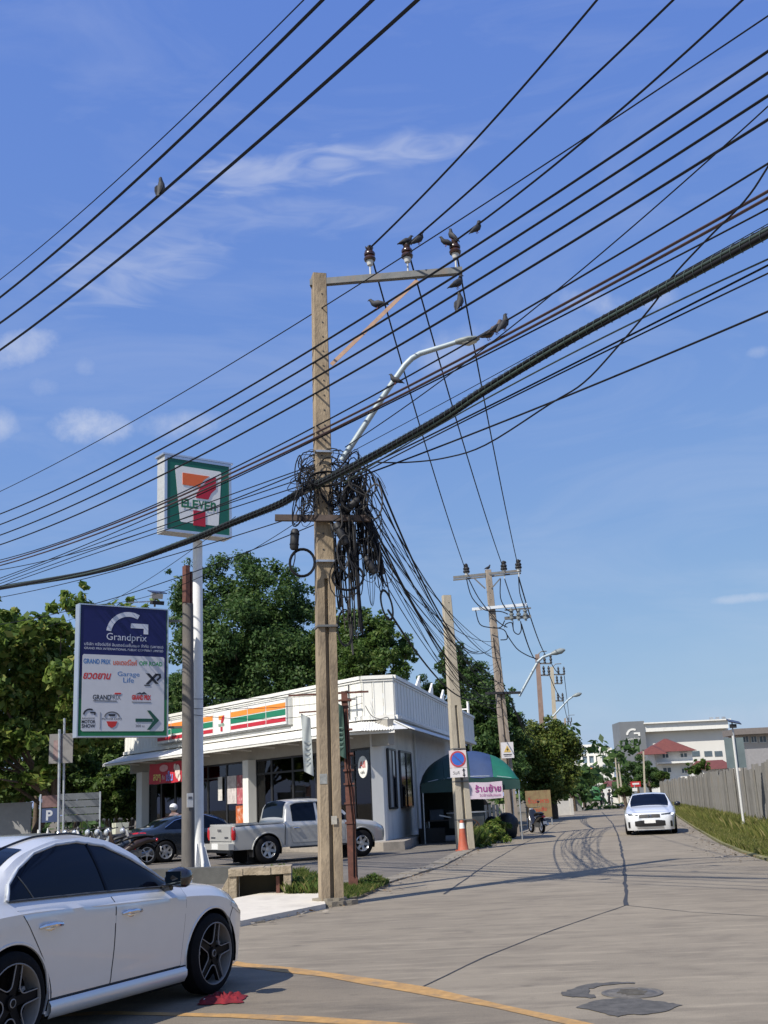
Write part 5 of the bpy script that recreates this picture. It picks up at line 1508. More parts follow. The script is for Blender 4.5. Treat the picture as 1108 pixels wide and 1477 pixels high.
# ------------------------------------------------------------------ trees and bushes
BARK = M('bark', (.115, .085, .06), .95, var=.3, scale=8, bump=.6, bscale=25)
LF_DARK = leaf_mat('leaf_dark', (.024, .060, .016), (.085, .155, .044), (.14, .20, .06), .42)
LF_MID = leaf_mat('leaf_mid', (.030, .070, .014), (.105, .175, .036), (.17, .21, .06), .42)
LF_BIG = leaf_mat('leaf_big', (.055, .110, .018), (.20, .28, .058), (.36, .34, .10), .48)
LF_YEL = leaf_mat('leaf_yellowish', (.036, .075, .015), (.15, .19, .036), (.19, .19, .05), .3)
def leaves(name, parent, blobs, n, size, mat, seed, clump=.32, nclump=60, asp=.5, shell=.55):
    g = np.random.default_rng(seed)
    vol = np.array([b[3] * b[4] * b[5] for b in blobs]) ** .67
    cl = []
    for b, w in zip(blobs, vol / vol.sum()):
        k = max(4, int(nclump * w))
        d = g.normal(size=(k, 3)); d /= np.linalg.norm(d, axis=1)[:, None]
        rr = shell + (1.06 - shell) * g.random(k) ** .7
        c = d * rr[:, None] * np.array(b[3:6]) + np.array(b[:3])
        R = clump * min(b[3:6]) * g.uniform(.6, 1.35, k)
        cl.append(np.column_stack([c, R]))
    cl = np.vstack(cl)
    pr = cl[:, 3] ** 2; pr /= pr.sum()
    idx = g.choice(len(cl), n, p=pr)
    d = g.normal(size=(n, 3)); d /= np.linalg.norm(d, axis=1)[:, None]
    rad = g.random(n) ** .45
    P = cl[idx, :3] + d * (rad * cl[idx, 3])[:, None] * np.array([1, 1, .75])
    # leaf frames: normals mostly up and outward
    nn = d * .55 + g.normal(size=(n, 3)) * .55 + np.array([0, 0, .45])
    nn /= np.linalg.norm(nn, axis=1)[:, None]
    t = np.cross(nn, g.normal(size=(n, 3))); t /= np.linalg.norm(t, axis=1)[:, None]
    b = np.cross(nn, t)
    s = size * (.5 + 1.1 * g.random(n) ** 1.6)[:, None]
    V = np.empty((n, 4, 3))
    V[:, 0] = P - t * s * .5
    V[:, 1] = P + b * s * asp * .5 + nn * s * .06
    V[:, 2] = P + t * s * .5 - nn * s * .10
    V[:, 3] = P - b * s * asp * .5 + nn * s * .06
    me = bpy.data.meshes.new(name)
    me.vertices.add(n * 4); me.vertices.foreach_set('co', V.ravel())
    me.loops.add(n * 4); me.loops.foreach_set('vertex_index', np.arange(n * 4))
    me.polygons.add(n); me.polygons.foreach_set('loop_start', np.arange(n) * 4); me.polygons.foreach_set('loop_total', np.full(n, 4))
    me.materials.append(mat)
    me.update(calc_edges=True)
    o = bpy.data.objects.new(name, me); COL.objects.link(o)
    if parent is not None: o.parent = parent
    return o, cl
def tree(name, label, base, blobs, n, size, mat, seed, tr=.2, group=None, nclump=60, clump=.32, asp=.5, limbs=9, shell=.55, cat='tree'):
    """blobs are crown lobes in world coordinates (cx, cy, cz, rx, ry, rz)"""
    base = Vector(base)
    t = thing(name, label, cat, base, 0, group)
    lb = [(b[0] - base.x, b[1] - base.y, b[2] - base.z, *b[3:]) for b in blobs]
    o, cl = leaves('crown', t, lb, n, size, mat, seed, clump, nclump, asp, shell)
    r = random.Random(seed)
    top = max(lb, key=lambda b: b[2])
    b = MB()
    hub = Vector((top[0] * .5, top[1] * .5, max(.5, min(q[2] - q[5] * .7 for q in lb))))
    b.tube([(0, 0, -.1), (.05, 0, hub.z * .4), hub * 1.0, hub.lerp(Vector(top[:3]), .6)], [tr * 1.25, tr, tr * .85, tr * .4], 9)
    for i in range(limbs):
        c = Vector(cl[r.randrange(len(cl))][:3])
        s = hub * r.uniform(.75, 1.0)
        m = s.lerp(c, .5) + Vector((r.uniform(-.3, .3), r.uniform(-.3, .3), r.uniform(0, .4)))
        b.tube([s, m, c], [tr * .5, tr * .3, tr * .1], 6)
    b.build('trunk', BARK, t, 50)
    return t
def W_(px, py, Y): return at(px, py, Y)
def lobe(px, py, Y, rx, rz, ry=None):
    """crown lobe seen at image point, radii in metres"""
    p = at(px, py, Y); return (p.x, p.y, p.z, rx, ry or rx, rz)
k = 47 / 1600
tree('leafy_tree', 'broad-leaved yellow-green tree at the left edge behind the blue signboard', (-15.5, 49, 0),
     [lobe(35, 930, 48, 2.1, 1.7), lobe(95, 905, 48, 1.5, 1.3), lobe(-30, 960, 47, 2.4, 2.2), lobe(20, 1010, 47, 2.2, 1.8), lobe(90, 990, 47, 1.9, 1.6), lobe(150, 930, 50, 1.5, 1.7), lobe(10, 880, 48, .9, .8), lobe(70, 1060, 48, 1.7, 1.2), lobe(-60, 1060, 47, 2, 2), lobe(112, 862, 48.5, .55, .7), lobe(200, 870, 50, .9, .5), lobe(140, 1020, 50, 1.6, 1.5), lobe(30, 1100, 47, 1.6, 1.2), lobe(-20, 1120, 47, 1.6, 1.2)], 32000, .36, LF_BIG, 21, .2, nclump=210, clump=.36, asp=.55)
tree('big_tree', 'large dark green tree with dense lobed crown rising behind the shop', (-7.8, 68, 0),
     [lobe(335, 838, 67, 2.0, 1.7), lobe(290, 880, 66, 1.8, 2.0), lobe(395, 870, 66, 2.2, 2.2), lobe(435, 920, 66, 1.7, 2.4), lobe(340, 920, 65, 2.6, 2.6), lobe(285, 960, 65, 1.8, 2.4), lobe(390, 960, 65, 2.6, 2.4), lobe(262, 830, 67, .9, 1.3), lobe(268, 900, 66, 1.2, 1.8), lobe(320, 1010, 65, 2.8, 2), lobe(365, 815, 67, 1.0, .8), lobe(440, 985, 65, 2, 2), lobe(455, 870, 67, .9, 1.0), lobe(312, 808, 67, .7, .8)], 90000, .23, LF_DARK, 22, .4, nclump=520, clump=.36)
tree('bright_tree', 'lighter green bushy tree just right of the main pole behind the shop roof', (-.8, 64, 0),
     [lobe(520, 920, 63, 1.5, 1.5), lobe(560, 930, 63, 1.3, 1.2), lobe(500, 960, 62, 1.6, 1.6), lobe(545, 965, 62, 1.7, 1.3), lobe(535, 890, 63, .8, .7), lobe(478, 920, 63, 1.3, 1.6), lobe(583, 955, 63, .6, .6), lobe(480, 1000, 62, 1.5, 1)], 36000, .22, LF_MID, 23, .25, nclump=240, clump=.36)
tree('dark_tree', 'dark loose-crowned tree rising beyond the far end of the shop between two poles', (5.2, 68, 0),
     [lobe(655, 955, 67, .95, 1.1), lobe(635, 985, 67, 1.2, 1.2), lobe(680, 985, 67, 1.3, 1.5), lobe(700, 1030, 66, 1.5, 1.6), lobe(665, 1030, 66, 1.6, 1.4), lobe(722, 1010, 67, .9, 1.3), lobe(690, 1075, 65, 1.8, 1.4), lobe(730, 1060, 66, 1.2, 1.6), lobe(645, 935, 67, .4, .5), lobe(720, 1105, 64, 1.4, 1.2)], 42000, .22, LF_DARK, 24, .22, nclump=260, clump=.38)
tree('round_tree', 'clipped round tree with yellowish top beside the side road', (9.9, 73, 0),
     [lobe(790, 1090, 73, 1.9, 1.9), lobe(770, 1075, 72.5, 1.2, 1.4), lobe(812, 1085, 72.5, 1.1, 1.4), lobe(790, 1062, 73, 1.4, 1.1), lobe(790, 1125, 72, 1.75, 1.2), lobe(766, 1115, 72, 1.0, 1.2), lobe(815, 1120, 72, .9, 1.2)], 42000, .19, LF_YEL, 25, .2, nclump=300, clump=.36)
r = random.Random(9)
for i, (px, py, Y, rx, rz, m, lb) in enumerate((
    (20, 1095, 56, 3.2, 2.6, LF_MID, 'green bush at the far left edge behind the leafy tree'),
    (110, 1100, 60, 3.0, 2.6, LF_MID, 'green bush behind the grey slatted board'),
    (190, 1085, 63, 3.2, 3.0, LF_DARK, 'dark bush left of the shop under the blue signboard'),
    (160, 1140, 56, 2.2, 1.5, LF_MID, 'low mid-green shrub left of the shop behind the motorcycles'),
    (238, 1010, 72, 2.8, 3.4, LF_DARK, 'dark narrow tree between the blue signboard and the dark pole'),
    (55, 1040, 64, 3.5, 3.5, LF_DARK, 'dark tree mass deep behind the leafy tree'),
    (170, 1030, 66, 3.0, 3.0, LF_DARK, 'dark tree deep behind the blue signboard'))):
    p = at(px, py, Y)
    tree('bush' if i < 4 else 'background_tree', lb, (p.x, Y, 0), [(p.x + r.uniform(-.4, .4) * rx, Y + r.uniform(-.5, .5), p.z + r.uniform(-.3, .3) * rz, rx * .75, rx * .6, rz * .75) for _ in range(4)], 14000 if i < 4 else 20000, .25, m, 40 + i, .15, 'bushes and trees along the back of the forecourt', nclump=90, limbs=5, cat='bush' if i < 4 else 'tree')
# far trees: real positions along the far road
for (px, py, Y, rx, rz, m, lb, nm) in (
    (870, 1122, 165, 2.6, 2.4, LF_DARK, 'far dark tree in front of the white office block', 'far_tree'), (849, 1122, 165, 1.2, 1.3, LF_MID, 'far small tree beside the orange roof', 'far_tree'),
    (918, 1115, 128, 2.3, 2.1, LF_DARK, 'far dark round tree below the grey tower', 'far_tree'), (936, 1118, 122, 1.5, 1.6, LF_DARK, 'far tree directly left of the white house', 'far_tree'),
    (902, 1128, 140, 1.6, 1.3, LF_MID, 'far pale tree behind the two leaning posts', 'far_tree'), (1006, 1104, 118, 1.3, 1.0, LF_MID, 'tree over the fence before the white house wall', 'far_tree'), (955, 1117, 112, .7, .6, LF_MID, 'small spiky bush before the white house arch window', 'far_bush'),
    (838, 1122, 125, 1.6, 1.6, LF_MID, 'far roadside tree behind the clipped round tree', 'far_tree'), (826, 1140, 100, 1.2, .9, LF_DARK, 'low dark bush beside the clipped round tree', 'far_bush'), (900, 1140, 95, .8, .55, LF_MID, 'small bush at the verge behind the white car', 'far_bush')):
    p = at(px, py, Y)
    tree(nm, lb, (p.x, Y, 0), [(p.x, Y, p.z, rx * .8, rx * .8, rz * .8), (p.x - rx * .4, Y, p.z - rz * .25, rx * .6, rx * .6, rz * .6), (p.x + rx * .4, Y, p.z - rz * .2, rx * .6, rx * .6, rz * .6)], 6500, .22 if Y > 110 else .18, m, int(px), .15, 'small trees at the far end of the road', nclump=40, limbs=4, cat='tree' if 'tree' in nm else 'bush')
# distant belt of woods closing the horizon
def wood(name, x0, x1, Y, h, n, seed, mat):
    g_ = random.Random(seed)
    bl_ = []
    for i in range(40):
        x = g_.uniform(x0, x1); bl_.append((x, Y + g_.uniform(-8, 8), h * g_.uniform(.25, .55), 5, 4, h * g_.uniform(.35, .6)))
    o, _ = leaves(name, None, bl_, n, .9, mat, seed, .35, 300)
    tag(o, kind='stuff')
wood('woods', -140, -20, 150, 11, 14000, 61, LF_DARK)
wood('woods', 10, 200, 420, 13, 12000, 62, LF_MID)
wood('woods', -60, 20, 110, 8, 9000, 63, LF_DARK)
# leafy weeds at the foot of the no-parking pole and behind the pale ramp
def weeds(name, pts, n, size, mat, seed):
    o, _ = leaves(name, None, pts, n, size, mat, seed, .4, 60, .45, .3)
    return tag(o, kind='stuff')
weeds('weeds', [(2.75, 37.2, .3, .4, .5, .35), (3.2, 39.5, .3, .5, .8, .4), (3.7, 42.5, .3, .5, 1.0, .4), (2.5, 36.4, .2, .25, .3, .25), (3.4, 41, .55, .3, .5, .35)], 2600, .16, LF_BIG, 71)
weeds('weeds', [(-1.75, 20.75, .2, .3, .2, .16), (-2.2, 20.6, .50, .35, .15, .07), (-.55, 21.4, .12, .25, .2, .12)], 1000, .07, LF_MID, 72)

# ------------------------------------------------------------------ vehicles
PW = M('pearl_white_paint', (.72, .74, .76), .25, .1, var=.02, coat=1.0)
PWN = M('silver_white_paint', (.70, .70, .68), .3, .25, var=.02, coat=1.0)
PS_ = M('silver_paint', (.50, .49, .455), .35, .35, var=.03, coat=.6)
PN_ = M('dark_navy_paint', (.014, .020, .028), .25, .2, var=.05, coat=1.0)
TYRE = M('tyre_rubber', (.009, .009, .010), .85, var=.2, scale=20, spec=.12)
RIMD = M('black_rim', (.006, .006, .007), .45, 0, var=.1, spec=.12)
RIMS = M('silver_rim', (.5, .51, .52), .3, .8, var=.08)
EDGE = M('machined_rim_edge', (.26, .24, .22), .5, 0, var=.1)
PLAS = M('black_plastic', (.014, .014, .015), .5, var=.2)
CHR = M('chrome', (.75, .76, .77), .12, 1.0, var=.02)
LRED = M('red_lamp_plastic', (.40, .008, .012), .15, var=.1, coat=.6)
LCLR = M('clear_lamp', (.55, .58, .60), .08, .3, var=.15, coat=.8)
PLATE = M('licence_plate', (.70, .70, .68), .5, var=.08, scale=20)
GAP = M('panel_gap', (.018, .019, .021), .8, var=.1)

class Body:
    """car body lofted through cross-sections; local +Y forward, +X right, +Z up"""
    def __init__(s, top, belt, hw, yr, yf, sill, axles, wr, ra, crease=.09, tumble=.40, lean=.065, capd=(.3, .3), hoodw=.84):
        s.top, s.belt, s.hw = pchip(*zip(*top)), pchip(*zip(*belt)), pchip(*zip(*hw))
        s.yr, s.yf, s.sill, s.axles, s.wr, s.ra = yr, yf, sill, axles, wr, ra
        s.crease, s.tumble, s.lean, s.capd, s.hoodw = crease, tumble, lean, capd, hoodw
    def zb(s, y):
        z = s.sill
        for a in s.axles:
            if abs(y - a) < s.ra: z = max(z, s.wr + math.sqrt(s.ra ** 2 - (y - a) ** 2))
        return z
    def side(s, y, z):
        b = s.belt(y); zc = b - s.crease; h = s.hw(y)
        if z <= zc:
            t = (zc - z) / max(.1, zc - s.sill)
            return h * (1 - .055 * t ** 2.2 - .012 * math.sin(t * math.pi) * (1 if .15 < t < .75 else .5))
        if z <= b: return h - s.lean * (z - zc) / s.crease
        xb = h - s.lean
        xr, ze, tp = s.rail(y)
        t = min(1, (z - b) / max(.01, ze - b))
        return xb + (xr - xb) * t + .018 * math.sin(math.pi * t)
    def rail(s, y):
        b = s.belt(y); tp = max(s.top(y), b + .015); g = tp - b
        xb = s.hw(y) - s.lean
        k = ss(.10, .32, g)
        xr = (xb * s.hoodw) * (1 - k) + (xb - s.tumble * g - .015) * k
        ze = b + g * (.55 * (1 - k) + .90 * k)
        return xr, ze, tp
    def topz(s, y, x):
        xr, ze, tp = s.rail(y)
        u = min(1, abs(x) / xr)
        return ze + (tp - ze) * (1 - u ** 2.4)
    def section(s, y, zlow=None):
        zb = s.zb(y) if zlow is None else zlow
        b = s.belt(y); zc = b - s.crease
        R = []
        for i in range(8):
            z = zb + (zc - zb) * i / 7 if zb < zc - .02 else zc - .02 + .02 * i / 7
            R.append((s.side(y, z), z))
        for i in (1, 2): R.append((s.side(y, zc + s.crease * i / 2), zc + s.crease * i / 2))
        xr, ze, tp = s.rail(y)
        for i in range(1, 6):
            z = b + (ze - b) * i / 5; R.append((s.side(y, z), z))
        for i in range(1, 7):
            x = xr * (1 - i / 6); R.append((x, s.topz(y, x)))
        return R
    def stations(s):
        Y = set(np.round(np.linspace(s.yr, s.yf, 84), 3))
        for a in s.axles:
            for t in range(0, 181, 9): Y.add(round(a + s.ra * math.cos(math.radians(t)), 3))
            Y.add(round(a + s.ra * 1.001, 4)); Y.add(round(a - s.ra * 1.001, 4))
        return sorted(y for y in Y if s.yr <= y <= s.yf)
    def build(s, parent, mat, name='body'):
        b = MB()
        Y = s.stations()
        sec = [s.section(y) for y in Y]
        for sx in (1, -1):
            b.grid([[(sx * x, y, z) for x, z in R] for y, R in zip(Y, sec)], flip=(sx < 0))
        for end, y0, sg in ((0, s.yr, -1), (1, s.yf, 1)):
            R = s.section(y0)
            rows = []
            for x0, z in R:
                rows.append([(u * x0, y0 + sg * s.cap(end, z, y0) * (1 - abs(u) ** 2.6) ** (1 / 2.6), z) for u in np.linspace(-1, 1, 17)])
            b.grid(rows, flip=(sg < 0))
        o = b.build(name, mat, parent, 40)
        d = MB(); zf = s.sill + .03
        ym = sorted([s.yr + .1] + [q for a in s.axles for q in (a - s.ra, a + s.ra)] + [s.yf - .1])
        for i in range(0, len(ym), 2): d.box((0, (ym[i] + ym[i + 1]) / 2, zf + .1), (s.hw(0) * 1.35, ym[i + 1] - ym[i], .22))
        for a in s.axles:
            for sx in (1, -1):
                rr = [[(sx * x, a + (s.ra + .004) * math.cos(t), s.wr + (s.ra + .004) * math.sin(t)) for x in (s.side(a, s.wr + s.ra) - .012, s.hw(a) * .55)] for t in np.linspace(-.3, math.pi + .3, 20)]
                d.grid(rr); d.grid(rr, flip=True)
                d.box((sx * s.hw(a) * .54, a, s.wr + .1), (.02, s.ra * 2, s.ra * 2))
        d.build('underbody', PLAS, parent)
        return o
    def cap(s, end, z, y0):
        b = s.belt(y0); tp = s.top(y0); D = s.capd[end]
        t = (z - s.sill) / max(.05, b - s.sill)
        if t <= 1: return D * (.72 + .28 * math.sin(math.pi * min(1, max(0, t * .85 + .1))))
        return D * (.72 + .28 * math.sin(math.pi * .95)) * max(0, 1 - (z - b) / max(.01, tp - b)) ** .7
    def cap_pt(s, end, x, z, off=.0):
        y0 = (s.yr, s.yf)[end]; sg = (-1, 1)[end]
        x0 = s.side(y0, z) if z <= s.rail(y0)[1] else s.rail(y0)[0]
        u = max(-.999, min(.999, x / x0))
        return Vector((x, y0 + sg * (s.cap(end, z, y0) * (1 - abs(u) ** 2.6) ** (1 / 2.6) + off), z))
    def cap_patch(s, end, poly_lo, poly_hi, off=.006, n=10, m=4):
        """patch between two polylines (x, z) on the front or rear fascia"""
        b = MB(); lo, hi = np.array(poly_lo, float), np.array(poly_hi, float)
        rows = []
        X = np.linspace(lo[0, 0], lo[-1, 0], n)
        for j in range(m + 1):
            row = []
            for x in X:
                z0, z1 = np.interp(x, lo[:, 0], lo[:, 1]), np.interp(x, hi[:, 0], hi[:, 1])
                row.append(tuple(s.cap_pt(end, x, z0 + (z1 - z0) * j / m, off)))
            rows.append(row)
        b.grid(rows, flip=(end == 0)); return b
    def side_patch(s, lo, hi, sx=1, off=.004, n=24, m=8):
        """patch on the body side between two polylines (y, z)"""
        lo, hi = pchip(*zip(*lo)), pchip(*zip(*hi))
        return lambda y0, y1: MB().grid([[(sx * (s.side(y, lo(y) + (hi(y) - lo(y)) * j / m) + off), y, lo(y) + (hi(y) - lo(y)) * j / m) for j in range(m + 1)] for y in np.linspace(y0, y1, n)], flip=(sx < 0))
    def side_line(s, L, sx=1, r=.004, off=.001, n=None):
        P = []
        for a, b_ in zip(L[:-1], L[1:]):
            k = max(2, int(math.hypot(a[0] - b_[0], a[1] - b_[1]) / .04))
            P += [(a[0] + (b_[0] - a[0]) * i / k, a[1] + (b_[1] - a[1]) * i / k) for i in range(k)]
        P.append(L[-1])
        return [Vector((sx * (s.side(y, z) + off), y, z)) for y, z in P]
    def door(s, parent, left, right, sx, mat, z0, z1, m=16, off=.0035, name='door'):
        """door skin: left(z), right(z) give the rear and front edges"""
        def P(g0, g1, off_):
            rows = []
            for j in range(m + 1):
                z = z0 - g0 + (z1 + g1 - z0 + g0) * j / m
                a, c = left(min(max(z, z0), z1)) - g0, right(min(max(z, z0), z1)) + g0
                rows.append([(sx * (s.side(y, z) + off_), y, z) for y in np.linspace(a, c, 18)])
            return rows
        g = MB().grid(P(.006, .0, off * .35), flip=(sx > 0)); g.build('door_gap', GAP, parent, 40)
        d = MB().grid(P(0, 0, off), flip=(sx > 0))
        return d.build(name, mat, parent, 40)
    def glass_top(s, parent, y0, y1, frac=.94, mat=None, off=.006, name='windscreen', trim=True):
        rows = []
        for y in np.linspace(y0, y1, 14):
            xr, ze, tp = s.rail(y)
            rows.append([(x, y, s.topz(y, x) + off) for x in np.linspace(-xr * frac, xr * frac, 15)])
        MB().grid(rows, flip=(y1 > y0)).build(name, mat or GLASSD, parent, 60)

def wheel(parent, x, y, R, rim, sx, style, w=.2, mats=(RIMD, EDGE)):
    T = Matrix.Translation((x, y, R)) @ Matrix.Rotation(sx * math.pi / 2, 4, 'Y')
    b = MB()
    b.lathe([(rim * .98, -w / 2), (rim + .012, -w / 2 - .004), (R - .03, -w / 2 + .008), (R - .006, -w / 2 + .03), (R, 0), (R - .006, w / 2 - .03), (R - .03, w / 2 - .008), (rim + .012, w / 2 + .004), (rim * .98, w / 2), (rim * .97, 0)], 40, 0, T, closed=True)
    o = b.build('wheel', TYRE, parent, 40)
    r_ = MB()
    r_.lathe([(rim * .98, w / 2 - .002), (rim * .955, w / 2 + .003), (rim * .94, w / 2 - .002), (rim * .93, w / 2 - .03), (rim * .92, -w / 2)], 40, 1, T, caps=False)
    r_.lathe([(rim * .97, -.02), (0, -.02), (0, -.019)], 32, 0, T)
    def spoke(a, r0, r1, hw0, hw1, z0, z1, m):
        V = []
        for r, h, z in ((r0, hw0, z0), (r1, hw1, z1)):
            for q, zz in ((-h, z), (h, z), (h, z - .03), (-h, z - .03)):
                V.append(T @ Vector((r * math.cos(a) - q * math.sin(a), r * math.sin(a) + q * math.cos(a), zz)))
        r_.add(V, [(0, 1, 2, 3)[::-1], (4, 5, 6, 7), (0, 1, 5, 4), (1, 2, 6, 5), (2, 3, 7, 6), (3, 0, 4, 7)], m)
    zt = w / 2 - .012
    if style == 'double5':
        for k in range(5):
            a = k * 2 * math.pi / 5 + math.pi / 2 + .12
            spoke(a, rim * .12, rim * .95, rim * .12, rim * .125, zt - .022, zt - .008, 0)
            am = a + math.pi / 5
            pol = lambda rr, an, zz=zt: T @ Vector((rim * rr * math.cos(an), rim * rr * math.sin(an), zz))
            L = [pol(.94, a + .125), pol(.70, a + .185), pol(.48, a + .29), pol(.40, a + .40), pol(.37, am), pol(.40, am + math.pi / 5 - .40), pol(.48, a + 2 * math.pi / 5 - .29), pol(.70, a + 2 * math.pi / 5 - .185), pol(.94, a + 2 * math.pi / 5 - .125)]
            r_.tube(catmull(L, 3), rim * .017, 5, 1)
        r_.lathe([(rim * .19, zt - .02), (rim * .18, zt - .004), (0, zt - .002)], 20, 0, T)
        r_.lathe([(rim * .115, zt - .003), (rim * .09, zt + .001), (rim * .085, zt - .003)], 16, 1, T, caps=False)
        for k in range(2): spoke(2.0 + 2.6 * k, rim * .55, rim * .68, rim * .05, rim * .05, zt - .05, zt - .05, 1)
    else:
        for k in range(6):
            a = k * math.pi / 3 + .3
            spoke(a, rim * .12, rim * .94, rim * .20, rim * .15, zt - .02, zt - .004, 1)
        r_.lathe([(rim * .26, zt - .02), (rim * .24, zt + .008), (0, zt + .01)], 18, 1, T)
        r_.lathe([(rim * .97, zt - .03), (rim * .80, zt - .014), (rim * .78, zt - .03)], 30, 1, T, caps=False)
    r_.build('rim', list(mats), o, 30)
    return o

def place_car(name, label, cat, contact, az, ly, lx):
    """put the car so that the local point (lx, ly) stands on the ground point contact, heading az degrees clockwise from +Y"""
    a = math.radians(az)
    d = Vector((math.sin(a), math.cos(a), 0)); n = Vector((math.cos(a), -math.sin(a), 0))
    c = Vector((contact[0], contact[1], 0)) - d * ly - n * lx
    return thing(name, label, cat, (c.x, c.y, contact[2] if len(contact) > 2 else 0), -a)

# ---- near white saloon, cut by the left edge
WB = 2.44
NC = place_car('parked_car', 'white four-door saloon with black alloy wheels cut off by the left edge', 'car', (-1.69, 10.33, .006), 24.5, WB / 2, .86)
S1 = Body(top=[(-2.05, .90), (-1.85, 1.0), (-1.58, 1.055), (-1.2, 1.21), (-.85, 1.345), (-.45, 1.42), (-.15, 1.425), (.08, 1.385), (.38, 1.245), (.74, 1.03), (.88, .975), (1.35, .925), (1.75, .84), (1.86, .78)],
          belt=[(-2.05, .86), (-1.6, .965), (-1.1, .985), (-.4, .965), (.4, .94), (1.0, .915), (1.3, .885), (1.6, .80), (1.86, .70)],
          hw=[(-2.05, .80), (-1.75, .87), (-1.22, .895), (0, .89), (1.22, .895), (1.6, .86), (1.86, .76)],
          yr=-2.05, yf=1.86, sill=.185, axles=(WB / 2, -WB / 2), wr=.335, ra=.372, crease=.085, tumble=.46, lean=.075, capd=(.22, .26))
S1.build(NC, PWN)
for sx in (1, -1):
    fl = pchip([.2, .35, .6, .8, .97], [-.17, -.14, -.12, -.125, -.14]); fr2 = pchip([.2, .5, .8, .97], [.74, .78, .80, .80])
    rl_ = pchip([.2, .35, .5, .7, .88, .97], [-.80, -.81, -.87, -1.00, -1.14, -1.23]); rr2 = lambda z: fl(z) - .012
    zt_ = .925
    d1 = S1.door(NC, fl, fr2, sx, PWN, .30, zt_); d2 = S1.door(NC, rl_, rr2, sx, PWN, .30, zt_)
    for dd, y0 in ((d1, -.05), (d2, -.98)):
        h = MB()
        P = [(y0, .79), (y0 + .03, .80), (y0 + .12, .803), (y0 + .2, .795), (y0 + .23, .785)]
        h.tube([Vector((sx * (S1.side(y, z) + o), y, z)) for (y, z), o in zip(P, (.004, .03, .037, .03, .004))], [.010, .016, .017, .016, .010], 8)
        h.ball((sx * (S1.side(y0 + .11, .775) - .012), y0 + .11, .775), (.02, .085, .028), 0)
        h.build('handle', CHR, dd, 40)
    # glass, chrome line, sill skirt
    up = [(-1.24, 1.02), (-1.18, 1.09), (-1.04, 1.19), (-.82, 1.285), (-.55, 1.335), (-.3, 1.345), (0, 1.30), (.27, 1.185), (.49, 1.065), (.66, .975)]
    lw = [(-1.24, .995), (-1.1, .99), (-.4, .978), (.3, .957), (.66, .945)]
    S1.side_patch(lw, up, sx, .008, 40, 8)(-1.24, .66).build('side_window', GLASSD, NC, 60)
    tl = S1.side_line([(-1.24, .995)] + [(y, z + .006) for y, z in up[1:]], sx, off=.012)
    MB().tube(tl, .013, 6).build('window_trim', CHR if False else M('satin_trim', (.46, .49, .53), .3, .15, var=.04), NC, 60)
    MB().tube(S1.side_line([(-1.22, .99), (-.4, .972), (.3, .951), (.66, .938)], sx, off=.012), .009, 6).build('window_trim', M('dark_seal', (.05, .055, .06), .5), NC, 60)
    MB().tube(S1.side_line([(-.16, .968), (-.175, 1.15), (-.19, 1.335)], sx, off=.010), .012, 5).build('door_pillar', GLASSD, NC)
    MB().tube(S1.side_line([(-1.07, 1.15), (-.98, .99)], sx, off=.010), .005, 5).build('quarter_divider', M('dark_seal'), NC)
    sk = MB(); rows = []
    for y in np.linspace(-.83, .83, 24):
        rows.append([(sx * (S1.side(y, z) + o), y, z) for z, o in ((.285, .004), (.255, .03), (.215, .035), (.165, .01), (.15, -.06))])
    sk.grid(rows, flip=(sx < 0)); sk.build('sill_skirt', PWN, NC, 60)
    MB().tube(S1.side_line([(-.83, .288), (.83, .288)], sx, off=.004), .006, 5).build('sill_gap', GAP, NC)
    # fender arch lips, shut lines at wings
    for a in S1.axles:
        MB().tube([Vector((sx * (S1.side(a + .38 * math.cos(t), .335 + .38 * math.sin(t)) - .004), a + .38 * math.cos(t), .335 + .38 * math.sin(t))) for t in np.linspace(-.35, math.pi + .35, 30)], .012, 6).build('arch_lip', PWN, NC, 60)
    MB().tube(S1.side_line([(1.60, .74), (1.52, .60), (1.605, .38)], sx, off=.0), .004, 5).build('bumper_gap', GAP, NC)
    # headlight wraps round the wing
    S1.side_patch([(1.52, .70), (1.7, .63), (1.86, .60)], [(1.52, .735), (1.7, .735), (1.86, .685)], sx, .004, 12, 4)(1.53, 1.85).build('headlight', LCLR, NC, 60)
    # door mirror
    mo = MB()
    c = Vector((sx * 1.0, .56, 1.0))
    mo.tube([c + Vector((sx * -.125, .015, -.01)), c + Vector((sx * -.08, .01, .01)), c + Vector((0, 0, .015)), c + Vector((sx * .075, -.01, .005)), c + Vector((sx * .10, -.01, 0))], [(.05, .05), (.085, .075), (.10, .085), (.08, .07), (.03, .03)], 12)
    mo.tube([Vector((sx * (S1.side(.56, .93) - .01), .56, .93)), c + Vector((sx * -.09, 0, -.06))], .032, 8)
    mob = mo.build('door_mirror', M('glossy_black', (.012, .012, .014), .12, coat=.8), NC, 50)
    MB().box(tuple(c + Vector((sx * -.005, -.088, .012))), (.15, .008, .11)).build('mirror_glass', M('mirror_glass', (.25, .3, .33), .03, 1.0), mob)
    for a in S1.axles: wheel(NC, sx * .80, a, .335, .262, sx, 'double5', .215)
S1.glass_top(NC, .16, .84, .93); S1.glass_top(NC, -1.52, -.84, .90, name='rear_window')
for x0, x1 in ((-.74, -.40), (.40, .74)):
    S1.cap_patch(0, [(x0, .74), (x1, .74)], [(x0, .86), (x1, .86)], .006).build('tail_light', LRED, NC, 60)
rc_ = MB(); rows = []
for y in np.linspace(-.9, .3, 20):
    rows.append(y)
MB().tube([Vector((.40, y, S1.topz(y, .44) + .012)) for y in np.linspace(-1.45, .08, 22)], .008, 5).build('roof_seam', PLAS, NC, 60)

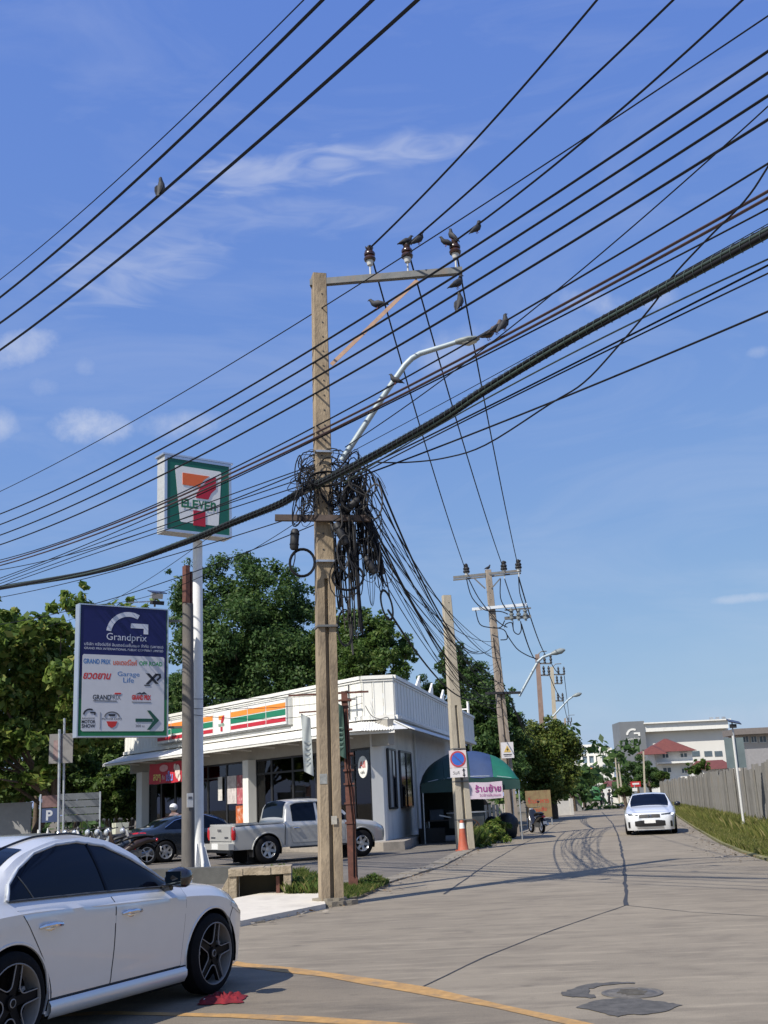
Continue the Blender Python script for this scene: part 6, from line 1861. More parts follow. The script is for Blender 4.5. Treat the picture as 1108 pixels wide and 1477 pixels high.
# ---- silver double-cab pickup in front of the shop
PU = place_car('pickup_truck', 'silver four-door pickup truck parked in front of the shop, seen from behind', 'pickup truck', (-3.74, 32.55, .012), 57, -1.54, .80)
S2 = Body(top=[(-2.55, 1.085), (-1.02, 1.085), (-.99, 1.12), (-.90, 1.55), (-.78, 1.70), (-.3, 1.745), (.25, 1.74), (.55, 1.69), (.95, 1.42), (1.32, 1.14), (1.5, 1.10), (2.1, 1.04), (2.35, .93)],
          belt=[(-2.55, 1.06), (-1.0, 1.06), (0, 1.07), (1.2, 1.05), (1.6, 1.0), (2.1, .92), (2.35, .82)],
          hw=[(-2.55, .86), (-1.5, .885), (0, .88), (1.54, .90), (2.0, .86), (2.35, .74)],
          yr=-2.55, yf=2.35, sill=.42, axles=(1.54, -1.54), wr=.385, ra=.45, crease=.06, tumble=.24, lean=.03, capd=(.03, .22), hoodw=.9)
S2.build(PU, PS_)
MB().slab([(-.78, -2.48), (.78, -2.48), (.78, -1.06), (-.78, -1.06)], 1.086, 1.096).build('bed_floor', M('black_bed_liner', (.03, .03, .03), .8), PU)
rl2 = MB()
for x in (-.82, .82): rl2.box((x, -1.78, 1.10), (.07, 1.5, .04))
rl2.box((0, -2.5, 1.10), (1.6, .07, .04)); rl2.build('bed_rail', PS_, PU)
for sx in (1, -1):
    dm = pchip([.45, 1.08], [.02, .02])
    d1 = S2.door(PU, lambda z: .10, lambda z: .98, sx, PS_, .52, 1.04); d2 = S2.door(PU, lambda z: -.80 if z > .75 else -.80 + (.75 - z) * .35, lambda z: .085, sx, PS_, .52, 1.04)
    for dd, y0 in ((d1, .2), (d2, -.72)):
        MB().tube([Vector((sx * (S2.side(y, .93) + o), y, .93)) for y, o in ((y0, .0), (y0 + .04, .035), (y0 + .16, .035), (y0 + .2, 0))], .016, 8).build('handle', CHR, dd, 40)
    S2.side_patch([(-.74, 1.12), (.03, 1.11)], [(-.74, 1.56), (-.6, 1.60), (.03, 1.615)], sx, .008, 16, 6)(-.74, .03).build('side_window', GLASSD, PU, 60)
    S2.side_patch([(.12, 1.11), (1.02, 1.09)], [(.12, 1.615), (.45, 1.60), (.75, 1.42), (1.02, 1.20)], sx, .008, 16, 6)(.12, 1.02).build('side_window', GLASSD, PU, 60)
    MB().tube(S2.side_line([(-.70, 1.585), (-.55, 1.632), (.1, 1.64), (.45, 1.62), (.75, 1.45)], sx, off=.02), .016, 6).build('rain_visor', M('clear_visor', (.25, .26, .27), .2, coat=.5), PU, 60)
    MB().tube(S2.side_line([(-.985, .48), (-.985, 1.05)], sx, off=.0), .014, 5).build('cab_gap', GAP, PU)
    for a in S2.axles:
        MB().tube([Vector((sx * (S2.side(a + .46 * math.cos(t), .385 + .46 * math.sin(t)) + .002), a + .46 * math.cos(t), .385 + .46 * math.sin(t))) for t in np.linspace(.05, math.pi - .05, 26)], .022, 6).build('arch_flare', PS_, PU, 60)
        wheel(PU, sx * .79, a, .385, .235, sx, 'six', .25, (M('dark_rim_well', (.05, .05, .05), .5), RIMS))
    tlb = MB(); tlb.tube([(sx * .80, -2.55, .70), (sx * .815, -2.56, .80), (sx * .82, -2.56, .95), (sx * .815, -2.555, 1.04)], [(.06, .05), (.075, .055), (.07, .05), (.05, .03)], 10); tlo = tlb.build('tail_light', LRED, PU, 50)
    MB().box((sx * .825, -2.585, .99), (.09, .03, .07)).build('reverse_lens', LCLR, tlo)
    MB().tube([(sx * .95, .98, 1.10), (sx * 1.0, .97, 1.16), (sx * 1.06, .96, 1.16), (sx * 1.1, .96, 1.13)], [(.03, .03), (.06, .1), (.06, .11), (.03, .06)], 10).build('door_mirror', PLAS, PU, 50)
    MB().box((sx * .72, -1.98, .36), (.28, .02, .30)).build('mud_flap', PLAS, PU)
    MB().box((sx * .83, .1, .40), (.1, 1.8, .05)).build('side_step', PLAS, PU)
    S2.side_patch([(2.0, .78), (2.34, .70)], [(2.0, .93), (2.34, .83)], sx, .004, 8, 4)(2.02, 2.33).build('headlight', LCLR, PU, 60)
tg_ = MB(); tg_.box((0, -2.592, .87), (1.42, .03, .40)); tgt = tg_.build('tailgate', PS_, PU)
MB().box((0, -2.615, .96), (.26, .03, .06)).build('handle', CHR, tgt)
MB().box((.45, -2.61, .76), (.26, .008, .05)).build('badge', CHR, tgt); MB().box((-.45, -2.61, .76), (.3, .008, .05)).build('badge', CHR, tgt)
bp = MB(); bp.box((0, -2.66, .52), (1.72, .16, .16)); bp.box((0, -2.6, .40), (1.5, .1, .1), 1); bp.build('bumper', [PS_, PLAS], PU)
MB().box((-.05, -2.745, .53), (.42, .012, .16)).build('licence_plate', PLATE, PU)
S2.glass_top(PU, -.975, -.80, .86, name='rear_window', off=.014); S2.glass_top(PU, .60, 1.30, .9)
ax = MB(); ax.tube([(-.7, -1.54, .385), (.7, -1.54, .385)], .06, 8); ax.ball((0, -1.54, .385), .15); ax.build('rear_axle', PLAS, PU, 50)
for y in (1.2, -1.2): pass

# ---- dark saloon parked beyond the pickup
BS = place_car('parked_car', 'dark navy saloon with red tail lights parked beside the silver pickup', 'car', (-7.41, 36.45, .012), 57, -1.36, .80)
S3 = Body(top=[(-2.2, .98), (-2.0, 1.06), (-1.7, 1.10), (-1.1, 1.33), (-.6, 1.44), (-.1, 1.47), (.3, 1.44), (.7, 1.26), (1.2, 1.0), (1.6, .94), (2.1, .80)],
          belt=[(-2.2, .93), (-1.6, 1.0), (-.4, .98), (.8, .94), (1.4, .88), (2.1, .72)], hw=[(-2.2, .78), (-1.8, .86), (-1.36, .885), (0, .88), (1.36, .885), (2.1, .72)],
          yr=-2.2, yf=2.1, sill=.2, axles=(1.36, -1.36), wr=.33, ra=.375, capd=(.16, .25), tumble=.45, lean=.07)
S3.build(BS, PN_)
for sx in (1, -1):
    S3.side_patch([(-1.35, 1.01), (0, .99), (.95, .96)], [(-1.35, 1.06), (-1.0, 1.25), (-.4, 1.38), (.1, 1.385), (.5, 1.25), (.95, .99)], sx, .008, 30, 6)(-1.35, .95).build('side_window', GLASSD, BS, 60)
    MB().tube(S3.side_line([(-1.35, 1.06), (-1.0, 1.26), (-.4, 1.39), (.1, 1.395), (.5, 1.26)], sx, off=.012), .012, 5).build('window_trim', CHR, BS, 60)
    MB().tube(S3.side_line([(-.08, .99), (-.1, 1.37)], sx, off=.01), .02, 5).build('door_pillar', PLAS, BS)
    fl3 = lambda z: .0; S3.door(BS, lambda z: .0, lambda z: .95, sx, PN_, .32, .93); S3.door(BS, lambda z: -.95 - max(0, z - .55) * .6, lambda z: -.015, sx, PN_, .32, .93)
    for a in S3.axles: wheel(BS, sx * .80, a, .33, .22, sx, 'six', .2, (M('dark_rim_well'), RIMS))
    MB().tube([(sx * .9, .85, 1.0), (sx * 1.0, .84, 1.02), (sx * 1.06, .83, 1.0)], [.04, .08, .04], 8).build('door_mirror', PN_, BS, 50)
    S3.cap_patch(0, sorted([(sx * .30, .86), (sx * .775, .83)]), sorted([(sx * .30, .94), (sx * .775, .96)]), .008).build('tail_light', LRED, BS, 60)
    S3.side_patch([(-2.2, .83), (-1.98, .88)], [(-2.2, .955), (-1.98, .94)], sx, .006, 6, 3)(-2.2, -1.98).build('tail_light', LRED, BS, 60)
    S3.cap_patch(0, sorted([(sx * .45, .40), (sx * .72, .42)]), sorted([(sx * .45, .45), (sx * .72, .49)]), .01).build('reflector', LRED, BS, 60)
S3.glass_top(BS, -1.72, -.78, .9, name='rear_window'); S3.glass_top(BS, .45, 1.15, .93)
S3.cap_patch(0, [(-.26, .74), (.26, .74)], [(-.26, .88), (.26, .88)], .014, 4, 1).build('licence_plate', PLATE, BS)
S3.cap_patch(0, [(-.3, .895), (.3, .895)], [(-.3, .93), (.3, .93)], .02, 6, 1).build('chrome_strip', CHR, BS, 60)
S3.cap_patch(0, [(-.6, .24), (.6, .24)], [(-.6, .36), (.6, .36)], .012).build('bumper_insert', PLAS, BS, 60)

# ---- oncoming white saloon on the side road
OC = place_car('oncoming_car', 'white saloon with black grille and black mirrors driving toward us on the road', 'car', (at(908, 1200, 41.6).x, 41.6, 0), 193.5, 1.36, .78)
S4 = Body(top=[(-2.25, .95), (-1.7, 1.08), (-1.0, 1.33), (-.4, 1.43), (.1, 1.43), (.35, 1.40), (.8, 1.18), (1.2, .98), (1.5, .93), (1.95, .84), (2.1, .79)],
          belt=[(-2.25, .9), (-1, .97), (.6, .93), (1.2, .89), (1.7, .81), (2.1, .73)], hw=[(-2.25, .8), (-1.36, .89), (0, .89), (1.36, .90), (1.9, .87), (2.1, .84)],
          yr=-2.25, yf=2.1, sill=.17, axles=(1.36, -1.36), wr=.33, ra=.37, capd=(.2, .30), tumble=.44, lean=.07)
S4.build(OC, PW)
for sx in (1, -1):
    S4.side_patch([(-1.35, 1.0), (0, .97), (.95, .94)], [(-1.35, 1.05), (-1.0, 1.24), (-.4, 1.35), (.1, 1.35), (.5, 1.22), (.95, .97)], sx, .008, 26, 6)(-1.35, .95).build('side_window', GLASSD, OC, 60)
    S4.door(OC, lambda z: 0., lambda z: .92, sx, PW, .3, .9); S4.door(OC, lambda z: -.95, lambda z: -.015, sx, PW, .3, .9)
    for a in S4.axles: wheel(OC, sx * .80, a, .33, .23, sx, 'double5', .2)
    c = Vector((sx * 1.0, .82, 1.0))
    MB().tube([c + Vector((sx * -.12, 0, -.02)), c + Vector((sx * -.05, 0, 0)), c + Vector((sx * .04, 0, .01)), c + Vector((sx * .1, 0, 0))], [(.03, .03), (.07, .075), (.075, .08), (.03, .04)], 10).build('door_mirror', M('glossy_black'), OC, 50)
    S4.cap_patch(1, sorted([(sx * .40, .665), (sx * .80, .685)]), sorted([(sx * .40, .70), (sx * .80, .745)]), .010).build('headlight', M('smoked_lamp', (.06, .07, .08), .1, .2, coat=.8), OC, 60)
    S4.cap_patch(1, sorted([(sx * .74, .66), (sx * .82, .665)]), sorted([(sx * .74, .72), (sx * .82, .73)]), .014, 4).build('running_light', M('lit_running_light', (.9, .93, 1), .2, emit=1.2), OC)
    S4.cap_patch(1, sorted([(sx * .69, .26), (sx * .76, .26)]), sorted([(sx * .72, .46), (sx * .77, .46)]), .012, 3).build('air_slot', PLAS, OC)
S4.glass_top(OC, .42, 1.16, .95); S4.glass_top(OC, -1.7, -.8, .9, name='rear_window')
S4.cap_patch(1, [(-.36, .58), (.36, .58)], [(-.40, .68), (-.3, .70), (.3, .70), (.40, .68)], .012, 12).build('upper_grille', PLAS, OC, 60)
S4.cap_patch(1, [(-.52, .32), (-.42, .29), (.42, .29), (.52, .32)], [(-.54, .47), (-.3, .50), (.3, .50), (.54, .47)], .012, 14).build('lower_grille', PLAS, OC, 60)
S4.cap_patch(1, [(-.46, .235), (.46, .235)], [(-.46, .27), (.46, .27)], .018, 10, 1).build('chin_strip', ALU, OC, 60)
S4.cap_patch(1, [(-.19, .40), (.19, .40)], [(-.19, .51), (.19, .51)], .028, 4, 1).build('licence_plate', PLATE, OC)
eb = MB()
for x0, z0, x1, z1 in ((-.045, .60, -.04, .68), (.045, .60, .04, .68), (-.04, .64, .04, .64)):
    p, q = S4.cap_pt(1, x0, z0, .03), S4.cap_pt(1, x1, z1, .03); eb.tube([p, q], .011, 5)
eb.build('emblem', CHR, OC)

# ------------------------------------------------------------------ motor scooters
def scooter(name, label, cat, loc, rz, paint, group=None, box=False):
    t = thing(name, label, cat, loc, rz, group)
    for y, nm in ((.62, 'front'), (-.60, 'rear')):
        b = MB(); T = Matrix.Translation((0, y, .28)) @ Matrix.Rotation(math.pi / 2, 4, 'Y')
        b.lathe([(.20, -.045), (.26, -.05), (.285, 0), (.26, .05), (.20, .045)], 22, 0, T, closed=True)
        w_ = b.build('wheel', TYRE, t, 40)
        r_ = MB(); r_.lathe([(.205, -.03), (.205, .03), (.185, .03), (.185, -.03)], 20, 0, T, closed=True)
        for k in range(5):
            a = k * 1.257; r_.bar(T @ Vector((0, 0, 0)), T @ Vector((.19 * math.cos(a), .19 * math.sin(a), 0)), .03, .03)
        r_.lathe([(.05, -.05), (.05, .05)], 12, 0, T); r_.build('rim', RIMS, w_, 40)
    MB().tube([(0, -.85, .66), (0, -.6, .68), (0, -.3, .60), (0, -.05, .44), (0, .12, .36)], [(.06, .05), (.14, .10), (.16, .13), (.13, .10), (.10, .06)], 12).build('body', paint, t, 50)
    MB().tube([(0, -.78, .77), (0, -.5, .80), (0, -.2, .78), (0, .02, .72), (0, .08, .68)], [(.08, .03), (.13, .05), (.14, .055), (.10, .045), (.04, .02)], 12).build('seat', PLAS, t, 50)
    MB().tube([(0, .12, .36), (0, .32, .52), (0, .42, .78), (0, .44, .95)], [(.15, .03), (.19, .05), (.20, .06), (.12, .05)], 12).build('leg_shield', paint, t, 50)
    MB().tube([(0, .62, .57), (0, .75, .55), (0, .84, .45)], [(.06, .02), (.07, .025), (.05, .015)], 8).build('front_mudguard', paint, t, 50)
    f_ = MB()
    for x in (-.07, .07): f_.tube([(x, .62, .28), (x, .50, .70), (x * .7, .42, .95)], .025, 6)
    f_.build('fork', STEEL, t, 50)
    MB().tube([(-.33, .30, 1.05), (-.2, .40, 1.03), (0, .43, 1.0), (.2, .40, 1.03), (.33, .30, 1.05)], .017, 6).build('handlebar', PLAS, t, 50)
    MB().ball((0, .53, .93), (.10, .07, .09)).build('headlight', LCLR, t, 60)
    for x in (-.25, .25):
        m_ = MB(); m_.tube([(x, .38, 1.04), (x * 1.15, .40, 1.2)], .008, 5); m_.ball((x * 1.2, .40, 1.25), (.065, .015, .045)); m_.build('mirror', PLAS, t, 50)
    MB().ball((0, -.87, .66), (.09, .05, .05)).build('tail_light', LRED, t, 60)
    MB().tube([(.12, -.15, .26), (.16, -.45, .28), (.17, -.85, .36)], [.03, .05, .055], 10).build('exhaust', STEEL, t, 50)
    MB().tube([(0, -.7, .60), (0, -.92, .50), (0, -.98, .32)], [(.06, .02), (.07, .015), (.06, .01)], 8).build('rear_mudguard', PLAS, t, 50)
    MB().box((0, -.98, .42), (.16, .01, .12)).build('licence_plate', PLATE, t)
    e_ = MB(); e_.box((0, -.2, .33), (.2, .45, .2)); e_.tube([(-.09, -.15, .28), (-.18, -.15, .04)], .012, 5); e_.build('engine', M('engine_grey', (.12, .12, .12), .5, .5, var=.3), t)
    if box: MB().box((0, -.82, .98), (.42, .38, .34)).build('top_box', box, t)
    return t
PBLK = M('black_scooter_paint', (.014, .014, .016), .2, coat=.8)
scooter('motor_scooter', 'black scooter parked behind the fuse pole by the green canopy', 'scooter', (5.75, 48.2, 0), math.radians(14), PBLK)
r = random.Random(4)
MCS = [(118, 1222, 44, PBLK, 'black scooter leftmost in the row behind the white saloon roof', False), (133, 1222, 43.2, M('white_scooter_paint', (.6, .6, .58), .3, coat=.6), 'scooter with a pale carrier box below the grey slatted board', M('pale_carrier_box', (.55, .55, .42), .6)),
       (150, 1224, 42.6, PBLK, 'black scooter just right of the boxed one in the forecourt row', False), (166, 1226, 42.0, M('blue_black_scooter_paint', (.03, .04, .06), .3, coat=.6), 'blue-black scooter in the middle of the forecourt row', False),
       (181, 1228, 41.0, M('dark_brown_scooter_paint', (.030, .016, .012), .35, coat=.4), 'dark brown scooter near the dark saloon tail', False), (200, 1226, 42.5, M('silver_scooter_paint', (.4, .4, .4), .3, .4, coat=.6), 'silver scooter beside the dark saloon, closest to the shop pillar', False), (172, 1222, 44.8, PBLK, 'black scooter in the second row before the shop shrubs', False)]
for px, py, Y, pt, lb, bx in MCS:
    p = at(px, 1225, Y)
    Y -= 6.0; p = at(px, 1225, Y)
    scooter('motor_scooter', lb, 'scooter', (p.x, Y, .012), r.uniform(2.0, 2.8), pt, 'scooters parked in a row before the shop', bx).scale = (1.1, 1.1, 1.1)

# ------------------------------------------------------------------ people
def person(name, label, loc, rz, pose, shirt, pants, group=None, helmet=None, hair=(.02, .015, .012)):
    t = thing(name, label, 'person', loc, rz, group)
    J = {'pelvis': (0, 0, .92), 'waist': (0, .01, 1.08), 'chest': (0, .02, 1.30), 'neck': (0, .03, 1.46), 'neck2': (0, .045, 1.53), 'head': (0, .06, 1.62), 'crown': (0, .055, 1.72),
         'shL': (-.17, .02, 1.41), 'elL': (-.25, .0, 1.12), 'wrL': (-.25, .12, .90), 'haL': (-.25, .17, .82), 'shR': (.17, .02, 1.41), 'elR': (.25, .0, 1.12), 'wrR': (.25, .12, .90), 'haR': (.25, .17, .82),
         'hpL': (-.09, 0, .90), 'knL': (-.10, .02, .50), 'anL': (-.10, -.02, .09), 'toL': (-.11, .16, .04), 'hpR': (.09, 0, .90), 'knR': (.10, .02, .50), 'anR': (.10, -.02, .09), 'toR': (.11, .16, .04)}
    J.update(pose)
    Rr = {'pelvis': .15, 'waist': .13, 'chest': .16, 'neck': .075, 'neck2': .055, 'head': .085, 'crown': .06, 'sh': .07, 'el': .045, 'wr': .032, 'ha': .035, 'hp': .095, 'kn': .062, 'an': .042, 'to': .038}
    E_ = [('pelvis', 'waist'), ('waist', 'chest'), ('chest', 'neck'), ('neck', 'neck2'), ('neck2', 'head'), ('head', 'crown')]
    for s_ in 'LR': E_ += [('neck', 'sh' + s_), ('sh' + s_, 'el' + s_), ('el' + s_, 'wr' + s_), ('wr' + s_, 'ha' + s_), ('pelvis', 'hp' + s_), ('hp' + s_, 'kn' + s_), ('kn' + s_, 'an' + s_), ('an' + s_, 'to' + s_)]
    K = list(J)
    me = bpy.data.meshes.new('body')
    me.from_pydata([J[k] for k in K], [(K.index(a), K.index(b)) for a, b in E_], [])
    o = bpy.data.objects.new('body_build', me); COL.objects.link(o)
    o.modifiers.new('s', 'SKIN')
    for k, v in zip(K, me.skin_vertices[0].data):
        rr = Rr.get(k) or Rr[k[:2]]; v.radius = (rr, rr * (.72 if k in ('chest', 'waist', 'pelvis') else 1)); v.use_root = (k == 'pelvis')
    sb_ = o.modifiers.new('d', 'SUBSURF'); sb_.levels = sb_.render_levels = 2
    m2 = bpy.data.meshes.new_from_object(o.evaluated_get(bpy.context.evaluated_depsgraph_get()))
    bpy.data.objects.remove(o)
    m2.name = 'body'
    SK = M('skin', (.36, .20, .13), .6, var=.06)
    for q in (SK, shirt, pants, M('shoe', (.03, .028, .026), .7)): m2.materials.append(q)
    zn = Vector(J['neck']); zp = Vector(J['pelvis'])
    jp = {k: Vector(v) for k, v in J.items()}
    kind = {k: (0 if k[:2] in ('wr', 'ha') or k in ('neck2', 'head', 'crown') else 1 if k in ('waist', 'chest', 'neck') or k[:2] in ('sh', 'el') else 3 if k[:2] in ('to',) else 2) for k in K}
    for p in m2.polygons:
        k = min(K, key=lambda q: (jp[q] - p.center).length)
        p.material_index = kind[k]; p.use_smooth = True
    bo = bpy.data.objects.new('body', m2); COL.objects.link(bo); bo.parent = t
    hp_ = jp['head'] + Vector((0, 0, .03))
    if helmet:
        b = MB(); b.ball(hp_ + Vector((0, -.005, .035)), (.135, .15, .13), 0, 16, 10); b.build('helmet', helmet, t, 60)
        b = MB(); b.tube([hp_ + Vector((-.11, .10, .02)), hp_ + Vector((0, .17, .03)), hp_ + Vector((.11, .10, .02))], [(.02, .012)] * 3, 6); b.build('helmet_peak', PLAS, t)
    else:
        b = MB(); b.ball(hp_ + Vector((0, -.02, .03)), (.095, .105, .095), 0, 12, 8); b.build('hair', M('hair', hair, .6), t, 60)
    f_ = MB()
    for x in (-.033, .033): f_.ball(jp['head'] + Vector((x, .083, .02)), .011, 0, 8, 5)
    f_.build('eyes', M('eye', (.03, .02, .02), .2), t, 60)
    f_ = MB(); f_.tube([jp['head'] + Vector((0, .085, .015)), jp['head'] + Vector((0, .108, -.015)), jp['head'] + Vector((0, .09, -.022))], [.008, .014, .008], 6); f_.build('nose', SK, t, 60)
    f_ = MB(); f_.tube([jp['head'] + Vector((-.022, .083, -.05)), jp['head'] + Vector((0, .091, -.05)), jp['head'] + Vector((.022, .083, -.05))], .006, 5); f_.build('mouth', M('lip', (.3, .11, .09), .6), t, 60)
    for sgn, s_ in ((-1, 'L'), (1, 'R')):
        f_ = MB(); h_ = jp['ha' + s_]; d = (h_ - jp['wr' + s_]).normalized(); sd = d.orthogonal().normalized()
        for k in range(4):
            o_ = sd * (k - 1.5) * .019; f_.tube([h_ + o_, h_ + o_ + d * .045, h_ + o_ * .9 + d * (.075 + .01 * (1 - abs(k - 1.5))) + Vector((0, 0, -.012))], [.010, .009, .007], 6)
        f_.tube([h_ - d * .02 + sd * .03, h_ + d * .015 + sd * .052, h_ + d * .045 + sd * .05], [.011, .010, .008], 6)
        f_.build('fingers', SK, t, 60)
    return t
pp = at(252, 1172, 39.6)
person('person', 'person in a white cap helmet standing behind the dark saloon', (pp.x, 39.6, .012), 2.6, {}, M('dull_pink_shirt', (.32, .22, .21), .8, var=.1), M('dark_trousers', (.03, .03, .035), .8), None, M('white_helmet', (.75, .75, .73), .3))
RIDE = {'pelvis': (0, -.25, .88), 'waist': (0, -.22, 1.05), 'chest': (0, -.16, 1.26), 'neck': (0, -.12, 1.41), 'neck2': (0, -.10, 1.47), 'head': (0, -.08, 1.56), 'crown': (0, -.085, 1.66), 'shL': (-.17, -.13, 1.36), 'elL': (-.27, .06, 1.14), 'wrL': (-.30, .26, 1.08), 'haL': (-.31, .31, 1.07), 'shR': (.17, -.13, 1.36), 'elR': (.27, .06, 1.14), 'wrR': (.30, .26, 1.08), 'haR': (.31, .31, 1.07),
        'hpL': (-.10, -.22, .86), 'knL': (-.18, .20, .74), 'anL': (-.16, .12, .36), 'toL': (-.16, .28, .32), 'hpR': (.10, -.22, .86), 'knR': (.18, .20, .74), 'anR': (.16, .12, .36), 'toR': (.16, .28, .32)}
for px, Y, ang, sh_, hm, lb1, lb2 in ((869, 125, .1, (.03, .03, .035), (.02, .02, .02), 'dark-clothed rider on the left one of the two distant scooters', 'left one of two distant ridden scooters on the road'), (880, 118, 3.2, (.04, .045, .06), (.03, .03, .03), 'dark-clothed rider on the nearer distant scooter beside the white car', 'nearer distant ridden scooter beside the oncoming white car')):
    p = ground(px, 1500, 0); x = at(px, 1150, Y).x
    scooter('motor_scooter', lb2, 'scooter', (x, Y, 0), ang, PBLK, 'scooters ridden on the road')
    person('person', lb1, (x, Y, 0), ang, RIDE, M('rider_shirt' + str(px), sh_, .8), M('dark_trousers'), 'scooter riders on the road', M('rider_helmet' + str(px), hm, .3))
# green goods cart and pale vehicles far down the road
gx = at(855, 1150, 120).x
gc = thing('green_truck', 'small green goods truck far down the side road', 'truck', (gx, 120, 0), math.radians(-10))
MB().box((0, 0, .95), (1.75, 2.6, .75)).build('cargo_bed', M('green_truck_paint', (.05, .17, .06), .5, var=.2), gc)
MB().tube([(0, -1.3, .9), (0, -1.5, 1.3), (0, -1.9, 1.85), (0, -2.4, 1.85), (0, -2.7, 1.2), (0, -2.9, .7)], [(.8, .3)] * 6, 8).build('cab', M('green_truck_paint'), gc, 40)
MB().box((0, -2.72, 1.45), (1.3, .1, .5), 0, rx=.3).build('windscreen', GLASSD, gc)
MB().box((0, .3, 1.5), (1.4, 1.6, .4)).build('load', M('yellowish_load', (.36, .33, .15), .8, var=.3), gc)
for x in (-.8, .8):
    for y in (-2.0, .7):
        MB().lathe([(0, -.09), (.33, -.09), (.33, .09), (0, .09)], 16, 0, Matrix.Translation((x, y, .33)) @ Matrix.Rotation(math.pi / 2, 4, 'Y')).build('wheel', TYRE, gc, 40)

# ------------------------------------------------------------------ pigeons
PG = [M('pigeon_slate', (.022, .024, .030), .7, var=.25, scale=18), M('pigeon_brown', (.085, .06, .052), .75, var=.35, scale=18, col2=(.2, .18, .17), amt=.3, sc2=14)]
def pigeon(label, p, head_az, mat=0, pitch=.0, s=1.0, group='pigeons perched on the wires', spread=False):
    """p = perch point under the feet; head_az: world heading of the bird (radians, 0 = +X)"""
    t = thing('pigeon', label, 'bird', p, head_az - math.pi / 2, group)
    s *= .70; t.scale = (s, s, s)
    R = Matrix.Rotation(pitch, 4, 'X')
    def X(*q): return R @ Vector(q) + Vector((0, 0, .09))
    b = MB()
    b.tube([X(0, -.21, -.045), X(0, -.16, -.035), X(0, -.10, -.015), X(0, -.04, 0), X(0, .03, .015), X(0, .08, .05), X(0, .105, .095), X(0, .125, .125), X(0, .15, .13), X(0, .165, .126), X(0, .185, .118)], [(.034, .006), (.036, .01), (.045, .03), (.062, .058), (.066, .066), (.052, .054), (.034, .036), (.03, .031), (.02, .02), (.008, .008), (.002, .002)], 10)
    b.build('body', PG[mat], t, 60)
    for sx in (-1, 1):
        w = MB()
        w.tube([X(sx * .055, .04, .03), X(sx * .066, -.02, .015), X(sx * .058, -.10, -.01), X(sx * .03, -.18, -.03)], [(.012, .035), (.014, .045), (.012, .03), (.004, .008)], 8); w.build('wing', PG[1 - mat] if mat else M('pigeon_wing', (.034, .036, .043), .7, var=.4, scale=25), t, 60)
        l = MB(); l.tube([X(sx * .025, .0, -.05), (sx * .022, .0, .0), (sx * .022, .03, .0)], .006, 5); l.build('leg', M('pigeon_leg', (.25, .07, .06), .7), t)
    return t
def onp(x, y, dy=0): return on_plane(x, y, (PM[0], PM[1] + dy))
def line_pt(L, x, P0, az=-37):
    y = float(np.interp(x, [q[0] for q in L], [q[1] for q in L])); return on_plane(x, y, P0, az)
pigeon('lone pigeon on the thick wire in the upper left sky', PIG3[1] + Vector((.02, 0, .02)), 1.2, 0, .85, 1.25)
pigeon('pigeon on the high wire above the middle insulator', on_plane(604, 352, (INS[1].x, INS[1].y)), .3, 0, .35, 1.3)
pigeon('pigeon highest to the right, above the insulator at the crossarm end', on_plane(688, 336, (INS[2].x, INS[2].y)), .4, 0, .45, 1.3)
pigeon('pigeon hunched on the insulator at the free end of the crossarm', INS[2] + Vector((-.03, 0, .02)), 2.6, 0, .6, 1.25)
pigeon('pigeon clinging left of the insulator at the free end of the crossarm', INS[2] + Vector((-.16, -.08, -.13)), 3.3, 0, .1, 1.1)
pigeon('pigeon sitting on top of the middle insulator', INS[1] + Vector((0, 0, .0)), .2, 0, .1, 1.2)
pigeon('pigeon with ruffled wings where the brace crosses the upper thick wire', line_pt(W2, 545, PM), 2.9, 0, -.1, 1.25)
pigeon('upper pigeon of two below the free end of the crossarm', line_pt(W4, 660, PM) + Vector((0, 0, .02)), .4, 0, .3, 1.25)
pigeon('lower pigeon of two below the free end of the crossarm', line_pt(W5, 664, PM) + Vector((0, 0, .02)), .8, 0, .8, 1.25)
pigeon('small dark pigeon low on the wire beside the lamp arm', line_pt(W7, 571, PM), 3.0, 0, .2, 1.0)
pigeon('leftmost brownish pigeon huddled past the street lamp tip', line_pt(W8, 705, PM) + Vector((0, 0, .05)), .5, 1, .15, 1.25)
pigeon('middle brownish pigeon of the three past the street lamp tip', line_pt(W8, 717, PM) + Vector((0, 0, .06)), .5, 1, .3, 1.25)
pigeon('rightmost pigeon of the three past the street lamp tip, head raised', line_pt(W8, 728, PM) + Vector((0, 0, .05)), .4, 0, .6, 1.25)
pigeon('pigeon on top of the fuse-bearing pole', B3 + t3, .5, 0, .1, 1.3)

# ------------------------------------------------------------------ signs, cone, canopy and small things of the side road
def flat_sign(parent, w, h, z, y, mat, name='plate', th=.02): return MB().box((0, y, z), (w, th, h)).build(name, mat, parent)
c = at(661, 1102, 35.35)
ns_ = thing('no_parking_sign', 'no-parking sign plate with blue disc on the pale two-legged pole', 'road sign', (c.x, 35.35, 0), .05)
SW = M('sign_white', (.66, .63, .63), .5, var=.05); SRD = M('sign_red', (.45, .06, .07), .5, var=.05); SBL = M('sign_blue', (.035, .13, .50), .5, var=.05)
z0 = at(661, 1121.5, 35.35).z; z1 = at(661, 1082, 35.35).z; zm = at(661, 1107.5, 35.35).z
flat_sign(ns_, .53, z1 - zm - .01, (z1 + zm) / 2, 0, M('sign_pinkish_white', (.66, .56, .57), .5, var=.06)); flat_sign(ns_, .53, zm - z0 - .01, (zm + z0) / 2, 0, SW)
zc_ = (z1 + zm) / 2
def disc(parent, r0, r1, cx, cz, y, mat, nm, k=32):
    b = MB(); T = Matrix.Translation((cx, y, cz)) @ Matrix.Rotation(math.pi / 2, 4, 'X')
    b.lathe([(r0, 0), (r1, 0), (r1, .006), (r0, .006)], k, 0, T, closed=True); return b.build(nm, mat, parent)
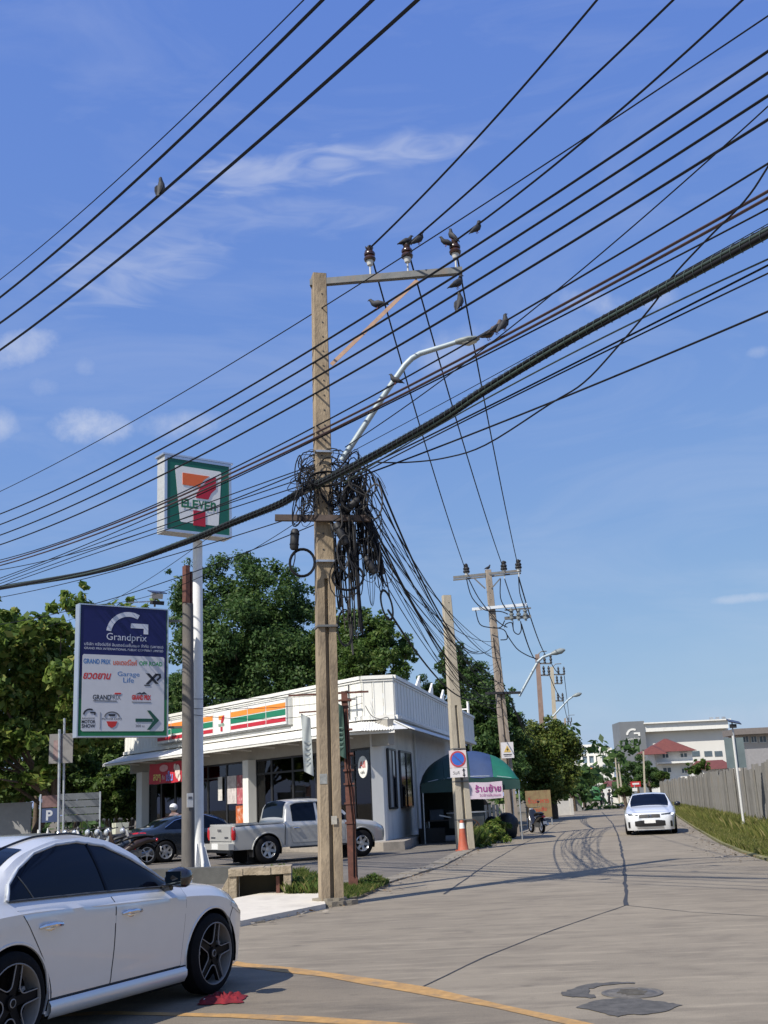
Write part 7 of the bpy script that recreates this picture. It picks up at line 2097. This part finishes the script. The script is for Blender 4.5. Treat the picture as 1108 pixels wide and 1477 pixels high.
disc(ns_, .001, .205, 0, zc_, -.012, SBL, 'blue_disc'); disc(ns_, .195, .245, 0, zc_, -.014, SRD, 'red_ring')
MB().bar((-.15, -.022, zc_ + .15), (.15, -.022, zc_ - .15), .006, .05, 0, (0, 1, 0)).build('red_bar', SRD, ns_)
for o in ns_.children:
    if o.name.startswith('red_bar'): pass
text(ns_, 'วันคี่', -.08, (zm + z0) / 2, M('black_print'), width=.20, y=-.013)
zz = (zm + z0) / 2
MB().prism([(.14, zz), (.18, zz), (.18, zz + .06), (.21, zz + .06), (.16, zz + .13), (.11, zz + .06), (.14, zz + .06)], -.018, -.012).build('arrow', M('black_print'), ns_)
MB().prism([(.14, zz - .01), (.14, zz - .07), (.11, zz - .07), (.16, zz - .14), (.21, zz - .07), (.18, zz - .07), (.18, zz - .01)], -.018, -.012).build('arrow', M('black_print'), ns_)
c = at(732, 1082, 45.3)
ws = thing('warning_sign', 'small white warning plate with a yellow triangle on the fuse-bearing pole', 'sign', (c.x, 45.3, 0), .05)
flat_sign(ws, .50, .62, c.z, 0, SW)
MB().prism([(-.15, c.z - .08), (.15, c.z - .08), (0, c.z + .20)], -.016, -.011).build('triangle', M('warning_yellow', (.60, .42, .12), .6), ws)
MB().prism([(.02, c.z + .12), (-.05, c.z + .02), (.0, c.z + .02), (-.02, c.z - .06), (.05, c.z + .05), (.0, c.z + .05)], -.022, -.017).build('flash', M('black_print'), ws)
MB().box((0, -.013, c.z - .17), (.34, .004, .035)).build('print_line', M('black_print'), ws); MB().box((0, -.013, c.z - .23), (.28, .004, .025)).build('print_line', M('black_print'), ws)
# traffic cone
c = ground(669, 1228)
cn = thing('traffic_cone', 'faded orange traffic cone leaning against the pale two-legged pole', 'traffic cone', (c.x, c.y + .15, 0))
CON = M('faded_orange_plastic', (.40, .085, .04), .65, var=.15, col2=(.32, .14, .09), amt=.4, sc2=6)
b = MB(); b.lathe([(.19, .02), (.165, .05), (.105, .48), (.06, .86), (.05, .9), (0, .9)], 20); b.build('cone', CON, cn, 50)
b = MB(); b.slab([(-.23, -.23), (.23, -.23), (.23, .23), (-.23, .23)], 0, .035); b.build('base', CON, cn)
b = MB(); b.lathe([(.084, .66), (.066, .82)], 20); b.build('band', WHITE, cn, 50)
# green and blue canopy tent with its banner and things under it
CY = 42.6
tc_ = thing('canopy', 'rounded green and blue canopy tent on thin posts beside the shop', 'canopy', (2.72, CY, 0))
tcol = [M('canopy_green', (.010, .13, .085), .6, var=.12), M('canopy_blue', (.028, .055, .14), .6, var=.12), M('canopy_teal_shaded', (.007, .040, .036), .6, var=.12)]  # the teal is darkened to hold the shop's shade on the left part
xl, xr_ = -1.85, 1.72; dep = 2.6
def dome(x, y):
    u = (x - (xl + xr_) / 2) / ((xr_ - xl) / 2); v = y / (dep / 2)
    return 2.08 + 1.15 * max(0, 1 - abs(u) ** 2.3) ** .62 * (1 - .86 * abs(v) ** 2.6)
edges = [xl, -1.0, -.05, .78, xr_]
for (a, b_), mt in zip(zip(edges[:-1], edges[1:]), (tcol[2], tcol[2], tcol[1], tcol[0])):
    g_ = MB(); rows = [[(x, y, dome(x, y) + .015 * math.sin(7 * x + 3 * y)) for x in np.linspace(a + .004, b_ - .004, 9)] for y in np.linspace(-dep / 2, dep / 2, 9)]
    g_.grid(rows); g_.grid([[(x, y, z - .01) for x, y, z in r_] for r_ in rows], flip=True); g_.build('roof_panel', mt, tc_, 60)
for yy in (-dep / 2, dep / 2):
    v_ = MB()
    rows = [[(x, yy + .02 * math.sin(x * 6), dome(x, yy) - (dome(x, yy) - 2.06) * j / 4 - .0) for x in np.linspace(xl, xr_, 25)] for j in range(5)]
    rows.append([(x, yy + .03 * math.sin(x * 6), 1.78) for x in np.linspace(xl, xr_, 25)])
    v_.grid(rows); v_.grid([[(x, y + .01, z) for x, y, z in r_] for r_ in rows], flip=True); v_.build('valance', tcol[2], tc_, 60)
for x in (xl + .05, xr_ - .05):
    for yy in (-dep / 2 + .05, dep / 2 - .05):
        MB().tube([(x, yy, -.05), (x, yy, 2.1)], .025, 8).build('post', STEEL, tc_, 50)
rbm = MB()
for yy in (-dep / 2 + .04, 0, dep / 2 - .04): rbm.tube([(x, yy, dome(x, yy) - .03) for x in np.linspace(xl + .05, xr_ - .05, 16)], .018, 6)
rbm.build('hoop', STEEL, tc_, 50)
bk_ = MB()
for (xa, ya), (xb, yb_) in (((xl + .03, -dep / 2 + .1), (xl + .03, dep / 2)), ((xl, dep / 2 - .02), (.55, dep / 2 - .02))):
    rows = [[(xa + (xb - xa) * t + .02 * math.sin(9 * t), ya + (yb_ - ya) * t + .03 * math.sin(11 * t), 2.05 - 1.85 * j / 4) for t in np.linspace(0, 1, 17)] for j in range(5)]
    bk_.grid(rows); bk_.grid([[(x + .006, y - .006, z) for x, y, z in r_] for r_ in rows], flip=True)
bk_.build('back_sheet', M('shade_teal_tarpaulin', (.012, .022, .022), .8, var=.2), tc_, 60)  # teal cloth, its near-black colour also stands in for the shade under the canopy
a, b_ = at(681, 1129, 41.2), at(726, 1151, 41.2)
bn = thing('banner', 'white cloth banner with purple lettering hung from the green canopy front', 'banner', ((a.x + b_.x) / 2, 41.22, 0))
w_ = b_.x - a.x; g_ = MB(); rows = [[(-w_ / 2 - .25 + (w_ + .25) * i / 10, .01 * math.sin(i), a.z + (b_.z - a.z) * j / 4 + .01 * math.sin(i * .8)) for i in range(11)] for j in range(5)]
g_.grid(rows); g_.grid([[(x, y + .006, z) for x, y, z in r_] for r_ in rows], flip=True); g_.build('cloth', M('banner_white_cloth', (.55, .46, .53), .7, var=.05), bn, 60)
text(bn, 'ร้านย้าย', .02, a.z - .21, M('purple_print', (.28, .03, .20), .6), width=w_ * .86, height=.26, y=-.02, bold=.02); text(bn, 'ไปข้างในซอย', .08, a.z - .45, M('purple_print'), width=w_ * .7, height=.10, y=-.02)
# under the canopy: table, crates, covered cart, barrel
tb = thing('folding_table', 'dark table under the green canopy with its legs against the shop wall', 'table', (1.75, 42.8, 0), .15)
MB().box((0, 0, .78), (1.5, .6, .04)).build('tabletop', M('dark_tabletop', (.05, .04, .035), .6), tb)
for x in (-.68, .68):
    for y in (-.25, .25): MB().box((x, y, .38), (.04, .04, .76)).build('leg', STEEL, tb)
for (x, y, s_, z, mt, lb) in ((1.4, 42.7, (.5, .4, .34), .80, (.03, .05, .08), 'dark blue crate on the table under the green canopy'), (2.05, 42.8, (.4, .38, .28), .80, (.05, .045, .04), 'black crate on the table beside the dark blue crate'), (2.5, 42.2, (.55, .45, .5), .0, (.02, .02, .025), 'dark box on the ground under the canopy'), (1.2, 42.3, (.9, .5, .5), .0, (.012, .012, .014), 'long black chest on the ground against the shop side')):
    cr = thing('crate', lb, 'crate', (x, y, z + .012), .1)
    q = MB()
    for dx in (-1, 1): q.box((dx * s_[0] / 2, 0, s_[2] / 2), (.02, s_[1], s_[2]))
    for dy in (-1, 1): q.box((0, dy * s_[1] / 2, s_[2] / 2), (s_[0] - .02, .02, s_[2]))
    q.box((0, 0, .01), (s_[0], s_[1], .02)); q.build('shell', M('crate' + lb[:14], mt, .6, var=.2), cr)
    MB().box((0, 0, s_[2] + .012), (s_[0] + .03, s_[1] + .03, .024)).build('lid', M('crate' + lb[:14]), cr)
wh = thing('cart', 'vendor cart with a thin spoked wheel in the shade beside the pale pole', 'cart', (2.35, 40.6, 0), .4)
T = Matrix.Translation((0, -.35, .42)) @ Matrix.Rotation(math.pi / 2, 4, 'X')
q = MB(); q.lathe([(.40, -.02), (.42, -.02), (.42, .02), (.40, .02)], 28, 0, T, closed=True)
for k in range(8): q.bar(T @ Vector((0, 0, 0)), T @ Vector((.40 * math.cos(k * .785), .40 * math.sin(k * .785), 0)), .012, .012)
q.build('wheel', M('rusty_wheel', (.16, .07, .03), .7), wh, 50)
MB().box((.1, .1, .78), (1.1, .6, .5)).build('body', M('dull_cart_metal', (.10, .11, .11), .5, .4, var=.3), wh)
MB().box((.1, .1, 1.05), (1.2, .7, .04)).build('counter', STEEL, wh)
MB().bar((-.5, .1, .9), (-.95, .1, 1.0), .04, .04).build('handle', STEEL, wh)
for x, y, rr, h, lb, mt in ((3.5, 43.4, .26, .85, 'black rubbish sack heap under the canopy banner', (.014, .014, .016)), (4.1, 43.8, .34, .95, 'bigger black covered heap near the fuse pole under the canopy', (.012, .013, .014))):
    q = MB(); q.ball((0, 0, h * .45), (rr * 1.3, rr, h * .55), 0, 14, 9)
    q.v = [(x_ * (1 + .12 * math.sin(9 * z_ + 5 * x_)), y_ * (1 + .12 * math.sin(7 * z_)), z_) for x_, y_, z_ in q.v]
    o = q.build('covered_heap', M('black_sheet' + str(rr), mt, .5, var=.3), None, 60); o.location = (x, y, 0); tag(o, lb, 'covered heap')
# white paling fence behind the canopy
wf = thing('paling_fence', 'white vertical paling fence in the shade behind the canopy', 'fence', (2.6, 46.2, 0), .2)
pl0 = MB(); pl0.box((0, 0, .62), (.11, .03, 1.24)); plm = pl0.mesh('paling', [M('cream_paling', (.55, .52, .44), .7, var=.1)])
for i in range(14): share('paling', plm, wf, (-.2 + i * .165, 0, 0))
q = MB()
for z in (.3, 1.0): q.bar((-.3, .03, z), (2.1, .03, z), .03, .07)
q.build('rail', M('cream_paling'), wf)
# faded advertising board past the scooter, low wall and planter row beyond
a, b_ = at(757, 1141, 60), at(797, 1178, 60)
ab = thing('advertising_board', 'faded ochre advertising board with red lettering under the clipped round tree', 'billboard', ((a.x + b_.x) / 2, 60, 0), .12)
MB().box((0, 0, (a.z + max(b_.z, .35)) / 2), (b_.x - a.x, .06, a.z - max(b_.z, .35))).build('panel', M('faded_ochre_print', (.26, .19, .09), .7, var=.15, col2=(.16, .055, .04), amt=.35, sc2=3), ab)
for x in (-.65, .65): MB().box((x, .06, .5), (.06, .06, 1.1)).build('post', STEEL, ab)
text(ab, 'ร้านอาหาร', 0, 1.25, M('red_print'), width=1.1, height=.28, y=-.035); text(ab, 'ตามสั่ง', 0, .8, M('red_print'), width=.8, height=.22, y=-.035)
# roadside wall, white gates and small things far left of the road
for i, (px, Y, h, wd, col, lb) in enumerate(((808, 84, 1.0, 1.6, (.55, .53, .48), 'small cream wall piece right of the clipped round tree'), (818, 100, 1.3, 2.2, (.30, .30, .29), 'grey low wall along the far left roadside'), (827, 112, 1.5, 1.5, (.62, .62, .60), 'small white gate far down the left roadside'))):
    p = at(px, 1150, Y)
    o = thing('roadside_wall', lb, 'wall', (p.x, Y, 0), .2)
    MB().box((0, 0, h / 2), (wd, .2, h)).build('panel', M('roadside_wall%d' % i, col, .8, var=.1), o)
    for x in (-wd / 2, wd / 2): MB().box((x, 0, h / 2 + .08), (.24, .26, h + .16)).build('pier', M('roadside_wall%d' % i), o)
# red sign far beyond, road-sign back and solar lamp by the fence
p = at(917, 1131, 70)
rs = thing('red_sign', 'small red and white board at the roadside beyond the white car', 'sign', (p.x, 70, 0), .1)
MB().box((0, 0, p.z), (.62, .05, .32)).build('panel', M('sign_bright_red', (.48, .03, .03), .5), rs)
MB().box((0, -.03, p.z + .02), (.42, .01, .10)).build('print_band', WHITE, rs); MB().box((-.1, 0, p.z - .5), (.06, .06, 1.0)).build('post', STEEL, rs)
MB().box((-.1, -.04, p.z - .32), (.3, .05, .2)).build('lower_panel', WHITE, rs)
c = ground(1076, 1207); SY = 35.6
bs_ = thing('road_sign', 'grey back of a rectangular road sign on a slim post in the verge grass', 'road sign', (c.x, SY, 0))
tp_ = at(1057, 1064, SY) - bs_.location
MB().tube([(-.05, -.09, -.1), (-.05, -.09, 3.05)], .04, 10).build('post', M('pale_sign_post', (.58, .58, .56), .5, var=.06), bs_, 50)
sgx = at(1059, 1086, SY)
MB().box((sgx.x - c.x + .02, -.05, sgx.z), (.60, .02, .92)).build('plate', M('sign_back_grey_green', (.16, .20, .20), .55, .2, var=.12, scale=3), bs_)
for dz in (-.2, .25): MB().box((sgx.x - c.x + .02, -.034, sgx.z + dz), (.5, .02, .04)).build('bracket', STEEL, bs_)
sl = thing('solar_lamp', 'small solar lamp on a thin rod peeking over the road sign', 'lamp', (at(1058, 1060, 37.2).x, 37.2, 0))
zt_ = at(1058, 1042, 37.2).z
MB().tube([(0, 0, -.1), (0, 0, zt_)], .025, 8).build('post', STEEL, sl, 50)
MB().box((.05, -.05, zt_ + .02), (.42, .34, .03), 0, ry=.25, rx=.3).build('solar_panel', M('solar_cell'), sl); MB().box((0, -.08, zt_ - .12), (.2, .12, .12)).build('lamp_head', BLACK, sl)
# concrete drain box frame behind the pale ramp
dl_ = thing('drain_box', 'rough concrete drain box frame standing open behind the pale ramp', 'drain', (-2.45, 20.35, 0), .05)
DRM = M('rough_drain_concrete', (.34, .28, .20), .95, var=.25, scale=9, bump=.8, bscale=25, col2=(.19, .15, .10), amt=.4, sc2=4)
for x in (-.47, .47): MB().box((x, 0, .2), (.13, .5, .5)).build('leg', DRM, dl_)
q = MB()
for i in range(9): q.box((-.48 + .12 * i, random.uniform(-.006, .006), .49 + random.uniform(-.008, .008)), (.1215, .54 + random.uniform(-.02, .02), .12 + random.uniform(-.006, .008)))
q.build('top_beam', DRM, dl_)
MB().box((.3, -.1, .16), (.06, .1, .44)).build('inner_post', RUST, dl_); MB().box((0, .27, .2), (.8, .04, .48)).build('back_plate', M('drain_dark', (.05, .045, .03), .95), dl_)
MB().add([(-.54, -.25, -.05), (-.54, -.25, .42), (-.8, -.2, -.05), (-.54, .25, -.05), (-.54, .25, .42), (-.85, .2, -.05)], [(0, 2, 1), (3, 4, 5), (0, 3, 5, 2), (1, 2, 5, 4), (0, 1, 4, 3)]).build('rubble_slope', DRM, dl_)
# dark planter block behind the near car and the pole feet
pb_ = MB(); pb_.box((0, 0, .17), (3.4, .45, .36)); o = pb_.build('kerb_block', M('dark_block', (.085, .085, .08), .9, var=.2, bump=.3), None); o.location = (-4.3, 25.2, 0); o.rotation_euler = (0, 0, -.25); tag(o, 'dark low concrete block at the foot of the round sign pole', 'concrete block')
# red cloth on the road beside the front wheel
from mathutils import noise as _nz
rc = MB(); rows = []
for j in range(26):
    row = []
    for i in range(38):
        u, v = i / 37 - .5, j / 25 - .5
        e = max(0, 1 - (2 * abs(u)) ** 2.5) * max(0, 1 - (2 * abs(v)) ** 2.5)
        f = abs(_nz.noise(Vector((u * 7, v * 9, 1.7)))) + .5 * abs(_nz.noise(Vector((u * 17 + 3, v * 15, .3))))
        row.append((u * .36 + .035 * _nz.noise(Vector((v * 5, u * 3, 4))), v * .40 + .05 * _nz.noise(Vector((u * 5, v * 2, 9))), .008 + e * (.020 + .055 * f)))
    rows.append(row)
rc.grid(rows)
cl_ = rc.build('red_cloth', [M('red_cloth', (.17, .006, .012), .85, var=.45, scale=9)], None, 180)
c = ground(322, 1444); cl_.location = (c.x, c.y, .004); tag(cl_, 'crumpled red cloth bag lying on the road by the front wheel', 'cloth')
MB().grid([[(-.15 + .06 * i, -.1 + .03 * j, .02 + .012 * math.sin(i + j)) for i in range(3)] for j in range(3)]).build('white_tag', WHITE, cl_)
# ------------------------------------------------------------------ left forecourt furniture
for (px, lb, top_, Y, rr) in ((86, 'slim grey pole carrying a grey sign back, left of the blue signboard', 1052, 41.5, .05), (93, 'taller thin grey pole right beside the sign-carrying one', 1036, 42.0, .04)):
    t_ = at(px, top_, Y); bx_ = at(px - 2, 1215, Y)
    o = thing('grey_pole', lb, 'pole', (bx_.x, Y, 0))
    MB().tube([(0, 0, -.05), (0, 0, 1.2), (t_.x - bx_.x, 0, t_.z)], [rr * 1.9 if px == 86 else rr, rr, rr], 10).build('shaft', STEEL, o, 50)
    if px == 86:
        MB().lathe([(.13, 0), (.13, .85), (.08, 1.0), (.05, 1.05)], 14).build('base_sleeve', ALU, o, 40)
        a, b_ = at(71, 1059, Y), at(104, 1100, Y)
        MB().box(((a.x + b_.x) / 2 - bx_.x, .07, (a.z + b_.z) / 2), (b_.x - a.x, .04, a.z - b_.z)).build('sign_back', M('grey_sign_back', (.20, .19, .18), .7, var=.15), o)
        MB().box(((a.x + b_.x) / 2 - bx_.x - .12, .04, (a.z + b_.z) / 2 - .05), (.3, .02, .7)).build('sticker', M('dull_red_sticker', (.25, .17, .16), .7, var=.3, scale=8), o)
Yb = 46.0
a, b_ = at(59, 1146, Yb), at(144, 1184, Yb)
bd = thing('slatted_board', 'low grey slatted board with a blue parking panel behind the parked scooters', 'hoarding', ((a.x + b_.x) / 2, Yb, 0))
w_ = b_.x - a.x
h0_, h1_ = b_.z, a.z
for i in range(4):
    z = h0_ + (h1_ - h0_) * (i + .5) / 4
    MB().box((.38, 0, z), (w_ - .78, .04, (h1_ - h0_) / 4 - .03)).build('slat', M('grey_slat', (.115, .125, .135), .6, .2, var=.15, scale=3), bd)
for x in (-w_ / 2, -w_ / 2 + .75, w_ / 2): MB().box((x, .0, h1_ / 2), (.06, .07, h1_ + .02)).build('post', ALU, bd)
for x in (-w_ / 2 + .0, w_ / 2): MB().lathe([(.19, 0), (.10, .6), (.06, 1.1)], 12, 0, Matrix.Translation((x, -.1, 0))).build('cone_foot', M('white_cone_foot', (.6, .6, .58), .6), bd, 40)
MB().box((-w_ / 2 + .38, -.01, (h0_ + h1_) / 2 + .28), (.62, .05, .46)).build('red_panel', M('faded_red_panel', (.15, .085, .08), .7, var=.3, scale=6), bd)
MB().box((-w_ / 2 + .38, -.01, (h0_ + h1_) / 2 - .26), (.62, .05, .54)).build('blue_panel', M('dark_blue_panel', (.03, .05, .12), .6), bd)
text(bd, 'P', -w_ / 2 + .38, (h0_ + h1_) / 2 - .26, M('dull_white_print', (.42, .43, .45), .6), height=.40, y=-.04, bold=.03)
tb2 = at(20, 1160, 48)
gb = thing('concrete_panel', 'plain pale grey panel wall at the far left edge', 'panel wall', (tb2.x, 48, 0)); MB().box((0, 0, tb2.z / 2), (1.5, .12, tb2.z)).build('panel', M('grey_panel_wall', (.26, .26, .255), .8, var=.08), gb); MB().box((0, 0, tb2.z + .03), (1.56, .16, .06)).build('cap', M('grey_panel_wall'), gb)
for px, lb in ((69, 'white bottle-shaped marker post, left one behind the saloon roof'), (112, 'white bottle-shaped marker post, right one behind the saloon roof')):
    p = at(px, 1200, 44.5); o = MB().lathe([(.07, 0), (.07, .95), (.03, 1.08), (.03, 1.15), (0, 1.15)], 12).build('marker_post', M('white_cone_foot'), None, 40); o.location = (p.x, 44.5, 0); tag(o, lb, 'marker post')
for (x0, y0, x1, y1, lb) in ((158, 1108, 150, 1140, 'slanting pale pipe prop left of the shop end'), (160, 1103, 161, 1143, 'upright pale pipe prop left of the shop end')):
    a, b_ = at(x0, y0, 57), at(x1, y1, 57); o = MB().tube([b_, a], .07, 8).build('pipe_prop', WHITE, None, 50, origin=b_); tag(o, lb, 'pipe', 'pale pipes left of the shop')

# dry leaves and grit gathered along the kerb and the verge
gl_ = np.random.default_rng(5)
lt = MB()
def litter(path, wd, n):
    P = [Vector((*p, 0)) for p in path]
    for i in range(n):
        k = gl_.integers(0, len(P) - 1); c = P[k].lerp(P[k + 1], gl_.random())
        d = (P[k + 1] - P[k]).normalized(); nn = Vector((-d.y, d.x, 0))
        c = c + nn * gl_.normal() * wd
        a, s_ = gl_.random() * 6.28, .015 + .05 * gl_.random() ** 2
        t_, b_ = Vector((math.cos(a), math.sin(a), .2 * gl_.normal())) * s_, Vector((-math.sin(a), math.cos(a), .2 * gl_.normal())) * s_ * .5
        z = Vector((0, 0, .018 + s_ * .3))
        lt.add([c - t_ + z, c + b_ + z, c + t_ + z, c - b_ + z], [(0, 1, 2, 3)], int(gl_.integers(0, 3)))
litter(LEFT_EDGE[:6], .22, 700)
litter([(p[0] - .25, p[1]) for p in RIGHT_EDGE[3:8]], .3, 600)
litter([(-3, 17.5), (-1.4, 19.6), (-.6, 21.6)], .5, 260)
tag(lt.build('leaf_litter', [M('dry_leaf_a', (.16, .10, .045), .9, var=.3), M('dry_leaf_b', (.09, .065, .035), .9, var=.3), M('grit', (.25, .22, .18), .9, var=.3)]), kind='stuff')
